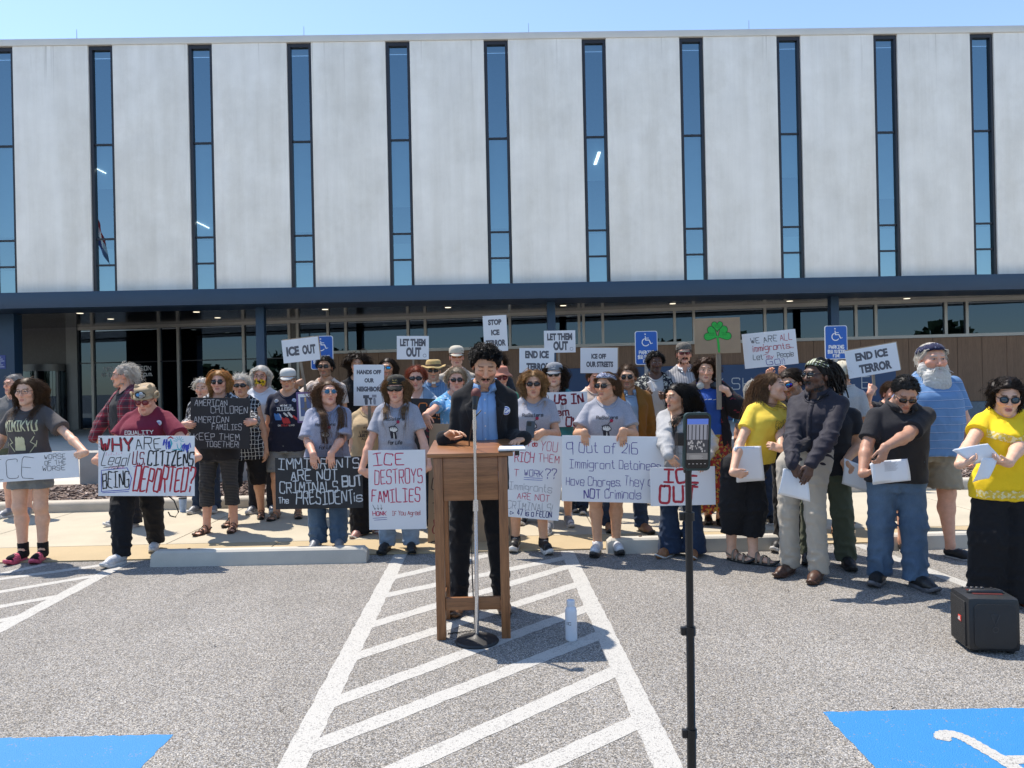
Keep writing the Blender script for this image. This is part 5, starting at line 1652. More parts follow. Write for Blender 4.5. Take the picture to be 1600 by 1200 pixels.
        a = np.array([-.32, -.26, zcut - .03]); b = np.array([.32, .30, zw + .03])
        for (hip, kn, ank, f3, fy) in LG:
            a[:2] = np.minimum(a[:2], npv(f3)[:2] - .17); b[:2] = np.maximum(b[:2], npv(f3)[:2] + .17)
        a[0] = min(a[0], float((LX - A).min()) - .05); b[0] = max(b[0], float((LX + A).max()) + .05); a[1] = min(a[1], float((cyl - Bd).min()) - .06)
        D, l0, hh = fl.grid(a, b, .009); v, f = surface_nets(D, l0, hh)
        mesh_np(lg.get('name', {'skirt': 'skirt', 'shorts': 'shorts'}.get(kd, 'trousers')), v, f, [m], root)
    # ---- upper garments
    made = {}
    for gi, gm in enumerate(sp.get('tops', ())):
        fl = Field(); o_ = gm.get('off', .012) ; hem = gm.get('hem', .86) * s
        A2, f2, b2 = A + o_, front + LY - o_, back + LY + o_
        i0 = int(np.argmin(abs(zz - 1.30 * s)))
        sl = gm.get('slack', .22)
        A2, f2, b2 = A2.copy(), f2.copy(), b2.copy()
        dz = zz[1] - zz[0]
        for k in range(i0 - 1, -1, -1):
            A2[k] = max(A2[k], A2[k + 1] - sl * dz); f2[k] = min(f2[k], f2[k + 1] + sl * dz); b2[k] = max(b2[k], b2[k + 1] - sl * 1.6 * dz)
        zt = zz; hm0 = zz[0]
        if hem < zz[0] + .02:
            ext = np.linspace(hem - .05, zz[0] - .01, 8); zt = np.concatenate([ext, zz])
            fl_ = gm.get('flare', .0)
            A2 = np.concatenate([A2[0] + fl_ * (zz[0] - ext), A2]); f2 = np.concatenate([f2[0] - fl_ * .6 * (zz[0] - ext), f2]); b2 = np.concatenate([b2[0] + fl_ * .6 * (zz[0] - ext), b2]); LX2 = np.concatenate([np.full(8, LX[0]), LX])
        else: LX2 = LX
        ztop = 1.50 * s
        loft(fl, zt, A2, (b2 - f2) / 2, LX2, (b2 + f2) / 2, hem, ztop)
        for sx in (-1, 1): fl.cap(npv(nk + Vector((sx * .03, .008, .016))), npv(Vector((nk.x + sx * (.128 + .02 * w) * s * sw, nk.y - .004, 1.422 * s))), .043 + o_, .040 + o_, .035)
        if hem < .90 * s and lg and lg['kind'] not in ('skirt',):
            for (hip, kn, ank, f3, fy) in LG:
                a_, b_ = npv(hip), npv(hip.lerp(kn, .55)); rr_ = .082 * (1 + .45 * w) + o_ + .012 + (lg.get('ease', 0) * .4 if lg['kind'] in ('wide', 'jeans') else 0)
                def hf(X, Y_, Z, a_=a_, b_=b_, rr_=rr_, hem=hem):
                    ba = b_ - a_; L2_ = ba @ ba; px, py, pz = X - a_[0], Y_ - a_[1], Z - a_[2]
                    t_ = np.clip((px * ba[0] + py * ba[1] + pz * ba[2]) / L2_, 0, 1)
                    return np.maximum(np.sqrt((px - t_ * ba[0]) ** 2 + (py - t_ * ba[1]) ** 2 + (pz - t_ * ba[2]) ** 2) - rr_, hem - Z)
                fl.add(hf, np.minimum(a_, b_) - rr_, np.maximum(a_, b_) + rr_, .03)
        slv = gm.get('sleeve', 'short')
        for (S, E, W, ar) in J:
            if slv == 'none': fl.ell(npv(S), (.055, .06, .06), .03); continue
            fl.ell(npv(S + Vector((-.004 if S.x > nk.x else .004, 0, -.018))), (.046 * ar + o_, .046 * ar + o_, .050 + o_), .025)
            if slv == 'short':
                t = gm.get('t', .62); e = S.lerp(E, t); ax = (E - S).normalized()
                ra = .050 * ar + o_ + .004; rb = .043 * ar + o_ + gm.get('sflare', .016)
                e2 = e + ax * .03
                a_, b_ = npv(S), npv(e2); axn = npv(ax); en = npv(e)
                def fn(X, Y_, Z, a_=a_, b_=b_, ra=ra, rb=rb, axn=axn, en=en):
                    ba = b_ - a_; L2_ = ba @ ba
                    px, py, pz = X - a_[0], Y_ - a_[1], Z - a_[2]
                    t_ = np.clip((px * ba[0] + py * ba[1] + pz * ba[2]) / L2_, 0, 1)
                    d = np.sqrt((px - t_ * ba[0]) ** 2 + (py - t_ * ba[1]) ** 2 + (pz - t_ * ba[2]) ** 2) - (ra + (rb - ra) * t_)
                    return np.maximum(d, (X - en[0]) * axn[0] + (Y_ - en[1]) * axn[1] + (Z - en[2]) * axn[2])
                fl.add(fn, np.minimum(a_, b_) - .1, np.maximum(a_, b_) + .1, .010)
            else:
                es = gm.get('ease', .007); tw = gm.get('tw', 1.0)
                mid = E.lerp(W, .3); We = E.lerp(W, tw)
                fl.cap(npv(S), npv(E), .049 * ar + o_ + es * .5, .038 * ar + o_ + es, .014)
                fl.cap(npv(E), npv(mid), .039 * ar + o_ + es, .042 * ar + o_ + es * .7, .02); fl.cap(npv(mid), npv(We), .042 * ar + o_ + es * .7, .028 + o_ * .7 + gm.get('cuff', .006), .02)
        cr = gm.get('neck', 'crew')
        nb_ = npv(nk)
        if cr == 'crew':
            zc = nk.z - .005 + gm.get('nz', 0)
            fl.add(lambda X, Y_, Z: np.where(np.abs(X - nb_[0]) < .10, Z - (zc + .42 * (Y_ - nb_[1]) + 5.0 * (X - nb_[0]) ** 2), -1.0), nb_ - .16, nb_ + .16, 0, 'i')
        elif cr == 'scoop':
            fl.cap((nb_[0], nb_[1] - .19, nb_[2] + .03), (nb_[0], nb_[1] - .02, nb_[2] + .06), .085, .075, .01, 's'); fl.cap((nb_[0], nb_[1] - .04, nb_[2] + .055), (nb_[0], nb_[1] + .1, nb_[2] + .12), .078, .078, .01, 's')
        elif cr == 'v':
            dp = gm.get('deep', .14)
            def vf(X, Y_, Z): return np.where(Y_ < nb_[1] + .01, np.maximum(np.abs(X - nb_[0]) - np.clip((Z - (nb_[2] - dp)) * .42, -.02, .07), Y_ - nb_[1] - .01), .05) 
            fl.add(vf, nb_ + np.array([-.16, -.30, -dp - .05]), nb_ + np.array([.16, .04, .14]), .004, 's')
            zc = nk.z + .012
            fl.add(lambda X, Y_, Z: np.where(np.abs(X - nb_[0]) < .075, Z - (zc + .45 * (Y_ - nb_[1]) + .4 * np.abs(X - nb_[0])), -1.0), nb_ - .16, nb_ + .16, 0, 'i')
        elif cr == 'open':
            wz0, wz1, ox = gm.get('wlo', .06), gm.get('whi', .07), gm.get('ox', 0.0)
            zc = nk.z + .02
            def of(X, Y_, Z): return np.maximum(np.abs(X - nb_[0] - ox) - np.clip(np.interp(Z.ravel(), [hem, zc], [wz0, wz1]).reshape(Z.shape), .005, 1) + 0 * Y_, Y_ - nb_[1] + .02)
            fl.add(of, (-.30, -.5, hem - .05), (.30, nb_[1], zc + .12), .004, 's')
            fl.add(lambda X, Y_, Z: np.where(np.abs(X - nb_[0]) < .085, Z - (zc + .35 * (Y_ - nb_[1]) + .5 * np.abs(X - nb_[0])), -1.0), nb_ - .16, nb_ + .16, 0, 'i')
        elif cr == 'jacket':
            bz_ = gm.get('button', 1.02) * s; zc = nk.z + .015
            def jf(X, Y_, Z): return np.maximum(np.abs(X - nb_[0]) - np.interp(Z.ravel(), [hem, bz_ - .02, bz_ + .06, 1.22 * s, zc], gm.get('vw', [.07, .045, .055, .075, .078])).reshape(Z.shape) + 0 * Y_, Y_ - nb_[1] + .015)
            fl.add(jf, (-.30, -.5, hem - .05), (.30, nb_[1], zc + .12), .004, 's')
            fl.add(lambda X, Y_, Z: np.where(np.abs(X - nb_[0]) < .085, Z - (zc + .35 * (Y_ - nb_[1]) + .5 * np.abs(X - nb_[0])), -1.0), nb_ - .16, nb_ + .16, 0, 'i')
        wz = 1.08 * s
        amp = gm.get('fold', .008)
        Es = [npv(j[1]) for j in J]
        def wh(X, Y_, Z):
            q = .30 + .5 * np.exp(-((Z - wz) / .09) ** 2) + .35 * np.exp(-((Z - hem) / .08) ** 2)
            for e in Es: q = q + .8 * np.exp(-(((X - e[0]) ** 2 + (Y_ - e[1]) ** 2 + (Z - e[2]) ** 2) / .012))
            return q
        folds(fl, lo - .1, hi + .1, amp, seed + 31 * gi, gm.get('wl', .10), .4, wh)
        ex = float(A2.max()) + .05
        pts = [p for j in J for p in (j[:3] if slv == 'long' else (j[0], j[0].lerp(j[1], .75)))]
        a = np.array([min([-ex] + [p.x - .10 for p in pts]), min([float(f2.min()) - .04] + [p.y - .10 for p in pts]), min([hem - .02] + [p.z - .10 for p in pts])])
        b = np.array([max([ex + abs(lean.x)] + [p.x + .10 for p in pts]), max([float(b2.max()) + .04] + [p.y + .10 for p in pts]), max([1.56 * s] + [p.z + .10 for p in pts])])
        D, l0, hh = fl.grid(a, b, gm.get('h', .0085)); v, f = surface_nets(D, l0, hh)
        o = mesh_np(gm.get('name', 'shirt'), v, f, [gm['m']], root)
        made[gi] = o
        if cr == 'crew' and gm.get('rib', True):
            dc = v[:, 2] - (zc + .42 * (v[:, 1] - nb_[1]) + 5.0 * (v[:, 0] - nb_[0]) ** 2); rad_ = np.hypot(v[:, 0] - nb_[0], v[:, 1] - nb_[1]); an_ = np.arctan2(v[:, 1] - nb_[1], v[:, 0] - nb_[0])
            ok_ = (np.abs(dc) < .010) & (rad_ < .13)
            ring = []
            for k in range(28):
                a_ = -math.pi + 2 * math.pi * k / 28; q_ = ok_ & (np.abs((an_ - a_ + math.pi) % (2 * math.pi) - math.pi) < .16)
                if q_.sum(): j_ = np.argmax(np.where(q_, rad_, 0)); ring.append((a_, rad_[j_], v[j_, 2]))
            if len(ring) > 20:
                rr_ = np.array([q_[1] for q_ in ring]); zr_ = np.array([q_[2] for q_ in ring])
                for _ in range(2): rr_ = (np.roll(rr_, 1) + 2 * rr_ + np.roll(rr_, -1)) / 4; zr_ = (np.roll(zr_, 1) + 2 * zr_ + np.roll(zr_, -1)) / 4
                pth = np.array([[(nb_[0] + r__ * math.cos(q_[0]), nb_[1] + r__ * math.sin(q_[0]), z__) for q_, r__, z__ in zip(ring, rr_, zr_)]]); pth = np.concatenate([pth, pth[:, :1]], 1)
                vt, qt = tubes(pth, np.full(pth.shape[:2], .0075), 6, 1.0); mesh_np('neckband', vt, qt, [gm['m']], o)
        bv = None
        def hit(x, z_, lift=.004):
            nonlocal bv
            if bv is None: bv = BVHTree.FromPolygons([tuple(q) for q in v], [tuple(q) for q in f])
            r = bv.ray_cast(Vector((x, -1.2, z_)), Vector((0, 1, 0)))
            return Vector((x, r[0].y - lift, z_)) if r[0] is not None else None
        gm['hit'] = hit
        if gm.get('collar'):
            cm = gm['collar']; mb = MB(); cs = gm.get('cs', 1.0)
            # a folded shirt collar round the neck, open in front
            ring = []
            for k in range(-14, 15):
                a_ = R_(90 + k * (gm.get('cspan', 162) / 14))
                rx, ry = (r_n + .016) * 1.12, (r_n + .018) * 1.10
                fr_ = max(0, -math.sin(a_))
                x = nk.x + rx * math.cos(a_); y = nk.y + .004 + ry * math.sin(a_) - .012 * fr_; zt_ = nk.z + .050 - .042 * fr_ + .012 * max(0, math.sin(a_))
                dx, dy = math.cos(a_), math.sin(a_)
                ring.append([(x, y, zt_ - .030), (x, y, zt_), (x + dx * .006, y + dy * .006, zt_ + .003), (x + dx * .020 * cs, y + dy * .020 * cs - .012 * fr_, zt_ - (.034 + .016 * fr_) * cs), (x + dx * .015, y + dy * .015 - .010 * fr_, zt_ - .034)])
            V_, F_ = [q for rr_ in ring for q in rr_], []
            for k in range(len(ring) - 1):
                for q in range(4): F_.append((5 * k + q, 5 * k + q + 1, 5 * k + 6 + q, 5 * k + 5 + q))
            mesh_np('collar', V_, F_, [cm], o)
        if gm.get('placket'):
            mb = MB(); zt_ = nk.z - .03
            V_, F_ = [], []
            for k in range(30):
                z_ = zt_ - k * (zt_ - hem - .02) / 29 * gm.get('plen', 1.0); 
                for dx in (-.017, .017):
                    p = hit(nk.x + dx, z_, .003)
                    V_.append(p if p is not None else (nk.x + dx, -.12, z_))
            for k in range(29): F_.append((2 * k, 2 * k + 2, 2 * k + 3, 2 * k + 1))
            pl = mesh_np('placket', V_, F_, [gm['m']], o)
            md = pl.modifiers.new('t', 'SOLIDIFY'); md.thickness = .002; md.offset = 1
            for k in range(int(6 * gm.get('plen', 1))):
                z_ = zt_ - .05 - k * .085 * s
                p = hit(nk.x, z_, .006)
                if p is not None and z_ > hem + .03:
                    mb = MB(); mb.lathe([(.0055, 0), (.0055, .002), (.004, .003)], 10, 0, Matrix.Translation(p) @ Matrix.Rotation(R_(90), 4, 'X')); mb.build('button', [gm.get('btn', plain('pale_button', (.55, .55, .58), .4))], o)
        for pr in gm.get('prints', ()):
            V_, F_ = [], []
            for k, (st, wd) in enumerate(pr['s']):
                ribbon([(nk.x + x * s, (1.31 * s + zr * s)) for x, zr in st], wd * s, V_, F_, k * .00012, .010)
            out = []
            for x, ly_, z_ in V_:
                p = hit(x, z_, pr.get('lift', .0035) - ly_)
                out.append(p if p is not None else Vector((x, -.1, z_)))
            if out: mesh_np(pr.get('name', 'shirt_print'), out, F_, [pr['m']], o)
    # ---- head wear
    if 'hair' in sp: make_hair(H, sp['hair'], seed, root)
    if 'beard' in sp: make_beard(H, sp['beard'], seed + 1, root)
    if 'glasses' in sp: make_glasses(H, sp['glasses'], root)
    for k, hp_ in enumerate(sp.get('hat', ())): make_hat(H, hp_, root, seed + k)
    info = dict(root=root, H=H, J=J, nk=nk, s=s, loc=loc, base=base, yaw=yaw, hit=(sp['tops'][-1].get('hit') if sp.get('tops') else None), hits=[t_.get('hit') for t_ in sp.get('tops', ())], LG=LG, K=hand_blocks, h=h)
    PEOPLE.append(info)
    return info
def worn(info, name, V, F, m, smooth=True):
    return mesh_np(name, V, F, [m], info['root'], smooth)
# ================================================================== placards
CARD_W = plain('white_card', (.74, .745, .76), .6, 0, .03, 2)
CARD_B = plain('black_card', (.022, .022, .024), .7, 0, .15, 5)
CARD_C = plain('brown_cardboard', (.35, .25, .16), .85, 0, .08, 5)
LATH = m_wood('grey_lath_wood', (.20, .16, .12), (.34, .28, .21), (60, 60, 4), .8)
INK = {}
def ink(name, c):
    if name not in INK: INK[name] = plain(name + '_ink', c, .6, 0, .12, 60)
    return INK[name]
K_ = ink('black', (.016, .016, .018)); G_ = ink('worn_grey', (.10, .10, .115)); RED = ink('red', (.42, .02, .04)); CRIM = ink('crimson', (.50, .02, .09)); PUR = ink('violet', (.09, .07, .28)); NAV = ink('navy', (.02, .03, .16))
CHK = ink('chalk', (.50, .50, .50)); SIL = ink('silver', (.55, .58, .60)); PNK = ink('pink', (.65, .16, .30)); BLU = ink('blue', (.035, .06, .40)); CYA = ink('cyan', (.06, .42, .50)); ORG = ink('orange', (.60, .17, .03)); MAR = ink('maroon', (.20, .012, .03)); GRN = ink('green', (.02, .42, .05)); LGR = ink('light_grey', (.30, .30, .33)); BRO = ink('dark_brown', (.05, .03, .02))
def placard(label, tl, tr, bl, Y, m, items, thick=.005, stick=None, group=None, pitch=0.0, back=None, name='placard', cat='protest sign', Yr=None):
    """a flat board whose corners stand where the photo shows them, Y metres away; items are in photo pixels from the top left corner"""
    a, b, c = at(*tl, Y), at(*tr, Yr or Y), at(*bl, Y)
    ex = b - a; wd = ex.length; ex.normalize(); ez = a - c; ht = ez.length; ez = (ez - ex * ez.dot(ex)).normalized(); ey = ez.cross(ex)
    o = c + ex * (wd / 2)
    M = Matrix((ex, ey, ez)).transposed().to_4x4() @ Matrix.Rotation(R_(pitch), 4, 'X'); M.translation = o
    e = empty(name, (0, 0, 0), label, cat, group); e.matrix_world = M
    pxw = math.hypot(tr[0] - tl[0], tr[1] - tl[1]); pxh = math.hypot(bl[0] - tl[0], bl[1] - tl[1]); kx, kz = wd / pxw, ht / pxh
    mb = MB()
    nx, nz = 10, 8
    # a card is never quite flat
    rr = random.Random(int(abs(tl[0]) * 7)); w1, w2 = rr.uniform(-.006, .006), rr.uniform(-.004, .004)
    mb.box((-wd / 2, 0, 0), (wd / 2, thick, ht), 0, None, .0012)
    bo = mb.build('board', [m], e)
    if back:
        mb = MB(); mb.box((-wd / 2 + .012, thick + .0005, .012), (wd / 2 + .012, thick + .0035, ht + .010)); mb.build('backing_board', [back], e)
    by = {}
    rng = random.Random(int(abs(tl[0]) * 13 + abs(tl[1])))
    for it in items:
        kind = it[0]
        X = lambda q: -wd / 2 + q * kx
        Z = lambda q: ht - q * kz
        if kind == 't':           # handwriting
            _, txt, x0, x1, y0, y1, w, mm = it[:8]; op = it[8] if len(it) > 8 else {}
            sts = text_strokes(txt, X(x0), X(x1), Z(y1), Z(y0), rng, op.get('jit', .085), op.get('slant', 0), -op.get('rise', 0) * kz)
            V, F = by.setdefault(mm, ([], []))
            for k, st in enumerate(sts): ribbon(st, w * kx * .86, V, F, .0010 + op.get('lift', 0) + (len(F) % 977) * 1.0e-6 + k * 2e-5)
        elif kind == 'p':         # block type
            _, txt, x0, x1, y0, y1, mm = it[:7]
            v, f = printed(txt, X(x0), X(x1), Z(y1), Z(y0), .058)
            V, F = by.setdefault(mm, ([], [])); b0 = len(V); V += v; F += [tuple(i + b0 for i in q) for q in f]
        elif kind == 's':         # free strokes
            _, pts, w, mm = it[:4]
            V, F = by.setdefault(mm, ([], [])); ribbon([(X(x), Z(y)) for x, y in pts], w * kx, V, F, .0008 + (it[4] if len(it) > 4 else 0) + (len(F) % 977) * 1.0e-6)
        elif kind == 'f':         # filled outline
            _, pts, mm, lift = it
            V, F = by.setdefault(mm, ([], [])); b0 = len(V); V += [(X(x), -lift, Z(y)) for x, y in pts]; F.append(tuple(range(b0, b0 + len(pts)))[::-1])
    for mm, (V, F) in by.items(): mesh_np('lettering', V, F, [mm], bo, False)
    if stick:
        (su, sv), (tu, tv), sw_ = stick
        Mi = M.inverted(); p0 = Mi @ at(su, sv, Y + .01); p1 = Mi @ at(tu, tv, Y + .01)
        mb = MB(); d = (p1 - p0); L = d.length; ang = math.atan2(d.x, d.z)
        T = Matrix.Translation((p0.x, thick + .010, p0.z)) @ Matrix.Rotation(ang, 4, 'Y')
        mb.box((-sw_ / 2, -.004, 0), (sw_ / 2, .006, L), 0, T, .001); mb.build('stick', [LATH], e)
    return e
# ================================================================== cloth, leather, prints
C_HG = cloth('heather_grey_jersey', (.33, .335, .38), heather=.28)
C_LAV = cloth('lavender_grey_jersey', (.30, .315, .40), heather=.28)
C_BLK = cloth('black_cotton', (.012, .012, .014)); C_BLK2 = cloth('washed_black_cotton', (.022, .022, .026)); C_SUIT = cloth('black_suit_wool', (.014, .014, .016), .9, 900)
C_CHAR = cloth('charcoal_brown_jersey', (.090, .080, .078)); C_NAVY = cloth('navy_jersey', (.016, .018, .036)); C_WHITE = cloth('white_jersey', (.62, .63, .66)); C_CREAM = cloth('cream_jersey', (.58, .49, .42))
C_MAR = cloth('maroon_jersey', (.17, .016, .038)); C_YEL = cloth('yellow_jersey', (.80, .57, .07)); C_YEL2 = cloth('bright_yellow_cotton', (.86, .58, .02)); C_LACE = cloth('yellow_lace', (.70, .48, .06), pattern=pat_spots((.75, .66, .34), 55, .52))
C_DEN = cloth('mid_blue_denim', (.075, .125, .20), pattern=pat_denim); C_DEN2 = cloth('dark_denim', (.022, .038, .075), pattern=pat_denim); C_DEN3 = cloth('light_denim', (.24, .31, .40), pattern=pat_denim)
C_DENG = cloth('grey_denim', (.17, .18, .18), pattern=pat_denim); C_KHA = cloth('khaki_twill', (.40, .36, .30)); C_KHA2 = cloth('tan_twill', (.32, .26, .18)); C_OLIV = cloth('olive_twill', (.075, .085, .055)); C_SLATE = cloth('slate_twill', (.07, .085, .12))
C_LEG = cloth('space_dyed_grey_knit', (.032, .033, .036), pattern=pat_stripes((.075, .072, .07), .016, .35))
C_GRID = cloth('black_and_white_grid_cotton', (.016, .016, .02), pattern=pat_grid((.60, .60, .58), .036))
C_SPOT = cloth('black_and_white_print', (.03, .03, .035), pattern=pat_spots((.5, .5, .5), 40, .56)); C_FLOR = cloth('dark_floral_cotton', (.020, .022, .030), pattern=pat_spots((.42, .42, .36), 36, .57))
C_PLAID = cloth('red_plaid_flannel', (.26, .03, .05), pattern=pat_plaid((.03, .028, .04), (.30, .28, .28))); C_PLAID2 = cloth('cream_plaid_cotton', (.55, .50, .42), pattern=pat_plaid((.42, .36, .30), (.30, .24, .20), .05))
C_LB = cloth('light_blue_oxford', (.20, .34, .58)); C_CLER = cloth('clergy_blue_cotton', (.11, .20, .34), pattern=pat_stripes((.20, .30, .44), .03, .10, 0)); C_STRP = cloth('blue_striped_polo', (.13, .245, .44), pattern=pat_stripes((.42, .48, .62), .066, .045, 2, (.03, .06, .16)))
C_GSTR = cloth('grey_striped_polo', (.38, .37, .37), pattern=pat_stripes((.10, .10, .12), .028, .18, 0)); C_MUST = cloth('mustard_canvas', (.21, .085, .012)); C_BLUE = cloth('royal_blue_jersey', (.025, .075, .30)); C_SKY = cloth('sky_blue_cotton', (.14, .36, .62), pattern=pat_spots((.5, .6, .7), 30, .6)); C_TEAL = cloth('teal_jersey', (.05, .22, .25)); C_GREEN = cloth('green_jersey', (.05, .26, .16)); C_PLUM = cloth('dark_plum_cotton', (.024, .022, .031), .7)
C_GCARD = cloth('grey_knit', (.40, .40, .40), heather=.25, weave=220); C_TAN = cloth('tan_jersey', (.46, .34, .20)); C_SKIRT = cloth('red_floral_skirt', (.30, .035, .025), pattern=pat_spots((.40, .26, .05), 34, .54, (.03, .03, .05))); C_GTEE = cloth('pale_grey_jersey', (.42, .42, .41), heather=.2)
LEA = lambda n, c: plain(n, c, .45, 0, .15, 30)
SH_W, SH_BK, SH_BR, SH_TN, SH_PK, SH_GR, SH_SOLE, SH_BSOLE = LEA('white_shoe_leather', (.52, .52, .53)), LEA('black_shoe_leather', (.015, .015, .016)), LEA('brown_shoe_leather', (.075, .035, .022)), LEA('tan_shoe_leather', (.26, .12, .055)), LEA('pink_foam', (.60, .09, .16)), LEA('grey_shoe_mesh', (.22, .23, .25)), LEA('pale_rubber_sole', (.55, .54, .52)), LEA('black_rubber_sole', (.02, .02, .02))
SH_PINKT = LEA('dusty_pink_canvas', (.42, .22, .19)); SH_SAND = LEA('sand_strap', (.25, .19, .14))
P_WH = plain('print_white', (.62, .62, .60), .8); P_BK = plain('print_black', (.02, .02, .03), .8); P_GD = plain('print_pale_gold', (.58, .56, .36), .8); P_RD = plain('print_red', (.50, .04, .04), .8); P_BL = plain('print_blue', (.06, .20, .52), .8); P_RO = plain('print_rose', (.32, .02, .06), .8)
def pt(txt, x0, x1, z0, z1, w=.005, **k): return [(s, w) for s in text_strokes(txt, x0, x1, z0, z1, **k)]
def blob(cx, cz, r, n=3): return [(arc(cx, cz, r * (.25 + .5 * k / n), 0, 350, 10), r * .5) for k in range(n)]
FIST_B = [([(-.030, -.110), (-.026, -.165)], .030), ([(.004, -.115), (.010, -.175)], .020), ([(-.05, -.085), (-.042, -.110), (.0, -.118), (.03, -.10), (.034, -.085)], .008), ([(-.05, -.085), (-.046, -.062), (-.02, -.052), (.012, -.055), (.034, -.085)], .008), ([(-.03, -.058), (-.028, -.078)], .005), ([(-.012, -.055), (-.010, -.078)], .005), ([(.006, -.056), (.008, -.078)], .005), ([(.0, -.05), (.02, -.03), (.035, -.02)], .006), ([(-.055, -.060), (-.045, -.070)], .008)]
FIST_W = [([(-.035, -.082), (.020, -.082)], .034), ([(-.010, -.120), (-.008, -.168)], .012), ([(-.03, -.100), (.01, -.102)], .014)]
def resisters(x=0.0, dz=0.0):
    sh = lambda L: [([(a + x, b + dz) for a, b in s], w) for s, w in L]
    return [dict(m=P_BK, s=sh(pt('ReSisters', -.105, .095, .005, .034, .0052, slant=.12)), name='shirt_lettering'), dict(m=P_WH, s=sh(FIST_W), lift=.003, name='shirt_print'), dict(m=P_BK, s=sh(FIST_B), lift=.0045, name='shirt_print'), dict(m=P_RO, s=sh(blob(.038, -.012, .020)), lift=.0045, name='shirt_print'), dict(m=P_BK, s=sh(pt('For Life', -.072, .062, -.232, -.198, .0060, slant=.25)), name='shirt_lettering')]
SKN = {'fair': (.73, .445, .305), 'pink': (.71, .39, .27), 'tan': (.61, .345, .215), 'olive': (.48, .27, .165), 'brown': (.20, .105, .065), 'dark': (.115, .062, .042), 'warm': (.46, .255, .17)}
BRN, DBR, BLK, BLD, GRY, WHT, RED_H, LBR = (.125, .068, .033), (.050, .029, .017), (.010, .009, .009), (.36, .21, .085), (.36, .35, .34), (.80, .785, .75), (.36, .085, .035), (.27, .16, .075)
def long_hair(c, **k):
    d = dict(c=c, n=900, len=.32, lv=.28, grav=1.05, out=.34, back=.35, down=-.35, lift0=.04, r=.0042, segs=11, mess=.20, frizz=.07, flat=.55, curl=.004, cf=1.2, cap=.006); d.update(k); return d
def bob_hair(c, **k):
    d = dict(c=c, n=800, len=.19, lv=.15, grav=.95, out=.36, back=.2, down=-.3, lift0=.08, r=.0042, segs=9, mess=.18, frizz=.06, cap=.006); d.update(k); return d
def short_hair(c, **k):
    d = dict(c=c, n=650, len=.042, lv=.35, grav=.30, out=.4, back=.5, down=-.1, lift0=.4, r=.0034, segs=5, mess=.35, cap=.005); d.update(k); return d
def curly(c, **k):
    d = dict(c=c, n=620, len=.070, lv=.35, grav=.25, out=.4, back=.2, lift0=.5, r=.0040, segs=12, curl=.008, cf=2.6, taper=.45, frizz=.25, bumps=30, cap=.008); d.update(k); return d
DARK = dict(shape='rect', lens='dark', rim=.0026)
down = (0, -.25, -1)
CROWD = 'crowd standing with signs on the pavement'
def hd(u, v, Y, d, n, pose, **k): return dict(at=(u, v, Y), d=d, n=n, pose=pose, **k)
def drape(u, v, Y): return hd(u, v, Y - .016, (0.05, -.05, -1), (0, 1, -.1), 'drape')
def edgeL(u, v, Y): return hd(u, v, Y - .018, (1, -.05, -.15), (0, 1, 0), 'grip')    # hand on the viewer's left edge, fingers pointing right
def backL(u, v, Y): return hd(u, v, Y + .034, (1, 0, -.2), (0, -1, 0), 'flat')    # behind the card, only knuckles showing
def backR(u, v, Y): return hd(u, v, Y + .034, (-1, 0, -.2), (0, -1, 0), 'flat')
def edgeR(u, v, Y): return hd(u, v, Y - .018, (-1, -.05, -.15), (0, 1, 0), 'grip')

# ================================================================== the crowd, from the viewer's left
person('person in grey behind the girl in the dark tee, face half hidden by her hair', 24, 583, 9.0, 'm', .3, 10, (-20, 0, 0), SKN['pink'], hair=short_hair(GRY, n=200), tops=[dict(m=cloth('mottled_grey_jersey', (.14, .14, .14), heather=.4))], legs=dict(kind='shorts', m=C_OLIV), shoes=('runner', SH_GR, SH_SOLE), glasses=dict(shape='spec', lens='clear', rim=.001), group=CROWD)
p1 = person('girl with windblown long brown hair in a printed charcoal tee and pink slides', 44, 588, 6.55, 'f', .12, 4, (6, 4, 0), SKN['fair'], feet=[(34, 877), (65, 876)],
    hair=long_hair(BRN, len=.33, wind=(.10, .05, .06), curl=.018, cf=2.2, out=.65, frizz=.14), glasses=dict(shape='rect', lens='clear', rim=.0016, arm=.0016), tops=[dict(m=C_CHAR, t=.66, sflare=.030, hem=.80, prints=[
      dict(m=P_GD, s=pt('MIMIKYU', -.14, .14, -.055, .040, .011, slant=-.05) + [(s, .004) for s in ([(-.12, -.05), (-.13, -.10)], [(.11, -.03), (.125, -.09)], [(-.06, .04), (-.055, .055)], [(.05, .04), (.052, .06)])], name='shirt_lettering'),
      dict(m=P_GD, s=[([(-.03 + .012 * k, -.115 - .01 * (k % 2)), (-.045 + .015 * k, -.235)], .020) for k in range(6)] + [([(-.10, -.12), (-.075, -.165), (-.105, -.18), (-.06, -.25)], .007), ([(.115, -.11), (.085, -.16), (.12, -.19), (.07, -.26)], .007), ([(-.12, -.16), (-.13, -.20)], .006), ([(.13, -.15), (.12, -.21)], .006)])])],
    legs=dict(kind='shorts', m=C_DENG, cut=.70, ease=.03, name='denim_shorts'), shoes=('slide', SH_PK, SH_PK), socks=(C_BLK, .075), toe=(10, 6), hands=(hd(-14, 724, 6.46, (-.2, 0, -1), (0, -1, 0), 'flat'), hd(121, 712, 6.40, (-1, 0, -.35), (0, 1, 0), 'grip')), group=CROWD)
placard('long white card of thin handwriting held by the girl in pink slides', (-52, 715), (122, 703.5), (-50, 757), 6.42, CARD_W, [('t', 'ICE', 36, 104, 7, 38, .9, K_), ('t', 'WORSE', 122, 155, 4, 11, .8, K_), ('t', 'OF THE', 122, 155, 13, 20, .8, K_), ('t', 'WORSE', 118, 153, 22, 29, .8, K_)], group='placards')
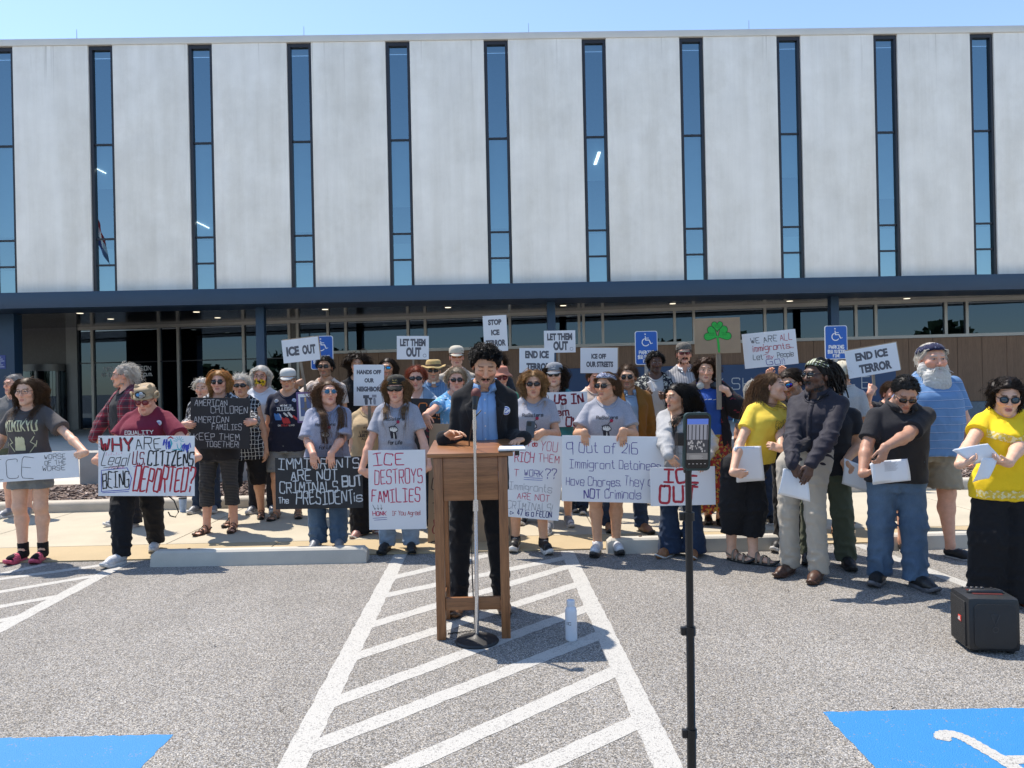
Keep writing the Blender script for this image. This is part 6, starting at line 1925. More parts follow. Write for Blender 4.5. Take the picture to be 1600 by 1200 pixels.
person('grey-haired man in an open red plaid shirt looking sideways with a hand on his hip', 196, 567, 8.2, 'm', .38, -38, (-72, 2, 0), SKN['pink'], hair=short_hair((.76, .74, .70), len=.045, lift=.014, back=1.0, backlen=2.6, out=.35, mess=.5, frizz=.22, grav=.35, curl=.005, cf=1.5, segs=8, n=330, cap=.002, ymin=-.03), glasses=dict(shape='spec', lens='clear', rim=.0012), beard=dict(c=(.5, .48, .45), n=90, len=.022), tops=[dict(m=C_BLK2, hem=.88), dict(m=C_PLAID, name='plaid_shirt', sleeve='long', neck='open', off=.026, wlo=.14, whi=.09, hem=.80)],
    legs=dict(kind='jeans', m=C_BLK2), shoes=('runner', SH_GR, SH_SOLE), hands=(hd(158, 690, 8.25, (.9, .3, -.5), (.4, .9, 0), 'relax', pole=(-1, .2, .1)), None), group=CROWD)
p4 = person('stout woman in a maroon tee and a cat-eared straw hat covered in pin badges', 231, 603, 6.72, 'f', .92, 2, (4, 22, 0), SKN['pink'], feet=[(188, 882), (243, 860)], hadd=.03, hair=short_hair(GRY, n=60), hat=[dict(kind='cat', m=plain('woven_straw', (.38, .28, .17), .85, bump=.6, bscale=160))], glasses=dict(shape='cat', lens='red', frame=(.20, .012, .02), fname='red_frame', rim=.003),
    tops=[dict(m=C_MAR, t=.74, sflare=.03, hem=.84, neck='scoop', prints=[dict(m=P_WH, s=pt('EQUALITY', -.13, .13, -.05, -.015, .0075), name='shirt_lettering'), dict(m=P_WH, s=pt('HURTS NO ONE', -.06, .10, -.078, -.062, .004), name='shirt_lettering')])], legs=dict(kind='slim', m=C_BLK, ease=.02), shoes=('hitop', SH_W, SH_SOLE), toe=(22, 14),
    hands=(dict(backL(161, 722, 6.40), pole=(-.1, .5, -.9)), dict(backR(298, 717, 6.40), pole=(.1, .5, -.9))), group=CROWD)
def lib():
    L = []
    r = random.Random(4)
    for k in range(16): x = 103 + k * 1.2 if k < 8 else 132 + (k - 8) * 1.6; y = 5 + r.uniform(0, 5) if k < 8 else 10 + r.uniform(0, 5); L.append(('s', [(x, y), (x + r.uniform(-2, 2), y + r.uniform(6, 12))], 2.2, BLU))
    L += [('s', [(113, 6), (115, 12), (112, 20)], 2.5, CYA), ('s', [(109, 4), (113, 1.5), (117, 4)], 2.0, RED)]
    for a in range(7): L.append(('s', [(126 + 3 * math.cos(a * .5 + 3.3), 9 + 3 * math.sin(a * .5 + 3.3)), (126 + 8 * math.cos(a * .5 + 3.3), 9 + 8 * math.sin(a * .5 + 3.3))], 1.1, CYA))
    L += [('s', [(123, 12), (124, 18), (127, 22), (130, 17), (129, 11)], 1.2, CYA), ('s', [(116, 22), (124, 21), (134, 23)], 1.4, CYA)]
    return L
placard('white poster with red and black hand lettering asking why citizens are being deported', (154.5, 681), (305, 681), (153.5, 775), 6.40, CARD_W,
    [('t', 'WHY', 4, 54, 3, 23, 4.6, K_), ('t', 'WHY', 4.5, 53.5, 4, 22, 2.8, RED, dict(lift=.0006)), ('t', 'ARE', 58, 97, 3, 21, 1.7, K_), ('t', 'Legal', 4, 45, 27, 46, 1.3, K_, dict(slant=.3)), ('t', 'U.S.', 53, 72, 25, 45, 2.0, MAR, dict(slant=.12)), ('t', 'CITIZENS', 77, 148, 25, 46, 2.7, K_, dict(slant=.08)), ('t', 'BEING', 7, 48, 57, 81, 2.2, K_), ('t', 'DEPORTED?', 54, 147, 50, 87, 3.1, RED, dict(slant=.15)),
     ('s', [(5, 54), (45, 50), (52, 66), (48, 84), (5, 87), (5, 54)], 1.1, BLU), ('s', [(6, 89), (48, 87)], 1.0, BLU), ('s', [(55, 48), (70, 47.5)], .8, BLU), ('s', [(8, 50), (40, 46)], .9, K_)] + [('s', [(12 + 4 * k, 31 - .5 * k), (13 + 4 * k, 26 + (k % 2) * 3)], .8, PNK) for k in range(7)] + [('s', [(16 + 5 * k, 51), (19 + 5 * k, 48), (21 + 5 * k, 51)], .8, PNK) for k in range(5)] + [('s', [(3, 3 + 5 * k), (1, 2 + 5 * k)], .8, RED) for k in range(4)] + lib(), group='placards')
person('white-haired person in jeans hidden behind the blonde woman with the black sign', 318, 590, 9.0, 'f', .2, 0, (0, 0, 0), SKN['fair'], hair=curly(WHT, n=260), tops=[dict(m=C_SPOT)], legs=dict(kind='jeans', m=C_DEN2), shoes=('runner', SH_GR, SH_SOLE), group=CROWD)
p6 = person('blonde woman in aviator sunglasses and dark capri leggings with a black chalk sign', 343, 577, 7.45, 'f', .42, -3, (8, 0, 0), SKN['pink'], feet=[(322, 835), (365, 831)], hair=bob_hair((.58, .32, .11), cap=.008, len=.22, lift0=.15, mess=.24), glasses=dict(shape='aviator', lens='dark'), tops=[dict(m=C_BLK2, hem=.80), dict(m=C_SPOT, name='blouse', sleeve='long', tw=.6, neck='open', off=.026, hem=.94, wlo=.10, whi=.085)],
    legs=dict(kind='capri', m=C_LEG, cut=.30, name='leggings'), shoes=('sandal', SH_BR, SH_BR), hands=(edgeL(298, 665, 7.46), edgeR(386, 661, 7.46)), group=CROWD)
placard('black card with thin chalk capitals held by the blonde woman in capri leggings', (296, 621), (389, 622), (297, 701), 7.47, CARD_B, [('t', 'AMERICAN', 7, 57, 3, 13, 1.0, CHK), ('t', 'CHILDREN', 32, 89, 13, 24, 1.0, CHK), ('t', 'AMERICAN', 6, 60, 29, 39, 1.0, CHK), ('t', 'FAMILIES', 34, 80, 41, 50, 1.0, CHK), ('t', 'KEEP THEM', 6, 77, 56, 66, 1.1, CHK), ('t', 'TOGETHER!', 25, 76, 68, 77, 1.0, CHK)], group='placards')
person('white spiky-haired woman in a sleeveless black and white grid blouse', 376, 585, 7.95, 'f', .55, 6, (14, -2, 0), SKN['tan'], feet=[(362, 822), (408, 810)], hair=short_hair(WHT, len=.055, lift0=1.0, mess=.5, grav=.1), glasses=dict(shape='wrap', lens='dark'), tops=[dict(m=C_GRID, name='blouse', sleeve='none', hem=.76, neck='v', deep=.10)], legs=dict(kind='capri', m=C_BLK, cut=.44, ease=.035), shoes=('sandal', SH_BK, SH_BSOLE), hands=(None, dict(out=.11, fwd=-.02)), group=CROWD)
p8 = person('white-haired woman in a white tee and a black and yellow face mask', 407, 571, 8.9, 'f', .3, 5, (8, 0, 3), SKN['pink'], hair=bob_hair(WHT, len=.17, cap=.02), glasses=dict(shape='spec', lens='clear', rim=.0016), tops=[dict(m=C_WHITE)], legs=dict(kind='jeans', m=C_BLK2), shoes=('runner', SH_GR, SH_SOLE), group=CROWD)
def face_mask(info):
    H = info['H']; V, F = [], []
    n, m = 13, 9
    for j in range(m):
        for i in range(n):
            a = R_(-78 + 156 * i / (n - 1)); t = j / (m - 1); z = -.018 - .088 * t
            rx, ry = .071 - .018 * t * t, .104 - .006 * (t - .3) ** 2 * 8
            V.append((rx * math.sin(a), -ry * math.cos(a) ** .8 * (.99 if t < .9 else .94) - .006, z + .012 * (1 - math.cos(a))))
    for j in range(m - 1):
        for i in range(n - 1): F.append((j * n + i, (j + 1) * n + i, (j + 1) * n + i + 1, j * n + i + 1))
    o = mesh_np('face_mask', H.arr(np.array(V)), F, [cloth('sunflower_print', (.012, .012, .012), pattern=pat_spots((.62, .42, .02), 26, .47))], info['root'])
face_mask(p8)
p9 = person('man in a white cap and a navy tee with a red, white and blue map', 450, 575, 8.3, 'm', .45, 5, (8, 2, 0), SKN['tan'], feet=[(432, 812), (466, 809)], hair=short_hair(GRY, n=60), hat=[dict(kind='cap', m=cloth('pale_grey_cap_cotton', (.52, .51, .48)))], glasses=dict(shape='spec', lens='clear', rim=.0012), tops=[dict(m=C_NAVY, hem=.80, prints=[
    dict(m=P_WH, s=pt('NO ONE IS', -.06, .06, .012, .030, .0045) + pt('ILLEGAL', -.10, .10, -.035, .0, .010), name='shirt_lettering'), dict(m=P_BL, s=[([(-.13 + .014 * k, -.07 - .006 * (k % 3)), (-.115 + .012 * k, -.14)], .017) for k in range(6)]), dict(m=P_WH, s=[([(-.02, -.065), (.02, -.10)], .022), ([(.03, -.06), (.07, -.11)], .024), ([(-.07, -.075), (-.05, -.12)], .01)], lift=.0045), dict(m=P_RD, s=[([(-.04 + .02 * k, -.12 - .01 * (k % 2)), (-.02 + .02 * k, -.18)], .022) for k in range(4)] + [([(.08, -.10), (.12, -.14)], .022)], lift=.004), dict(m=P_RD, s=pt('STOLEN', -.055, .03, -.215, -.198, .0045), name='shirt_lettering'), dict(m=P_WH, s=pt('ON', -.09, -.062, -.215, -.198, .0045) + pt('LAND', .036, .09, -.215, -.198, .0045), name='shirt_lettering')])],
    legs=dict(kind='shorts', m=C_DENG), shoes=('sandal', SH_SAND, SH_BSOLE), group=CROWD)
p10 = person('dark-haired man with sunglasses in a cream tee raising the ICE OUT card', 508, 556, 9.0, 'm', .1, -2, (2, -2, 0), SKN['olive'], gz=.0, hair=short_hair(BLK, len=.05, lift0=.8), glasses=dict(shape='rect', lens='dark', rim=.0026), stubble=((.02, .015, .01), .55), tops=[dict(m=C_CREAM)], legs=dict(kind='jeans', m=C_DEN2), shoes=('sneaker', SH_BK, SH_SOLE), hands=(hd(474, 597, 8.72, (.9, .05, .25), (.1, 1, 0), 'fist', pole=(-.5, .2, -1)), None), group=CROWD)
placard('tilted ICE OUT card on a wooden stick raised above the man in the white cap', (437, 532.5), (494, 526), (443.5, 568), 8.70, CARD_W, [('p', 'ICE', 6, 26, 11, 26, G_), ('p', 'OUT', 31, 52, 11, 26, G_)], stick=((477.5, 612), (466, 545), .034), group='placards', back=CARD_C)
p11 = person('woman with long brown hair and round blue sunglasses in a lavender-grey ReSisters tee', 512, 593, 6.85, 'f', .62, 6, (26, -8, 0), SKN['pink'], feet=[(497, 857), (529, 857)], hair=long_hair((.21, .115, .058), len=.56, out=.40, lift0=.08, cap=.006, segs=14, front=.34, wind=(.03, 0, 0)), glasses=dict(shape='round', lens='blue', frame=(.35, .35, .36), fname='silver_frame', metal=.8), tops=[dict(m=C_LAV, t=.92, sflare=.035, hem=.80, slack=.12, prints=resisters(.0, -.02))], legs=dict(kind='jeans', m=C_DEN, ease=.012), shoes=('runner', SH_GR, SH_SOLE), hands=(drape(490, 722, 6.61), drape(518, 721, 6.61)), group=CROWD)
placard('black card with thick silver capitals held by the woman in blue jeans', (428, 715.5), (564.5, 713), (431, 796), 6.62, CARD_B, [('t', 'IMMIGRANTS', 5, 131, 2, 18, 1.9, SIL), ('t', 'ARE NOT', 25, 97, 20, 36, 2.0, SIL), ('t', 'CRIMINALS', 7, 97, 38, 55, 1.9, SIL), ('t', 'BUT', 105, 135, 31, 46, 2.8, SIL), ('t', 'The', 5, 20, 62, 71, 1.6, SIL), ('t', 'PRESIDENT', 33, 121, 53, 73, 2.0, SIL), ('t', 'is', 123, 135, 56, 70, 2.2, SIL)], group='placards')
person('man with curly dark shoulder hair in a black tee behind the HANDS OFF card', 558, 553, 9.3, 'm', .1, 4, (10, 2, 0), SKN['tan'], hair=curly(DBR, len=.16, grav=.45, r=.006), tops=[dict(m=C_BLK)], legs=dict(kind='jeans', m=C_BLK2), shoes=('sneaker', SH_BK, SH_SOLE), group=CROWD)
person('man with straight shoulder hair and bright blue mirrored sunglasses', 606, 558, 9.2, 'm', .1, 0, (-4, 0, 0), SKN['tan'], hair=long_hair(DBR, len=.22, out=.5), glasses=dict(shape='rect', lens='mirror_blue', rim=.002), stubble=((.04, .02, .012), .5), tops=[dict(m=C_FLOR)], legs=dict(kind='jeans', m=C_DEN2), shoes=('sneaker', SH_BK, SH_SOLE), group=CROWD)
p14 = person('person in a tan printed tee and black trousers, face behind the HANDS OFF card', 577, 603, 7.5, 'f', .25, -4, (0, 0, 0), SKN['fair'], feet=[(563, 838), (590, 831)], hair=bob_hair(BRN, len=.14, n=200), tops=[dict(m=C_TAN, t=.8, sflare=.03, prints=[dict(m=P_BK, s=pt('TRUTH', .02, .12, .05, .075, .006) + pt('LIBERTY', -.08, .11, -.09, -.065, .0055) + pt('JUSTICE', -.09, .10, -.135, -.105, .007) + pt('ALL', -.06, .06, -.175, -.15, .006) + pt('FOR', -.02, .06, -.04, -.02, .0055), name='shirt_lettering')])], legs=dict(kind='wide', m=C_BLK, name='trousers'), shoes=('loafer', SH_PINKT, SH_SOLE), hands=(None, hd(577, 664, 7.26, (-.9, 0, .35), (0, 1, 0), 'fist', pole=(.6, .2, -1))), group=CROWD)
placard('HANDS OFF OUR NEIGHBORS card with raised fists, held low on a stick', (548.5, 570), (596, 570), (552.5, 634), 7.22, CARD_W, [('p', 'HANDS OFF', 5, 43, 8, 15, G_), ('p', 'OUR', 17, 32, 21, 28, G_), ('p', 'NEIGHBORS', 5, 44, 34, 42, G_)] + [('s', [(20, 61), (19.5, 52)], 5.5, G_), ('s', [(17, 50), (22, 50)], 7.0, G_), ('s', [(27, 61), (26.5, 55)], 3.2, G_), ('s', [(25, 53), (28, 53)], 4.5, G_), ('s', [(33, 61), (32.5, 53)], 4.2, LGR), ('s', [(30.5, 49), (34, 49)], 6.0, LGR)], stick=((578, 676), (576, 600), .032), group='placards')
p15 = person('woman in a dark embroidered cap and wide sunglasses in a grey ReSisters tee', 619, 585, 6.75, 'f', .22, 0, (0, 2, 0), SKN['pink'], feet=[(605, 862), (642, 861)], hair=long_hair(LBR, len=.40, segs=12, out=.5), hat=[dict(kind='cap', m=cloth('camouflage_cap_cotton', (.020, .018, .015), pattern=pat_spots((.05, .045, .03), 20, .55)), badge=plain('gold_thread', (.42, .27, .06), .6))], glasses=dict(shape='wrap', lens='dark', rim=.003), tops=[dict(m=C_HG, t=.66, prints=resisters(.0, .005))], legs=dict(kind='jeans', m=C_DEN3, ease=.006), shoes=('clog', SH_BK, SH_BSOLE), hands=(backL(577, 738, 6.49), backR(658, 733, 6.49)), group=CROWD)
placard('white poster with crimson words about families and a honk line', (572.5, 704), (662, 702.5), (577, 828), 6.49, CARD_W, [('t', 'ICE', 8, 55, 6, 23, 2.0, CRIM), ('t', 'DESTROYS', 10, 84, 30, 52, 1.7, CRIM), ('t', 'FAMILIES', 5, 80, 61, 81, 1.9, CRIM), ('t', 'HONK', 6, 27, 95, 102, 1.3, CRIM), ('t', 'IF You Agree!', 36, 80, 95, 102, .9, RED), ('s', [(6, 106), (28, 105)], .8, PUR), ('s', [(8, 109), (28, 108)], .8, PUR)] + [('s', [(9 + 5 * k + (-3 if k == 0 else 0), 85), (9.5 + 5 * k, 92)], .7, K_) for k in range(3)] + [('s', [(8 + 5 * k, 90), (9.5 + 5 * k, 92.5), (11 + 5 * k, 90)], .7, K_) for k in range(3)], group='placards')
person('woman with cropped red hair and sunglasses holding a black card with orange letters', 650, 572, 7.8, 'f', .3, 4, (4, 0, 0), SKN['pink'], hair=short_hair(RED_H, len=.055, lift0=.8, cap=.016), glasses=dict(shape='wrap', lens='dark'), tops=[dict(m=C_WHITE, neck='v'), dict(m=C_DEN3, name='vest', sleeve='none', off=.024, neck='open', wlo=.09, whi=.07)], legs=dict(kind='jeans', m=C_DEN2), shoes=('sneaker', SH_BK, SH_SOLE), hands=(backL(642, 680, 7.53), drape(686, 640, 7.53)), group=CROWD)
placard('black card with orange letters, mostly hidden behind the man at the lectern', (637, 622), (706, 624), (637, 742), 7.53, CARD_B, [('t', 'CEI', 14, 58, 10, 30, 2.0, ORG), ('t', 'S', 28, 37, 44, 60, 1.8, MAR)], group='placards')
p17 = person('clergyman in a straw hat and sunglasses with a white collar tab', 677, 560, 8.9, 'm', .3, 5, (4, 2, 0), SKN['tan'], hairpad=.03, hair=short_hair(GRY, n=80), hat=[dict(kind='straw', m=plain('yellow_straw', (.46, .32, .13), .85, bump=.5, bscale=180), band=plain('brown_hat_band', (.10, .06, .03), .7))], glasses=dict(shape='rect', lens='dark', rim=.003), stubble=((.20, .17, .15), .75), tops=[dict(m=C_CLER, neck='crew', collar=C_CLER, cs=.5)], legs=dict(kind='jeans', m=C_BLK2), shoes=('dress', SH_BK, SH_BSOLE), hands=(hd(646, 640, 8.62, (.3, 0, 1), (0, 1, 0), 'fist'), None), group=CROWD)
def tab(info):
    nk = info['nk']; mb = MB(); mb.box((nk.x - .022, nk.y - .095, nk.z + .002), (nk.x + .022, nk.y - .088, nk.z + .034), 0, None, .002); mb.build('collar_tab', [plain('white_collar', (.72, .72, .72), .5)], info['root'])
tab(p17)
LETOUT = lambda w, h: [('p', 'LET THEM', w * .10, w * .90, h * .12, h * .44, G_), ('p', 'OUT', w * .29, w * .76, h * .48, h * .90, G_), ('s', arc(w * .87, h * .84, w * .05, 0, 350, 10), .8, LGR)]
placard('LET THEM OUT card on a thin stick beside the straw hat', (619, 525), (669, 525), (620, 561.5), 8.60, CARD_W, LETOUT(50, 36.5), stick=((646, 650), (645.5, 545), .022), group='placards')
person('man in a pale cap and orange glasses in a cream plaid shirt behind the lectern', 713, 540, 9.4, 'm', .2, 4, (6, 0, 0), SKN['pink'], hair=short_hair(BRN, n=80), hat=[dict(kind='cap', m=cloth('cream_cap_cotton', (.52, .47, .38)))], glasses=dict(shape='rect', lens='orange', rim=.002), tops=[dict(m=C_PLAID2, collar=C_PLAID2, placket=True)], legs=dict(kind='jeans', m=C_DEN2), shoes=('sneaker', SH_BK, SH_SOLE), group=CROWD)
p19 = person('woman with swept grey-blonde hair and sunglasses just behind the speaker', 712, 574, 7.6, 'f', .3, 0, (8, 0, 0), SKN['pink'], hair=short_hair((.42, .34, .24), len=.08, back=.9, cap=.02), glasses=dict(shape='rect', lens='dark', rim=.003), tops=[dict(m=C_SKY)], legs=dict(kind='jeans', m=C_DEN2), shoes=('sneaker', SH_BK, SH_SOLE), hands=(hd(668, 660, 6.95, (.3, -.2, -1), (0.2, 1, 0), 'drape'), None), group=CROWD)
placard('brown cardboard sheet with marker writing standing behind the lectern', (666, 662), (803, 664), (668, 872), 6.97, CARD_C, [('t', 'Of', 12, 30, 30, 50, 1.6, BRO), ('t', 'Out 17', 6, 116, 86, 104, 1.6, BRO), ('t', 'Ingr to', 8, 122, 122, 140, 1.6, BRO), ('t', '&', 8, 20, 152, 172, 1.8, MAR), ('t', 'Charges', 6, 122, 184, 200, 1.6, BRO)], group='placards')
person('brown-haired person holding up the STOP ICE TERROR card behind the speaker', 775, 551, 9.3, 'f', .2, 0, (14, 0, 0), SKN['tan'], hair=curly(DBR, len=.10), tops=[dict(m=C_BLK2)], legs=dict(kind='jeans', m=C_DEN2), shoes=('sneaker', SH_BK, SH_SOLE), hands=(None, hd(776, 590, 9.05, (-.5, 0, .6), (0, 1, 0), 'fist')), group=CROWD)
placard('tall STOP ICE TERROR card held behind the speaker', (753, 494), (790, 492), (757, 550), 9.02, CARD_W, [('p', 'STOP', 8, 29, 6, 15, G_), ('p', 'ICE', 12, 25, 22, 31, G_), ('p', 'TERROR', 3, 34, 38, 48, G_)], stick=((777, 596), (774, 530), .026), group='placards')
person('woman in a floppy pink sun hat and sunglasses at the speaker\'s shoulder', 781, 571, 8.3, 'f', .3, 8, (10, 4, 0), SKN['pink'], hair=short_hair(GRY, n=80), hat=[dict(kind='bucket', m=plain('dusty_pink_straw', (.50, .20, .13), .85, bump=.5, bscale=170))], glasses=dict(shape='cat', lens='red', frame=(.2, .02, .03), fname='red_frame', rim=.003), tops=[dict(m=C_GREEN)], legs=dict(kind='jeans', m=C_DEN2), shoes=('sneaker', SH_BK, SH_SOLE), group=CROWD)
person('person in black hidden behind the third ReSisters woman, holding a card up', 829, 586, 7.9, 'm', .1, 0, (0, 0, 0), SKN['tan'], hair=short_hair(DBR), tops=[dict(m=C_BLK)], legs=dict(kind='jeans', m=C_BLK2), shoes=('sneaker', SH_BK, SH_SOLE), hands=(None, hd(842, 598, 7.7, (-.5, 0, .7), (0, 1, 0), 'fist')), group=CROWD)
placard('END ICE TERROR card half hidden behind the woman with the phone', (811.5, 544), (866, 544), (811.5, 582.5), 7.68, CARD_W, [('p', 'END ICE', 9, 46, 4, 16, G_), ('p', 'TERROR', 11, 48, 23, 35, G_)], stick=((843, 605), (841, 560), .026), group='placards')
p23 = person('woman with tousled blonde hair holding a phone in a grey ReSisters tee', 833, 577, 6.8, 'f', .25, 0, (-2, 2, 0), SKN['tan'], feet=[(806, 858), (850, 862)], hair=long_hair((.44, .27, .12), len=.22, curl=.014, cf=2, out=.6, lift0=.6, frizz=.14), glasses=dict(shape='rect', lens='dark', frame=(.03, .015, .01), fname='brown_frame', rim=.003, z=.010), tops=[dict(m=C_HG, t=.62, prints=resisters(-.01, .0))], legs=dict(kind='shorts', m=C_BLK, cut=.60), shoes=('runner', SH_BK, SH_SOLE), socks=(C_BLK, .03), toe=(10, 16), hands=(hd(806, 690, 6.43, (.5, -.1, -.6), (.2, 1, 0), 'grip'), hd(838, 683, 6.37, (-.75, -.05, -.55), (0, 1, -.1), 'grip')), group=CROWD)
placard('white poster about work and a felon held by the blonde woman with a phone', (783, 674), (876, 682), (779.5, 806), 6.41, CARD_W, [('t', 'WHY', 10, 41, 11, 20, 1.1, CRIM), ('t', 'do', 43, 50, 12, 19, 1.6, RED), ('t', 'YOU', 56, 82, 10, 25, 1.0, CRIM), ('t', 'RICH', 17, 47, 30, 45, 1.5, CRIM), ('t', 'THEM', 54, 86, 29, 42, 1.1, CRIM), ('t', "T", 18, 25, 57, 68, 1.1, CRIM), ('t', 'WORK', 34, 63, 56, 66, 1.1, PUR), ('s', [(34, 69), (63, 68)], .8, BLU), ('s', [(34, 72), (63, 71)], .8, BLU), ('t', '??', 67, 84, 53, 68, 1.5, PUR),
    ('t', 'Immigrants', 12, 79, 78, 89, .9, LGR), ('t', 'ARE NOT', 26, 76, 93, 103, 1.0, CRIM), ('t', 'CRIMINALS!', 12, 82, 107, 119, .9, LGR), ('t', '>', 17, 23, 121, 128, 1.0, NAV), ('t', '47 is a FELON', 28, 82, 119, 128, 1.4, NAV)], group='placards')
ph = at(828.5, 671, 6.34); pe = empty('phone', ph, 'dark phone held up by the woman with the felon poster', 'phone')
mb = MB(); mb.prism(rounded(.075, .150, .012), -.004, .004); mb.build('case', [plain('blue_grey_phone_case', (.045, .07, .10), .4)], pe)
mb = MB(); mb.prism([(x - .012, z + .048) for x, z in rounded(.036, .036, .008)], -.0065, -.0042); mb.build('camera_block', [plain('dark_camera_block', (.02, .025, .03), .3)], pe)
pe.rotation_euler = (R_(8), R_(6), 0)
p25 = person('woman in a grey cap and round dark sunglasses with long dark wavy hair', 866, 566, 7.6, 'f', .2, -4, (-8, -4, 0), SKN['fair'], feet=[(858, 834), (888, 822)], hair=long_hair(DBR, len=.46, curl=.010, segs=13), hat=[dict(kind='cap', m=cloth('washed_grey_cap_cotton', (.20, .21, .23)), badge=plain('pale_thread', (.5, .5, .5), .7), nb=2)], glasses=dict(shape='round', lens='dark', rim=.003), tops=[dict(m=C_TEAL)], legs=dict(kind='shorts', m=C_BLK2), shoes=('runner', SH_GR, SH_SOLE), socks=(C_WHITE, .05), hands=(backL(856, 645, 7.33), backR(911, 660, 7.33)), group=CROWD)
placard('white poster with thick dark brush letters, left half behind the blonde woman', (848, 613.5), (918, 611.5), (849, 668), 7.33, CARD_W, [('t', 'US IN', 19, 63, 4, 18, 3.2, MAR), ('t', 'em', 20, 40, 26, 37, 2.6, MAR), ('t', 'OUT', 36, 66, 39, 53, 2.8, MAR)], group='placards')
p14b = person('person behind the grey cap, holding the right-hand LET THEM OUT card', 874, 585, 8.6, 'm', .1, 0, (0, 0, 0), SKN['tan'], hair=short_hair(BRN), tops=[dict(m=C_TEAL)], legs=dict(kind='jeans', m=C_DEN2), shoes=('sneaker', SH_BK, SH_SOLE), hands=(None, hd(874, 606, 8.4, (-.5, 0, .7), (0, 1, 0), 'fist')), group=CROWD)
placard('LET THEM OUT card on a stick above the woman in the grey cap', (849.5, 517), (898.5, 516), (850.5, 551.5), 8.38, CARD_W, LETOUT(49, 34.5), stick=((874, 615), (873, 535), .026), group='placards')
p26 = person('person in a cream tee hidden by the ICE OFF card, a hand at the chin', 929, 572, 8.4, 'm', .1, 6, (10, 6, 0), SKN['pink'], feet=[(911, 802), (935, 800)], hair=short_hair(BRN), tops=[dict(m=C_CREAM, prints=[])], legs=dict(kind='jeans', m=C_DEN2), shoes=('sneaker', SH_BK, SH_SOLE), hands=(None, hd(937, 603, 8.18, (-.1, -.1, 1), (0.6, .8, 0), 'relax')), group=CROWD)
placard('ICE OFF OUR STREETS card with a light frame', (906, 543.7), (964, 543.7), (907, 583), 8.10, CARD_W, [('p', 'ICE OFF', 17, 40, 9, 17, G_), ('p', 'OUR STREETS', 9, 51, 21, 30, G_)], group='placards', back=CARD_C, stick=((936, 640), (935, 560), .026))
p27 = person('woman in a patterned headband and sunglasses turned aside in a grey ReSisters tee', 948, 579, 6.65, 'f', .38, -6, (-34, 2, 0), SKN['tan'], feet=[(934, 866), (963, 863)], hair=long_hair((.20, .12, .065), len=.13, back=1.0, out=.35, curl=.010, grav=.35), hat=[dict(kind='band', name='headband', m=cloth('blue_white_bandana', (.36, .38, .45), pattern=pat_spots((.03, .04, .12), 60, .52)), z0=.056, z1=.100)], glasses=dict(shape='rect', lens='dark', frame=(.01, .01, .01), rim=.003), tops=[dict(m=C_HG, t=.70, sflare=.026, prints=resisters(-.005, -.005))], legs=dict(kind='shorts', m=C_BLK, cut=.62), shoes=('runner', SH_W, SH_BSOLE), socks=(C_WHITE, .02), toe=(14, 12), hands=(drape(914, 688, 6.21), drape(974, 686, 6.17)), group=CROWD)
placard('wide white poster counting detainees in thin violet handwriting', (877, 680), (1037, 682.5), (877.5, 783), 6.22, CARD_W, [('t', '9', 7, 17, 11, 30, 1.3, PUR), ('t', 'Out of 216', 27, 118, 11, 27, 1.3, PUR), ('t', 'Immigrant', 12, 83, 38, 51, 1.1, PUR), ('t', 'Detainees', 90, 154, 38, 51, 1.1, PUR), ('t', 'Have Charges.', 7, 93, 65, 78, 1.1, PUR), ('t', 'They are', 99, 155, 63, 77, 1.1, PUR), ('t', 'NOT', 35, 61, 84, 98, 1.9, PUR), ('t', 'Criminals', 68, 124, 84, 97, 1.2, PUR)], Yr=6.14, group='placards')
person('man with brown hair and sunglasses in a mustard jacket and tan boots', 981, 568, 7.7, 'm', .25, 8, (-14, 2, 0), SKN['olive'], feet=[(952, 830), (1004, 832)], hair=short_hair(BRN, len=.06, back=.9), glasses=dict(shape='round', lens='dark', rim=.003), stubble=((.05, .03, .02), .7), tops=[dict(m=C_DEN3, collar=C_DEN3), dict(m=C_MUST, name='jacket', sleeve='long', neck='open', off=.030, wlo=.06, whi=.06, hem=.84)], legs=dict(kind='jeans', m=C_DEN2), shoes=('boot', SH_TN, SH_BSOLE), hands=(None, None), group=CROWD)
p29 = person('man with short curly hair in an open floral shirt over a grey tee', 1023, 549, 9.0, 'm', .2, -6, (2, 2, 0), SKN['dark'], hair=curly(BLK, len=.045), stubble=((.008, .006, .006), .7), tops=[dict(m=C_GTEE, hem=.84), dict(m=C_FLOR, name='floral_shirt', neck='open', off=.026, wlo=.11, whi=.085, t=.75, sflare=.03)], legs=dict(kind='jeans', m=C_BLK2), shoes=('sneaker', SH_BK, SH_SOLE), hands=(hd(1018, 612, 8.62, (.9, -.1, .3), (0, .6, .5), 'fist'), hd(1032, 620, 8.62, (-.9, 0, -.1), (0, .8, .4), 'fist')), group=CROWD)
c0 = at(1017, 603, 8.56); ce = empty('cup', c0, 'white paper cup held by the man in the floral shirt', 'cup'); mb = MB(); mb.lathe([(.022, -.07), (.030, .05), (.031, .052)], 16, 0, Matrix.Rotation(R_(-25), 4, 'Y')); mb.build('cup_body', [CARD_W], ce, auto=40)
person('bearded man in a grey flat cap and red sunglasses in a striped grey polo', 1068, 535, 9.0, 'm', .3, -4, (-8, -3, 0), SKN['pink'], gz=.0, hair=short_hair(DBR, n=140), hat=[dict(kind='cap', m=cloth('grey_tweed', (.16, .145, .12), pattern=pat_spots((.09, .08, .07), 90, .5)), brim=.045)], glasses=dict(shape='rect', lens='red', rim=.002), beard=dict(c=(.07, .035, .02), n=170, len=.026, r=.005), tops=[dict(m=C_GSTR, neck='v', deep=.07, collar=C_WHITE)], legs=dict(kind='jeans', m=C_DEN2), shoes=('sneaker', SH_BK, SH_SOLE), group=CROWD)
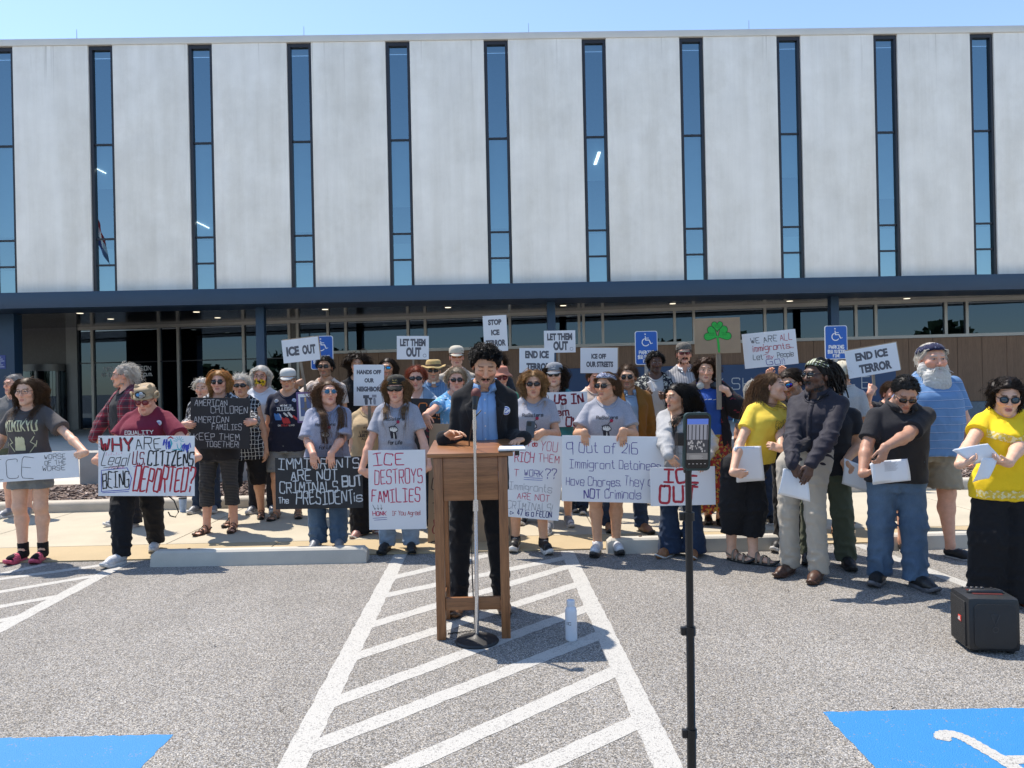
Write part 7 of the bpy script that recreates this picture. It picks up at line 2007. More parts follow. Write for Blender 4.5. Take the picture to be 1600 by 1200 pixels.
p31 = person('curly-haired person with headphones round the neck holding the shamrock board', 1101, 558, 7.7, 'f', .3, -2, (-10, 2, 4), SKN['fair'], feet=[(1107, 818), (1126, 822)], hair=curly((.09, .045, .025), len=.12, out=.9, grav=.4, part=-.04), tops=[dict(m=C_BLUE, hem=.72, prints=[dict(m=P_WH, s=pt('SHEBOYGAN', -.06, .08, .0, .02, .005)[:22] if False else [([(-.06, .01), (-.03, .02)], .004), ([(-.02, .015), (.02, .02)], .005), ([(.03, .01), (.07, .018)], .005)])]), dict(m=cloth('black_kimono', (.012, .010, .012), pattern=pat_spots((.22, .02, .04), 22, .66)), name='kimono', sleeve='long', tw=.55, ease=.04, neck='open', off=.03, wlo=.15, whi=.10, hem=.45, flare=.1)], legs=dict(kind='skirt', m=C_SKIRT, cut=.16, flare=.12), shoes=('clog', SH_BK, SH_BSOLE), hands=(None, hd(1124, 606, 7.42, (-.85, 0, .3), (0, 1, 0), 'fist', pole=(.7, .2, -1))), group=CROWD)
def headphones(info):
    nk = info['nk']; e = empty('headphones', (0, 0, 0), 'black headphones with pale cups hanging round the neck of the shamrock holder', 'headphones'); e.matrix_world = info['root'].matrix_basis
    mb = MB(); P = [(nk.x + .088 * math.cos(R_(a)), nk.y + .005 + .085 * math.sin(R_(a)), nk.z + .012 + .02 * math.sin(R_(a))) for a in range(-35, 216, 12)]; mb.tube(P, .009, 8); mb.build('headband', [plain('black_plastic', (.012, .012, .013), .35)], e, smooth=True)
    for sx, c in ((-1, (.45, .42, .36)), (1, (.015, .015, .016))):
        mb = MB(); T = Matrix.Translation((nk.x + sx * .068, nk.y - .085, nk.z - .008)) @ Matrix.Rotation(R_(sx * 20), 4, 'Z') @ Matrix.Rotation(R_(80), 4, 'X'); mb.lathe([(.030, -.02), (.038, -.012), (.038, .012), (.026, .020), (.01, .021)], 20, 0, T); mb.build('ear_cup', [plain('cup_%d' % (sx + 1), c, .35)], e, auto=40)
headphones(p31)
def shamrock():
    L = []
    leaf = []
    for t in np.linspace(0, 2 * math.pi, 30, endpoint=False): leaf.append((16 * math.sin(t) ** 3 / 17, -(13 * math.cos(t) - 5 * math.cos(2 * t) - 2 * math.cos(3 * t) - math.cos(4 * t)) / 17))
    for k, (cx, cy, sc, rot) in enumerate(((36, 12.5, 9.5, 0), (26, 25, 12.5, -62), (46.5, 25, 12.5, 62))):
        c, s_ = math.cos(R_(rot)), math.sin(R_(rot)); P = [(cx + sc * (x * c - y * s_), cy + sc * (x * s_ + y * c)) for x, y in leaf]
        L.append(('f', P, GRN, .0012 + .0004 * k)); L.append(('s', P + [P[0]], .9, ink('dark_green', (.01, .10, .02)), .0022))
        for q in range(8): L.append(('s', [(cx - 3 + (q % 4) * 2, cy - 2 + 3 * (q // 4)), (cx - 2 + (q % 4) * 2, cy - .5 + 3 * (q // 4))], .6, ink('dark_green', (.01, .10, .02)), .0024))
    L.append(('s', [(35.5, 29), (37, 40), (37.5, 53)], 3.4, GRN, .0026))
    return L
placard('brown cardboard square painted with a green shamrock on a lath', (1085.5, 498), (1157.5, 495.5), (1086, 553.5), 7.40, CARD_C, shamrock(), stick=((1124, 640), (1122.5, 525), .050), group='placards')
p32 = person('short woman with long black hair in a grey knit cardigan and bootcut jeans', 1060, 597, 6.35, 'f', .3, -28, (-62, 2, 0), SKN['tan'], feet=[(1046, 868), (1084, 869)], hair=long_hair((.014, .012, .012), len=.52, segs=13, back=.6, out=.45, ymin=-.012, wind=(.0, .14, .02), wmax=.10, curl=.010, frizz=.10, lift0=.3), lips=(.30, .05, .06), tops=[dict(m=C_GCARD, name='cardigan', sleeve='long', neck='v', deep=.17, hem=.86, ease=.02, fold=.012)], legs=dict(kind='boot', m=C_DEN2), shoes=('loafer', SH_TN, SH_SOLE), toe=(18, 10), hands=(hd(1052, 722, 5.98, (.6, -.1, -.8), (0.3, 1, 0), 'drape'), hd(1100, 727, 6.0, (-.3, 0, -1), (0, 1, 0), 'drape')), group=CROWD)
placard('white poster with thick red brush letters behind the phone tripod', (1012, 731), (1113.5, 728.5), (1017, 791), 6.05, CARD_W, [('t', 'ICE', 22, 76, 3, 24, 4.4, RED), ('t', 'OUT', 14, 72, 29, 55, 4.4, RED), ('s', [(52, 30), (73, 28)], 1.6, K_)], group='placards')
p33 = person('girl in a yellow tee and black culottes turning to whisper, papers in hand', 1203, 580, 6.05, 'f', .30, 24, (60, -4, 8), SKN['fair'], feet=[(1146, 876), (1180, 881)], hair=long_hair((.23, .13, .065), len=.40, back=1.3, out=.20, front=.05, ymin=.012, wind=(0, .16, .02)), tops=[dict(m=C_YEL, hem=.92, t=.55, prints=[dict(m=plain('print_olive', (.16, .14, .04), .8), s=[(arc(.0 + .02 * math.cos(k), -.03 - .02 * math.sin(k * 1.7), .02 + .006 * (k % 4), 40 * k, 40 * k + 200, 8), .004) for k in range(9)] + pt('BLOOM', -.07, .09, -.10, -.08, .004) if False else [(arc(.05 * math.cos(k * 1.3), -.05 - .035 * math.sin(k * 1.7), .018 + .006 * (k % 4), 40 * k, 40 * k + 200, 8), .004) for k in range(14)])])], legs=dict(kind='capri', m=C_BLK, cut=.26, ease=.055, hem=-.03, fold=.014, waist=1.06, name='culottes'), shoes=('sandal', SH_SAND, SH_BSOLE), toe=(-14, 30), hands=(hd(1159, 742, 5.72, (.9, -.1, -.25), (-.1, .9, .3), 'relax'), hd(1206, 697, 5.75, (-.85, 0, .3), (0, .9, -.2), 'pinch')), group=CROWD)
def papers(label, quad, Y, bend=.02, n=3, writing=False, Y2=None):
    """a few loose sheets; quad is tl, tr, br, bl in the photo"""
    P = [at(*q, Y if k < 2 else (Y2 or Y)) for k, q in enumerate(quad)]
    o = (P[0] + P[1] + P[2] + P[3]) / 4
    e = empty('papers', o, label, 'papers')
    nu, nv = 10, 10
    for s_ in range(n):
        V, F = [], []
        jx = .006 * s_
        for j in range(nv + 1):
            for i in range(nu + 1):
                a, b = i / nu, j / nv
                q = P[0].lerp(P[1], a).lerp(P[3].lerp(P[2], a), b) - o
                q.y += bend * (math.sin(a * 2.6 + s_ * .3) * .6 + (b - .5) ** 2) + .0022 * s_; q.x += jx * (b - .3); q.z -= .004 * s_ * (1 - a)
                V.append(q)
        for j in range(nv):
            for i in range(nu): F.append((j * (nu + 1) + i, (j + 1) * (nu + 1) + i, (j + 1) * (nu + 1) + i + 1, j * (nu + 1) + i + 1))
        ob = mesh_np('sheet', V, F, [plain('white_paper', (.76, .77, .79), .6, 0, .02, 2)], e)
        md = ob.modifiers.new('t', 'SOLIDIFY'); md.thickness = .0008
    if writing:
        V, F = [], []
        for k in range(9):
            b = .08 + .05 * k
            c = [P[0].lerp(P[1], a).lerp(P[3].lerp(P[2], a), bb) - o + Vector((0, bend * (math.sin(a * 2.6) * .6 + (bb - .5) ** 2) - .003, 0)) for a, bb in ((.35, b), (.35, b + .014), (.9 - .07 * (k % 3), b + .014), (.9 - .07 * (k % 3), b))]
            b0 = len(V); V += c; F.append((b0, b0 + 1, b0 + 2, b0 + 3))
        mesh_np('typing', V, F, [ink('grey_type', (.35, .35, .37))], e, False)
    return e
papers('white papers held against the hip of the girl in yellow', [(1148, 698), (1190, 697), (1194, 751), (1151, 753)], 5.80, .02)
person('white-haired woman in sunglasses and a sky blue top behind the whispering girl', 1180, 590, 7.6, 'f', .3, -4, (6, 4, 0), SKN['pink'], hair=bob_hair(WHT, len=.16), glasses=dict(shape='rect', lens='brown', rim=.003), tops=[dict(m=C_SKY)], legs=dict(kind='jeans', m=C_DEN2), shoes=('sneaker', SH_BK, SH_SOLE), group=CROWD)
p35 = person('person hidden under the handwritten immigrants card, both arms raised', 1216, 595, 7.9, 'm', .15, 0, (0, 0, 0), SKN['pink'], hair=short_hair(BRN), tops=[dict(m=C_BLK2)], legs=dict(kind='jeans', m=C_DEN2), shoes=('sneaker', SH_BK, SH_SOLE), hands=(hd(1202, 580, 7.62, (.2, -.1, 1), (0, -1, 0), 'grip'), hd(1222, 577, 7.62, (-.2, -.1, 1), (0, -1, 0), 'grip')), group=CROWD)
placard('tilted white card with red and black handwriting about immigrants', (1158, 522.5), (1241.5, 514), (1164.5, 576.5), 7.55, CARD_W, [('t', 'WE ARE', 13, 54, 7, 16, 1.0, K_), ('t', 'ALL', 59, 78, 6, 16, 1.0, RED), ('t', 'immigrants...', 15, 78, 20, 29, 1.2, RED), ('s', [(30, 36), (38, 34)], .8, RED), ('t', 'Let', 14, 29, 34, 42, 1.0, K_), ('t', 'my', 35, 46, 36, 42, 1.0, CRIM), ('t', 'People', 52, 77, 34, 42, .9, K_), ('t', 'GO!!', 34, 62, 44, 52, 1.1, PUR)], group='placards')
p36 = person('man leaning in with violet mirrored wrap sunglasses, hand at his chin', 1238, 574, 6.75, 'm', .15, -30, (-52, 14, -14), SKN['tan'], feet=[(1222, 858), (1262, 862)], hair=short_hair(DBR, len=.07, back=1.0, cap=.014), glasses=dict(shape='wrap', lens='mirror_violet', rim=.003), stubble=((.03, .02, .015), .7), tops=[dict(m=C_BLK, prints=[dict(m=P_WH, s=blob(-.06, .02, .03))])], legs=dict(kind='jeans', m=C_BLK), shoes=('sneaker', SH_BK, SH_SOLE), hands=(hd(1222, 636, 6.42, (-.1, -.2, 1), (.7, .5, .2), 'pinch', pole=(-.2, -.3, -1)), None), leany=-.06, group=CROWD)
p37 = person('man with dreadlocks tied in a headwrap, dark plum shirt and khaki trousers', 1278, 559, 5.55, 'm', .12, -44, (-64, -2, 0), SKN['dark'], feet=[(1233, 897), (1278, 906)], toe=(6, 6), hair=dict(c=BLK, n=120, len=.20, lv=.35, grav=.45, out=.15, back=1.6, down=.1, lift0=.25, r=.0085, segs=10, thin=False, taper=.35, mess=.2, frizz=.1, cap=.010, nr=6, flat=.95, name='dreadlocks'), hat=[dict(kind='band', name='headwrap', m=cloth('olive_white_wrap', (.16, .18, .09), pattern=pat_stripes((.55, .55, .45), .02, .4, 0)), z0=.060, z1=.112)], glasses=dict(shape='rect', lens='dark', rim=.003), beard=dict(c=(.06, .055, .052), n=200, len=.022, r=.005), lips=(.10, .045, .04), nose=1.25,
    tops=[dict(m=C_PLUM, sleeve='long', collar=C_PLUM, placket=True, hem=.90, fold=.011, ease=.008, wl=.08, btn=plain('dark_button', (.02, .02, .02), .4))], legs=dict(kind='jeans', m=C_KHA, waist=1.05, off=.016, ease=.004), shoes=('loafer', SH_BR, SH_BR), hands=(hd(1248, 741, 5.18, (.5, -.2, -.85), (.3, .9, .1), 'relax'), hd(1262, 742, 5.15, (-.35, -.2, -.9), (-.1, .9, .1), 'drape')), group=CROWD)
papers('loose white pages hanging from the hands of the man with dreadlocks', [(1226, 732), (1262, 738), (1267, 785), (1216, 772)], 5.16, .05, 2)
person('person in a pale grey tee and cream knit hat, turned away', 1316, 563, 7.7, 'f', .3, 165, (160, 0, 0), SKN['tan'], feet=[(1306, 838), (1328, 826)], hair=short_hair((.35, .27, .18), n=160), hat=[dict(kind='beanie', m=cloth('cream_knit', (.50, .46, .36), weave=200))], tops=[dict(m=C_GTEE, t=.7)], legs=dict(kind='shorts', m=C_SLATE, cut=.58), shoes=('sandal', SH_BK, SH_BSOLE), group=CROWD)
p40 = person('person in olive trousers mostly hidden behind the man with dreadlocks', 1298, 588, 6.1, 'm', .2, -20, (-40, 0, 0), SKN['tan'], feet=[(1266, 878), (1322, 886)], hair=short_hair(DBR), tops=[dict(m=C_BLK2)], legs=dict(kind='jeans', m=C_OLIV, ease=.012), shoes=('sneaker', SH_BK, SH_BSOLE), hands=(None, hd(1330, 735, 5.72, (.55, -.2, -.75), (-.2, .9, .2), 'grip')), group=CROWD)
papers('white page held behind the man with dreadlocks', [(1320, 716), (1348, 727), (1362, 771), (1316, 756)], 5.70, .03, 1)
p42 = person('person behind the man in black, holding up the tilted END ICE TERROR card', 1392, 594, 7.3, 'm', .15, 0, (0, 0, 0), SKN['pink'], hair=short_hair(BRN), tops=[dict(m=C_BLK2)], legs=dict(kind='jeans', m=C_DEN2), shoes=('sneaker', SH_BK, SH_SOLE), hands=(hd(1366, 604, 7.02, (.5, 0, .8), (0, 1, 0), 'fist'), None), group=CROWD)
placard('tilted END ICE TERROR card beside the white-bearded man', (1317, 549.5), (1397.5, 535.5), (1327, 592), 7.00, CARD_W, [('p', 'END ICE', 15, 66, 6, 19, G_), ('p', 'TERROR', 18, 69, 25, 39, G_)], stick=((1367, 618), (1364, 570), .026), group='placards', back=CARD_C)
p43 = person('big white-bearded man with a bandana in a striped blue polo and tan shorts', 1453, 533, 6.25, 'm', 1.35, 4, (-3, 2, 0), SKN['pink'], feet=[(1413, 862), (1488, 871)], sw=1.04, hsc=1.17, hair=short_hair((.84, .82, .77), len=.040, out=1.0, grav=.6, down=-.6, n=500), beard=dict(c=(.93, .91, .86), n=900, len=.060, r=.0042, frizz=.24, mus=.08, down=.8, wx=1.35, mass=[((0, -.070, -.112), (.090, .052, .060)), ((0, -.072, -.160), (.096, .055, .060)), ((0, -.068, -.195), (.074, .046, .044)), ((-.070, -.015, -.070), (.032, .042, .062)), ((.070, -.015, -.070), (.032, .042, .062))]), hat=[dict(kind='band', name='bandana', m=cloth('navy_paisley_bandana', (.018, .02, .055), pattern=pat_spots((.20, .22, .30), 60, .64)), z0=.050, z1=.100)], browc=(.5, .45, .40), tops=[dict(m=C_STRP, hem=.83, t=.74, sflare=.026, slack=.10)], legs=dict(kind='shorts', m=C_KHA2, ease=.045), shoes=('loafer', SH_BK, SH_SOLE), toe=(10, 24), hands=(dict(out=.12), dict(out=.14)), group=CROWD)
p41 = person('man in a black polo and jeans bowing his head over a sheaf of papers', 1398, 592, 5.35, 'm', .55, -8, (-14, 34, 4), SKN['warm'], feet=[(1376, 911), (1432, 918)], toe=(36, 20), hadd=.06, leany=-.10, hair=short_hair((.022, .021, .021), len=.022, lift0=1.2, r=.004), glasses=dict(shape='spec', lens='dark', rim=.0018, z=.004), stubble=((.20, .18, .17), .5), eyes='shut', tops=[dict(m=C_BLK2, t=.74, sflare=.016, hem=.86, collar=C_BLK2, fold=.006, off=.008)], legs=dict(kind='jeans', m=C_DEN, ease=.012, fold=.013, wl=.09), shoes=('sneaker', SH_BK, LEA('grey_rubber_sole', (.10, .10, .11))), hands=(hd(1366, 738, 5.02, (.9, -.1, .1), (.1, .3, 1), 'grip'), hd(1378, 716, 4.86, (-.35, -.1, -.9), (-.2, .9, .2), 'grip', pole=(.75, .25, -.55))), group=CROWD)
papers('fanned sheaf of typed papers in the hands of the man bowing his head', [(1364, 722), (1420, 717), (1420, 751), (1364, 755)], 4.92, .03, 5, True)
p44 = person('woman in a bright yellow lace blouse, sunglasses and hoop earrings reading papers', 1570, 585, 4.85, 'f', .42, -14, (-24, 16, 3), SKN['fair'], sw=.90, feet=[(1548, 941), (1604, 947)], hair=curly((.030, .019, .014), len=.15, out=.25, back=.35, grav=1.0, curl=.009, cf=2.4, lift0=.15, cap=.008, bumps=14, n=700, down=-.4), glasses=dict(shape='aviator', lens='steel', rim=.003), lips=(.35, .08, .08), tops=[dict(m=C_YEL2, name='blouse', t=.45, sflare=.018, hem=.82, neck='scoop', off=.013, fold=.006)], legs=dict(kind='wide', m=C_BLK, ease=.02, waist=.96, off=.002), shoes=('sandal', LEA('red_brown_strap', (.30, .07, .03)), LEA('red_brown_sole', (.20, .05, .03))), hands=(hd(1518, 722, 4.52, (.85, -.2, .2), (.1, .2, 1), 'grip'), hd(1560, 722, 4.50, (-.95, -.1, .1), (0, .3, 1), 'grip')), group=CROWD)
def lace_trim(info):
    hit = info['hit']; nk, s = info['nk'], info['s']
    for nm, zlo, zhi, xr in (('lace_hem', .835 * s, .89 * s, .20), ('lace_yoke', 1.30 * s, 1.36 * s, .15)):
        V, F = [], []; n = 40
        for i in range(n + 1):
            x = nk.x - xr + 2 * xr * i / n; zz_ = zlo + (.006 * math.sin(i * 1.4) if nm == 'lace_hem' else -.05 * (1 - abs(2 * i / n - 1)) )
            for z_ in (zz_, (zz_ + zhi + (zz_ - zlo)) / 2, zhi + (zz_ - zlo)):
                p = hit(x, z_, .007); V.append(p if p is not None else (V[-3] if len(V) > 3 else Vector((x, -.1, z_))))
        for i in range(n):
            for q in range(2): F.append((3 * i + q, 3 * i + 3 + q, 3 * i + 4 + q, 3 * i + 1 + q))
        mesh_np(nm, V, F, [C_LACE], info['root'])
lace_trim(p44)
def earrings(info, r=.022):
    for sx in (-1, 1):
        c = info['H'].pt((sx * .080, .012, -.058)); mb = MB(); mb.tube([(c.x, c.y + r * math.cos(t), c.z + r * math.sin(t)) for t in np.linspace(0, 6.28, 20)], .0022, 6); mb.build('earring', [plain('gold', (.6, .42, .15), .3, .9)], info['root'], smooth=True)
earrings(p44); earrings(p32, .012); earrings(p33, .010)
papers('curling white pages read by the woman in the yellow blouse', [(1491, 702), (1545, 693), (1565, 718), (1522, 724)], 4.50, .02, 3)
papers('single white page drooping from the hand of the woman in yellow', [(1536, 716), (1562, 716), (1548, 748), (1521, 754)], 4.47, .03, 1)
placard('small purple-edged picture of a raised torch beside the navy tee', (463.5, 613), (492, 611.5), (465, 661), 7.9, plain('purple_card', (.16, .10, .24), .6), [('f', [(3, 3), (26, 3), (26, 45), (3, 45)], CARD_W, .0012), ('f', [(6, 8), (23, 8), (23, 38), (6, 38)], ink('picture_blue', (.10, .14, .28)), .0020), ('s', [(14, 30), (14, 16)], 4.0, ink('picture_grey', (.16, .15, .14)), .002), ('s', [(14, 14), (14, 10)], 4.0, ink('picture_gold', (.55, .36, .14)), .0024), ('s', [(8, 26), (21, 27)], 2.0, ink('picture_grey', (.16, .15, .14)), .0022)], group='placards')

c0 = on_ground(286, 801); ce = empty('tumbler', c0, 'pale blue tumbler standing on the pavement near the maroon tee', 'cup')
mb = MB(); mb.lathe([(.034, 0), (.036, .004), (.046, .165), (.047, .172)], 22); mb.build('cup_body', [plain('pale_blue_cup', (.30, .42, .62), .4)], ce, auto=40)
mb = MB(); mb.lathe([(.048, .172), (.049, .178), (.046, .186), (.01, .188)], 22); mb.build('lid', [plain('dark_cup_lid', (.03, .03, .035), .4)], ce, auto=40)
a = at(262, 774, 6.75); mb = MB(); mb.tube([a, at(272, 782, 6.7), at(279, 800, 6.68), at(274, 808, 6.68), at(266, 806, 6.7), at(263, 800, 6.72)], .006, 6)
r0 = p4['root'].matrix_basis.inverted(); mb.v = [tuple(r0 @ Vector(q)) for q in mb.v]
mb.build('bag_strap', [plain('black_webbing', (.012, .012, .013), .8)], p4['root'], smooth=True)
# ================================================================== lectern, speaker, microphone, bottle, tripod, loudspeaker
OAK = m_wood('oiled_oak_upright', (.165, .064, .022), (.37, .16, .060), (38, 38, 2.0), .38, coat=.25)
OAKH = m_wood('oiled_oak_rail', (.165, .064, .022), (.37, .16, .060), (2.0, 38, 38), .38, coat=.25)
YF = 4.33
fl_, fr_ = on_ground(690.5, 998), on_ground(791, 996)
YF = (fl_.y + fr_.y) / 2
x0, x1 = fl_.x - .027, fr_.x + .027
lec = empty('lectern', ((x0 + x1) / 2, YF, 0), 'brown oak lectern with four square legs and a sloped top', 'lectern', rz=R_(1.0))
wd = (x1 - x0); hw = wd / 2; dp = .43; TZ = 1.118
def lbox(name, lo, hi, m, M=None, bev=.004): mb = MB(); mb.box(lo, hi, 0, M, bev); return mb.build(name, [m], lec, auto=40)
for sx in (-1, 1):
    for yy in (0, dp - .05): lbox('leg', (sx * hw - (.054 if sx > 0 else 0), yy - .027, 0), (sx * hw + (.054 if sx < 0 else 0), yy + .027, TZ - .045 + (.0 if yy == 0 else .06)), OAK)
lbox('front_apron', (-hw + .055, -.018, TZ - .30), (hw - .055, .004, TZ - .045), OAKH)
for sx in (-1, 1): lbox('side_panel', (sx * (hw - .018) - .01, .028, TZ - .30), (sx * (hw - .018) + .01, dp - .078, TZ - .03), OAKH)
lbox('rail', (-hw + .055, -.015, .17), (hw - .055, .012, .245), OAKH)
for sx in (-1, 1): lbox('side_rail', (sx * (hw - .026) - .014, .028, .16), (sx * (hw - .026) + .014, dp - .078, .215), OAKH)
lbox('top', (-hw - .035, -.05, -.012), (hw + .035, dp + .02, .012), OAKH, Matrix.Translation((0, 0, TZ - .025)) @ Matrix.Rotation(R_(5), 4, 'X'))
T = Matrix.Translation((0, 0, TZ - .02)) @ Matrix.Rotation(R_(5), 4, 'X')
p = lec.matrix_basis
pp = empty('folder', at(812, 701, 4.42), 'pale folder of notes overhanging the right edge of the lectern', 'folder', rz=R_(2))
mb = MB(); mb.box((-.13, -.10, -.004), (.035, .16, .004), 0, None, .002); mb.box((-.12, -.09, .004), (.03, .15, .009), 1); mb.build('folder_cover', [plain('clear_folder', (.42, .43, .44), .25), CARD_W], pp)
mb = MB(); mb.box((-.03, -.06, -.035), (-.005, .0, -.004), 0, None, .002); mb.build('binder_clip', [plain('black_clip', (.01, .01, .01), .35)], pp)
SPK_Y = 4.90
spk = person('young man with dark curls in a black suit speaking at the lectern', 757, 541, SPK_Y, 'm', .0, 3, (5, 23, 2), SKN['tan'], feet=[(717, 953), (784, 951)], hadd=.022, leany=-.07, hair=curly((.011, .009, .009), n=1000, len=.036, bumps=50, br=(.010, .016), lift0=.6, curl=.008, r=.0040, cap=.010, lift=-.004, sides=.30), stubble=((.060, .042, .034), .62), beard=dict(c=(.018, .012, .010), n=120, len=.012, mus=.45, r=.0028), eyes='shut', sw=.90, lips=(.42, .17, .15),
    tops=[dict(m=C_LB, sleeve='long', collar=C_LB, placket=True, hem=.86, fold=.003, off=.007, ease=.0, cuff=-.002), dict(m=C_SUIT, name='suit_jacket', sleeve='long', neck='jacket', off=.019, hem=.80, fold=.008, ease=.004, h=.0075, vw=[.10, .085, .085, .075, .068])], legs=dict(kind='slim', m=C_SUIT, ease=.008, fold=.012), shoes=('dress', SH_TN, LEA('brown_sole', (.08, .05, .035))), toe=(8, 8),
    hands=(hd(709, 676, 4.60, (.62, -.28, .34), (.15, -.55, -.8), 'open', pole=(-.06, .25, -1)), hd(806, 690, 4.62, (-.5, -.6, -.15), (0, -.1, -1), 'relax', pole=(.02, .25, -1))))
def suit_details(info):
    nk, s = info['nk'], info['s']; hit = info['hit']
    for sx in (-1, 1):       # notched lapels laid on the jacket
        pts = [(.072, .035), (.098, -.03), (.130, -.045), (.122, -.085), (.098, -.16), (.088, -.24)]
        inn = [(.058, .035), (.066, -.03), (.070, -.06), (.074, -.09), (.078, -.16), (.082, -.24)]
        V, F = [], []
        n = 24
        for i in range(n + 1):
            t = i / n * (len(pts) - 1); k = min(int(t), len(pts) - 2); f = t - k
            for A_, B_ in ((inn[k], inn[k + 1]), (pts[k], pts[k + 1])):
                pass
            a = (inn[k][0] + (inn[k + 1][0] - inn[k][0]) * f, inn[k][1] + (inn[k + 1][1] - inn[k][1]) * f); b = (pts[k][0] + (pts[k + 1][0] - pts[k][0]) * f, pts[k][1] + (pts[k + 1][1] - pts[k][1]) * f)
            for q in range(4):
                g_ = q / 3; x = nk.x + sx * (a[0] + (b[0] - a[0]) * g_) * s; z_ = nk.z - .065 + (a[1] + (b[1] - a[1]) * g_) * s
                p = hit(x, z_, .008); V.append(p if p is not None else (V[-1] + Vector((sx * .004, .0, 0)) if V else Vector((x, -.1, z_))))
        for i in range(n):
            for q in range(3): F.append((4 * i + q, 4 * i + q + 1, 4 * i + 5 + q, 4 * i + 4 + q))
        o = mesh_np('lapel', V, F, [C_SUIT], info['root']); md = o.modifiers.new('t', 'SOLIDIFY'); md.thickness = .004
    x = nk.x + .135 * s; z_ = nk.z - .155 * s; p = hit(x, z_, .010)
    if p is not None:
        mb = MB(); T = Matrix.Translation(p) @ Matrix.Rotation(R_(90), 4, 'X') @ Matrix.Rotation(R_(14), 4, 'Y'); mb.lathe([(.029, -.004), (.029, .0), (.026, .003), (.01, .0045)], 24, 0, T); b = mb.build('pin_badge', [plain('white_badge', (.70, .72, .76), .3)], info['root'], auto=50)
        V, F = [], []
        ribbon(arc(0, 0, .021, 20, 160, 12), .005, V, F, .0062, .01); ribbon(arc(0, 0, .021, 200, 340, 12), .005, V, F, .0062, .01); ribbon([(-.012, -.010), (.012, .010)], .004, V, F, .0064, .01); ribbon([(-.008, .006), (-.002, .010)], .003, V, F, .0064, .01)
        V = [p + Vector(v) for v in V]; mesh_np('badge_print', V, F, [ink('badge_blue', (.03, .07, .42))], b, False)
        V, F = [], []
        for k in range(8):
            q = hit(x - .035 + .01 * k + .09 * 0, z_ - .055, .005)
    xs = [nk.x + (.10 + .012 * k) * s for k in range(9)]
    V, F = [], []
    for x in xs:
        for dz in (0, .014):
            q = hit(x, nk.z - .175 * s + dz + .02 * (x - xs[0]), .004); V.append(q if q is not None else Vector((x, -.15, nk.z - .16)))
    for k in range(8): F.append((2 * k, 2 * k + 2, 2 * k + 3, 2 * k + 1))
    mesh_np('breast_pocket', V, F, [C_SUIT], info['root'])
suit_details(spk)
# badges on three of the tees
def badge(info, dx, dz, c):
    p = info['hit'](info['nk'].x + dx, info['nk'].z + dz, .008)
    if p is None: return
    mb = MB(); mb.lathe([(.024, -.004), (.024, 0), (.02, .003), (.008, .004)], 18, 0, Matrix.Translation(p) @ Matrix.Rotation(R_(90), 4, 'X')); b = mb.build('pin_badge', [plain('badge_face_%d' % int(c[2] * 100), c, .35)], info['root'], auto=50)
    V, F = [], []; ribbon([(-.012, .004), (.012, .004)], .004, V, F, .0055, .01); ribbon([(-.010, -.006), (.010, -.006)], .004, V, F, .0055, .01); mesh_np('badge_print', [p + Vector(v) for v in V], F, [ink('badge_blue', (.03, .07, .42))], b, False)
badge(p4, .14, -.10, (.60, .62, .66)); badge(p9, -.11, -.09, (.60, .60, .58)); badge(p9, .085, -.085, (.50, .58, .70))
# microphone on its stand
CHROME = plain('chrome_tube', (.62, .62, .63), .16, .95, .03, 3); BLKM = plain('black_cast_base', (.014, .014, .015), .5, 0, .15, 12, .2, 200)
b = on_ground(745.5, 1003)
ms = empty('microphone_stand', b, 'chrome microphone stand on a round black base before the lectern', 'microphone stand')
mb = MB(); mb.lathe([(.125, 0), (.128, .008), (.120, .018), (.06, .030), (.03, .038), (.016, .05)], 36); mb.build('base', [BLKM], ms, auto=40)
top = at(741, 640, b.y) - b; mid = at(743.5, 790, b.y) - b
mb = MB(); mb.tube([(0, 0, .045), mid], .0125, 14); mb.build('lower_tube', [CHROME], ms, auto=60)
mb = MB(); mb.tube([mid, top], .0095, 14); mb.build('upper_tube', [CHROME], ms, auto=60)
mb = MB(); mb.tube([mid - Vector((0, 0, .03)), mid + Vector((0, 0, .035))], [.019, .016], 14); mb.build('clutch', [CHROME], ms, auto=40)
mb = MB(); mb.tube([top - Vector((0, 0, .115)), top - Vector((0, 0, .06))], .0125, 12); mb.build('collar', [CHROME], ms, auto=40)
mb = MB(); mb.tube([top, top + Vector((.004, .0, .03))], .014, 12); mb.build('clip', [plain('black_clip', (.01, .01, .01), .35)], ms, auto=40)
mt = b + top + Vector((.004, .01, .03))
mi = empty('microphone', mt, 'dark handheld microphone with a reddish mesh head clipped on the stand', 'microphone')
ax = Vector((.10, .35, .93)).normalized()
mb = MB(); mb.tube([ax * -.03, ax * .015, ax * .045], [.016, .018, .024], 16); mb.build('handle', [plain('black_mic_body', (.012, .012, .013), .35)], mi, auto=50)
mb = MB(); mb.tube([ax * .045, ax * .052, ax * .070, ax * .088, ax * .098, ax * .101], [.024, .0285, .030, .025, .014, .003], 18); mb.build('mesh_head', [plain('dark_red_mesh', (.13, .035, .03), .55, .3, .3, 300, .5, 600)], mi, smooth=True)
# microphone cable falling behind the top
mb = MB(); mb.tube([at(752, 641, 4.36), at(742, 652, 4.36), at(738, 662, 4.40), at(733, 690, 4.55), at(735, 760, 4.6), at(738, 900, 4.62), on_ground(742, 985, .006), on_ground(700, 990, .006)], .004, 6)
o = mb.build('cable', [plain('black_cable', (.01, .01, .01), .5)], None, smooth=True); tag(o, 'thin black cable looping down inside the lectern', 'cable')
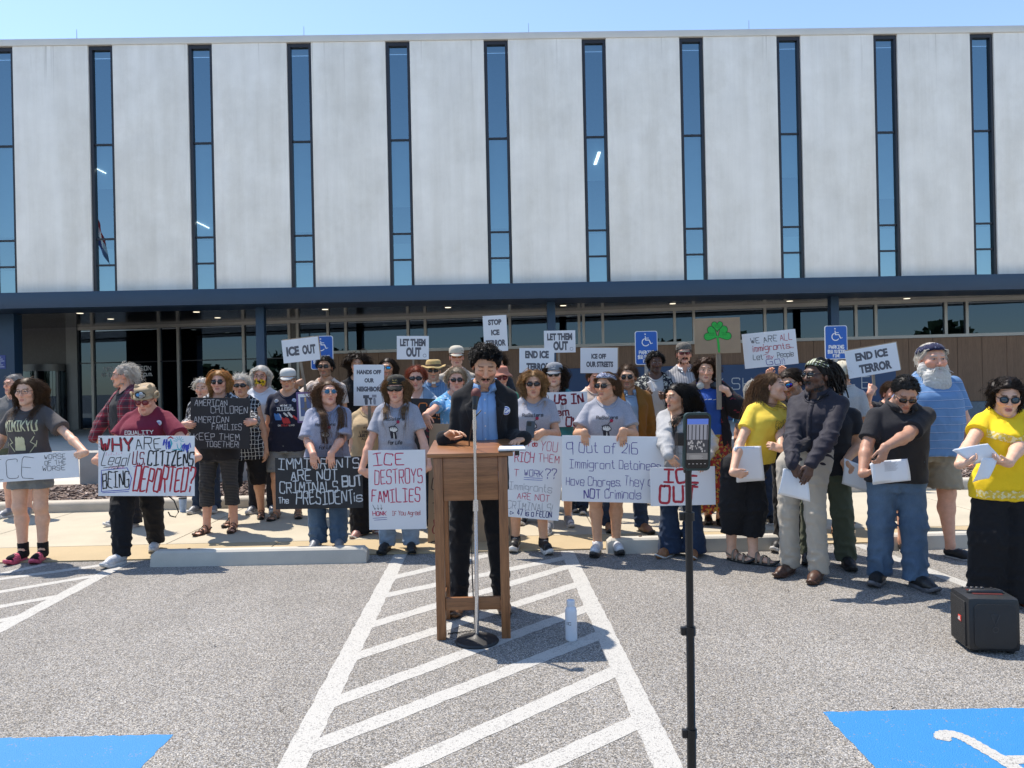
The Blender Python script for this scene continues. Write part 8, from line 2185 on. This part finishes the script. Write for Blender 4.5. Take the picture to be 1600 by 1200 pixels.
# bottle
b = on_ground(893, 1000)
bo = empty('water_bottle', b, 'white steel water bottle standing on the striped bay', 'bottle')
BW = plain('white_bottle_paint', (.60, .63, .69), .35, 0, .02, 3)
mb = MB(); mb.lathe([(.030, 0), (.0335, .004), (.0345, .012), (.0345, .165), (.033, .178), (.027, .192), (.022, .198), (.022, .203)], 30); mb.build('bottle_body', [BW], bo, auto=35)
mb = MB(); mb.lathe([(.0235, .203), (.024, .206), (.024, .228), (.022, .234), (.012, .236)], 26); mb.build('bottle_cap', [BW], bo, auto=35)
V, F = [], []
for st in text_strokes('C', -.019, -.004, .098, .112): ribbon(st, .0032, V, F, 0, .004)
for st in text_strokes('I', -.030, -.026, .098, .112): ribbon(st, .0032, V, F, 0, .004)
V = [(.0352 * math.sin(x / .0345), -.0352 * math.cos(x / .0345), z) for x, _, z in V]; mesh_np('bottle_mark', V, F, [K_], bo, False)
# loudspeaker
a = on_ground(1575, 1026); c = on_ground(1487, 993)
SB = plain('black_loudspeaker_plastic', (.016, .017, .019), .45, 0, .06, 20, .15, 300); SG = plain('black_loudspeaker_mesh', (.010, .010, .011), .55, 0, .3, 500, .8, 700)
fr_l, fr_r = on_ground(1526, 1025), on_ground(1589, 1021)
ls = empty('loudspeaker', ((fr_l.x + fr_r.x) / 2 + .012, (fr_l.y + fr_r.y) / 2 + .118, 0), 'squat black party loudspeaker standing on the tarmac', 'loudspeaker', rz=R_(-9))
W2, D2, HH = .132, .120, .302
mb = MB(); mb.box((-W2, -D2, .010), (W2, D2, HH), 0, None, .035); mb.build('cabinet', [SB], ls, auto=50)
for sx in (-1, 1):
    for sy in (-1, 1): mb = MB(); mb.lathe([(.018, 0), (.02, .012)], 12, 0, Matrix.Translation((sx * (W2 - .04), sy * (D2 - .04), 0))); mb.build('foot', [SB], ls)
mb = MB(); mb.prism([(x, z + HH / 2) for x, z in rounded(.205, .235, .03)], -D2 - .004, -D2 + .003); pn = mb.build('end_panel', [SB], ls, auto=50)
V, F = [], []
ribbon([(-.022, .215), (.022, .215), (.0, .160), (-.022, .215)], .005, V, F, D2 + .0062, .02); ribbon(arc(0, .135, .014, 0, 355, 18), .005, V, F, D2 + .0062, .02); mesh_np('embossed_mark', V, F, [plain('dark_emboss', (.035, .036, .038), .35)], pn, False)
mb = MB(); mb.box((-W2 - .004, -D2 + .03, .03), (-W2 + .004, D2 - .03, HH - .03), 0, None, .003); gr = mb.build('grille', [SG], ls, auto=50)
mb = MB(); mb.box((-W2 - .007, -.048, .150), (-W2 - .002, -.012, .182), 0, None, .002); lg_ = mb.build('badge', [plain('red_badge', (.50, .035, .02), .4)], ls, auto=50)
V, F = [], []
for st in text_strokes('JBL', .014, .044, .158, .174): ribbon(st, .0034, V, F, 0, .01)
V = [(-W2 - .0078, -x, z) for x, _, z in V]; mesh_np('badge_lettering', V, [tuple(q) for q in F], [P_WH], lg_, False)
mb = MB(); mb.box((-.075, -.055, HH - .001), (.075, .045, HH + .003), 0, None, .002); mb.build('handle_recess', [plain('dark_red_recess', (.10, .015, .012), .5)], ls)
mb = MB(); mb.tube([(-.085, -.02, HH - .004), (-.078, -.02, HH + .006), (.078, -.02, HH + .006), (.085, -.02, HH - .004)], .014, 10); mb.build('handle', [SB], ls, smooth=True)
for k in range(5): mb = MB(); mb.lathe([(.009, HH), (.009, HH + .005), (.006, HH + .007)], 12, 0, Matrix.Translation((-.08 + .026 * k, .078, 0))); mb.build('button', [plain('grey_button', (.05, .05, .055), .35)], ls)
for k in range(3): mb = MB(); mb.lathe([(.006, HH), (.006, HH + .005)], 10, 0, Matrix.Translation((.072 + .012 * k, .078 - .02 * k, 0))); mb.build('button', [plain('grey_button', (.05, .05, .055), .35)], ls)
# phone on its tripod
TY = 2.0
ptop = at(1075.5, 738, TY); pbot = at(1081, 1200, TY)
d = (pbot - ptop); base = ptop + d * (ptop.z / (ptop.z - pbot.z))
tp = empty('phone_tripod', (base.x, base.y, 0), 'black telescopic tripod pole with silver-edged collars, close to the camera', 'tripod')
TB = plain('black_tripod_metal', (.014, .014, .015), .35, .3, .05, 8)
L0 = ptop - Vector((base.x, base.y, 0))
def seg(zv0, zv1, r, name):
    p0 = at(1075.5 + (zv0 - 738) * .0119, zv0, TY) - Vector((base.x, base.y, 0)); p1 = at(1075.5 + (zv1 - 738) * .0119, zv1, TY) - Vector((base.x, base.y, 0))
    mb = MB(); mb.tube([p0, p1], r, 16); mb.build(name, [TB], tp, auto=60); return p0, p1
seg(735, 806, .0088, 'pole_section'); seg(806, 985, .0100, 'pole_section'); seg(985, 1145, .0113, 'pole_section')
for v in (806, 985, 1145):
    p0, p1 = seg(v - 6, v + 7, .0150, 'collar')
    mb = MB(); mb.box((p0.x - .026, -.007, p1.z), (p0.x - .012, .007, p0.z), 0, Matrix.Translation((0, p0.y, 0)), .003); mb.build('latch', [TB], tp, auto=50)
pk = at(1080.4, 1145, TY) - Vector((base.x, base.y, 0))
mb = MB(); mb.tube([pk, (0, 0, .16)], .0126, 16); mb.build('pole_section', [TB], tp, auto=60)
for a in (80, 200, 320):
    mb = MB(); mb.tube([(0, 0, .30), (.34 * math.cos(R_(a)), .34 * math.sin(R_(a)), .012)], .009, 8); mb.build('leg', [TB], tp)
# phone seen from behind the stand: its screen shows the scene
pc = at(1088.5, 690, TY - .012)
pho = empty('phone', pc, 'phone in a dark green case filming the crowd from the tripod', 'phone')
pho.rotation_euler = (R_(4), R_(1.0), R_(6))
PW, PH = .0745, .157
mb = MB(); mb.prism(rounded(PW, PH, .013), -.0055, .0055); mb.build('case', [plain('dark_green_case', (.012, .035, .035), .4)], pho)
mb = MB(); mb.prism(rounded(PW - .010, PH - .012, .009), -.0058, -.005); sc = mb.build('screen', [plain('black_glass', (.006, .006, .008), .08)], pho)
def scr(name, x0, z0, x1, z1, c, l, e=.55):
    V = [(x0, -l, z0), (x1, -l, z0), (x1, -l, z1), (x0, -l, z1)]
    mesh_np(name, V, [(0, 1, 2, 3)], [m_emit('screen_%s' % name, c, e)], sc, False)
hw_, hh_ = PW / 2 - .008, PH / 2 - .012
scr('screen_sky', -hw_, .048, hw_, hh_ - .004, (.05, .09, .30), .0060)
scr('screen_facade', -hw_, .006, hw_, .0478, (.13, .13, .15), .0060)
scr('screen_crowd', -hw_, -.030, hw_, .0058, (.020, .020, .024), .0060)
scr('screen_ground', -hw_, -.048, hw_, -.0302, (.09, .085, .085), .0060)
V, F = [], []
for k in range(6): x = -.026 + k * .0105; V += [(x - .0012, -.0064, .006), (x + .0012, -.0064, .006), (x + .0012, -.0064, .046), (x - .0012, -.0064, .046)]; F.append(tuple(range(4 * k, 4 * k + 4)))
mesh_np('screen_window_row', V, F, [plain('screen_dark', (.008, .01, .018), .3)], sc, False)
V, F = [], []; r_ = random.Random(1)
for k in range(26):
    x = r_.uniform(-hw_ + .003, hw_ - .003); z = r_.uniform(-.026, .002); w_ = r_.uniform(.0012, .003); b0 = len(V); V += [(x - w_, -.0064, z - .002), (x + w_, -.0064, z - .002), (x + w_, -.0064, z + .003), (x - w_, -.0064, z + .003)]; F.append((b0, b0 + 1, b0 + 2, b0 + 3))
mesh_np('screen_figures', V, F, [m_emit('screen_light', (.20, .19, .19), .5)], sc, False)
V, F = [], []
for k in range(5): x = -.022 + k * .011; ribbon([(x - .0015, -.0595), (x + .0015, -.0595)], .0022, V, F, .0064, .01)
for k in range(4): ribbon([(-.022, -.036 - .0032 * k), (.012 + .004 * (k % 2), -.036 - .0032 * k)], .0012, V, F, .0066, .01)
mesh_np('screen_text', V, F, [m_emit('screen_light', (.20, .19, .19), .5)], sc, False)
mb = MB(); mb.box((-.056, -.010, -.010), (-.038, .016, .026), 0, None, .003); mb.build('clamp', [TB], pho, auto=50)
mb = MB(); mb.box((-.030, .006, -.088), (-.008, .020, -.02), 0, None, .004); mb.build('clamp_back', [TB], pho, auto=50)
# small things on the ground
rng = random.Random(21); V, F = [], []
for u, v in ((870, 900), (1232, 923), (1394, 1104), (153, 1076), (1070, 1020), (336, 1008), (812, 895), (440, 1110)):
    p = on_ground(u, v, .006); a = rng.uniform(0, 6); s_ = .014
    b0 = len(V); V += [p + Vector((s_ * math.cos(a), s_ * math.sin(a), 0)), p + Vector((-.4 * s_ * math.sin(a), .4 * s_ * math.cos(a), .004)), p - Vector((s_ * math.cos(a), s_ * math.sin(a), 0)), p + Vector((.4 * s_ * math.sin(a), -.4 * s_ * math.cos(a), .002))]; F.append((b0, b0 + 1, b0 + 2, b0 + 3))
o = mesh_np('leaf_litter', V, F, [plain('dry_leaf', (.05, .035, .025), .9)], None, False); tag(o, 'dark crumbs of dry leaf on the tarmac', 'leaf litter', kind='stuff')
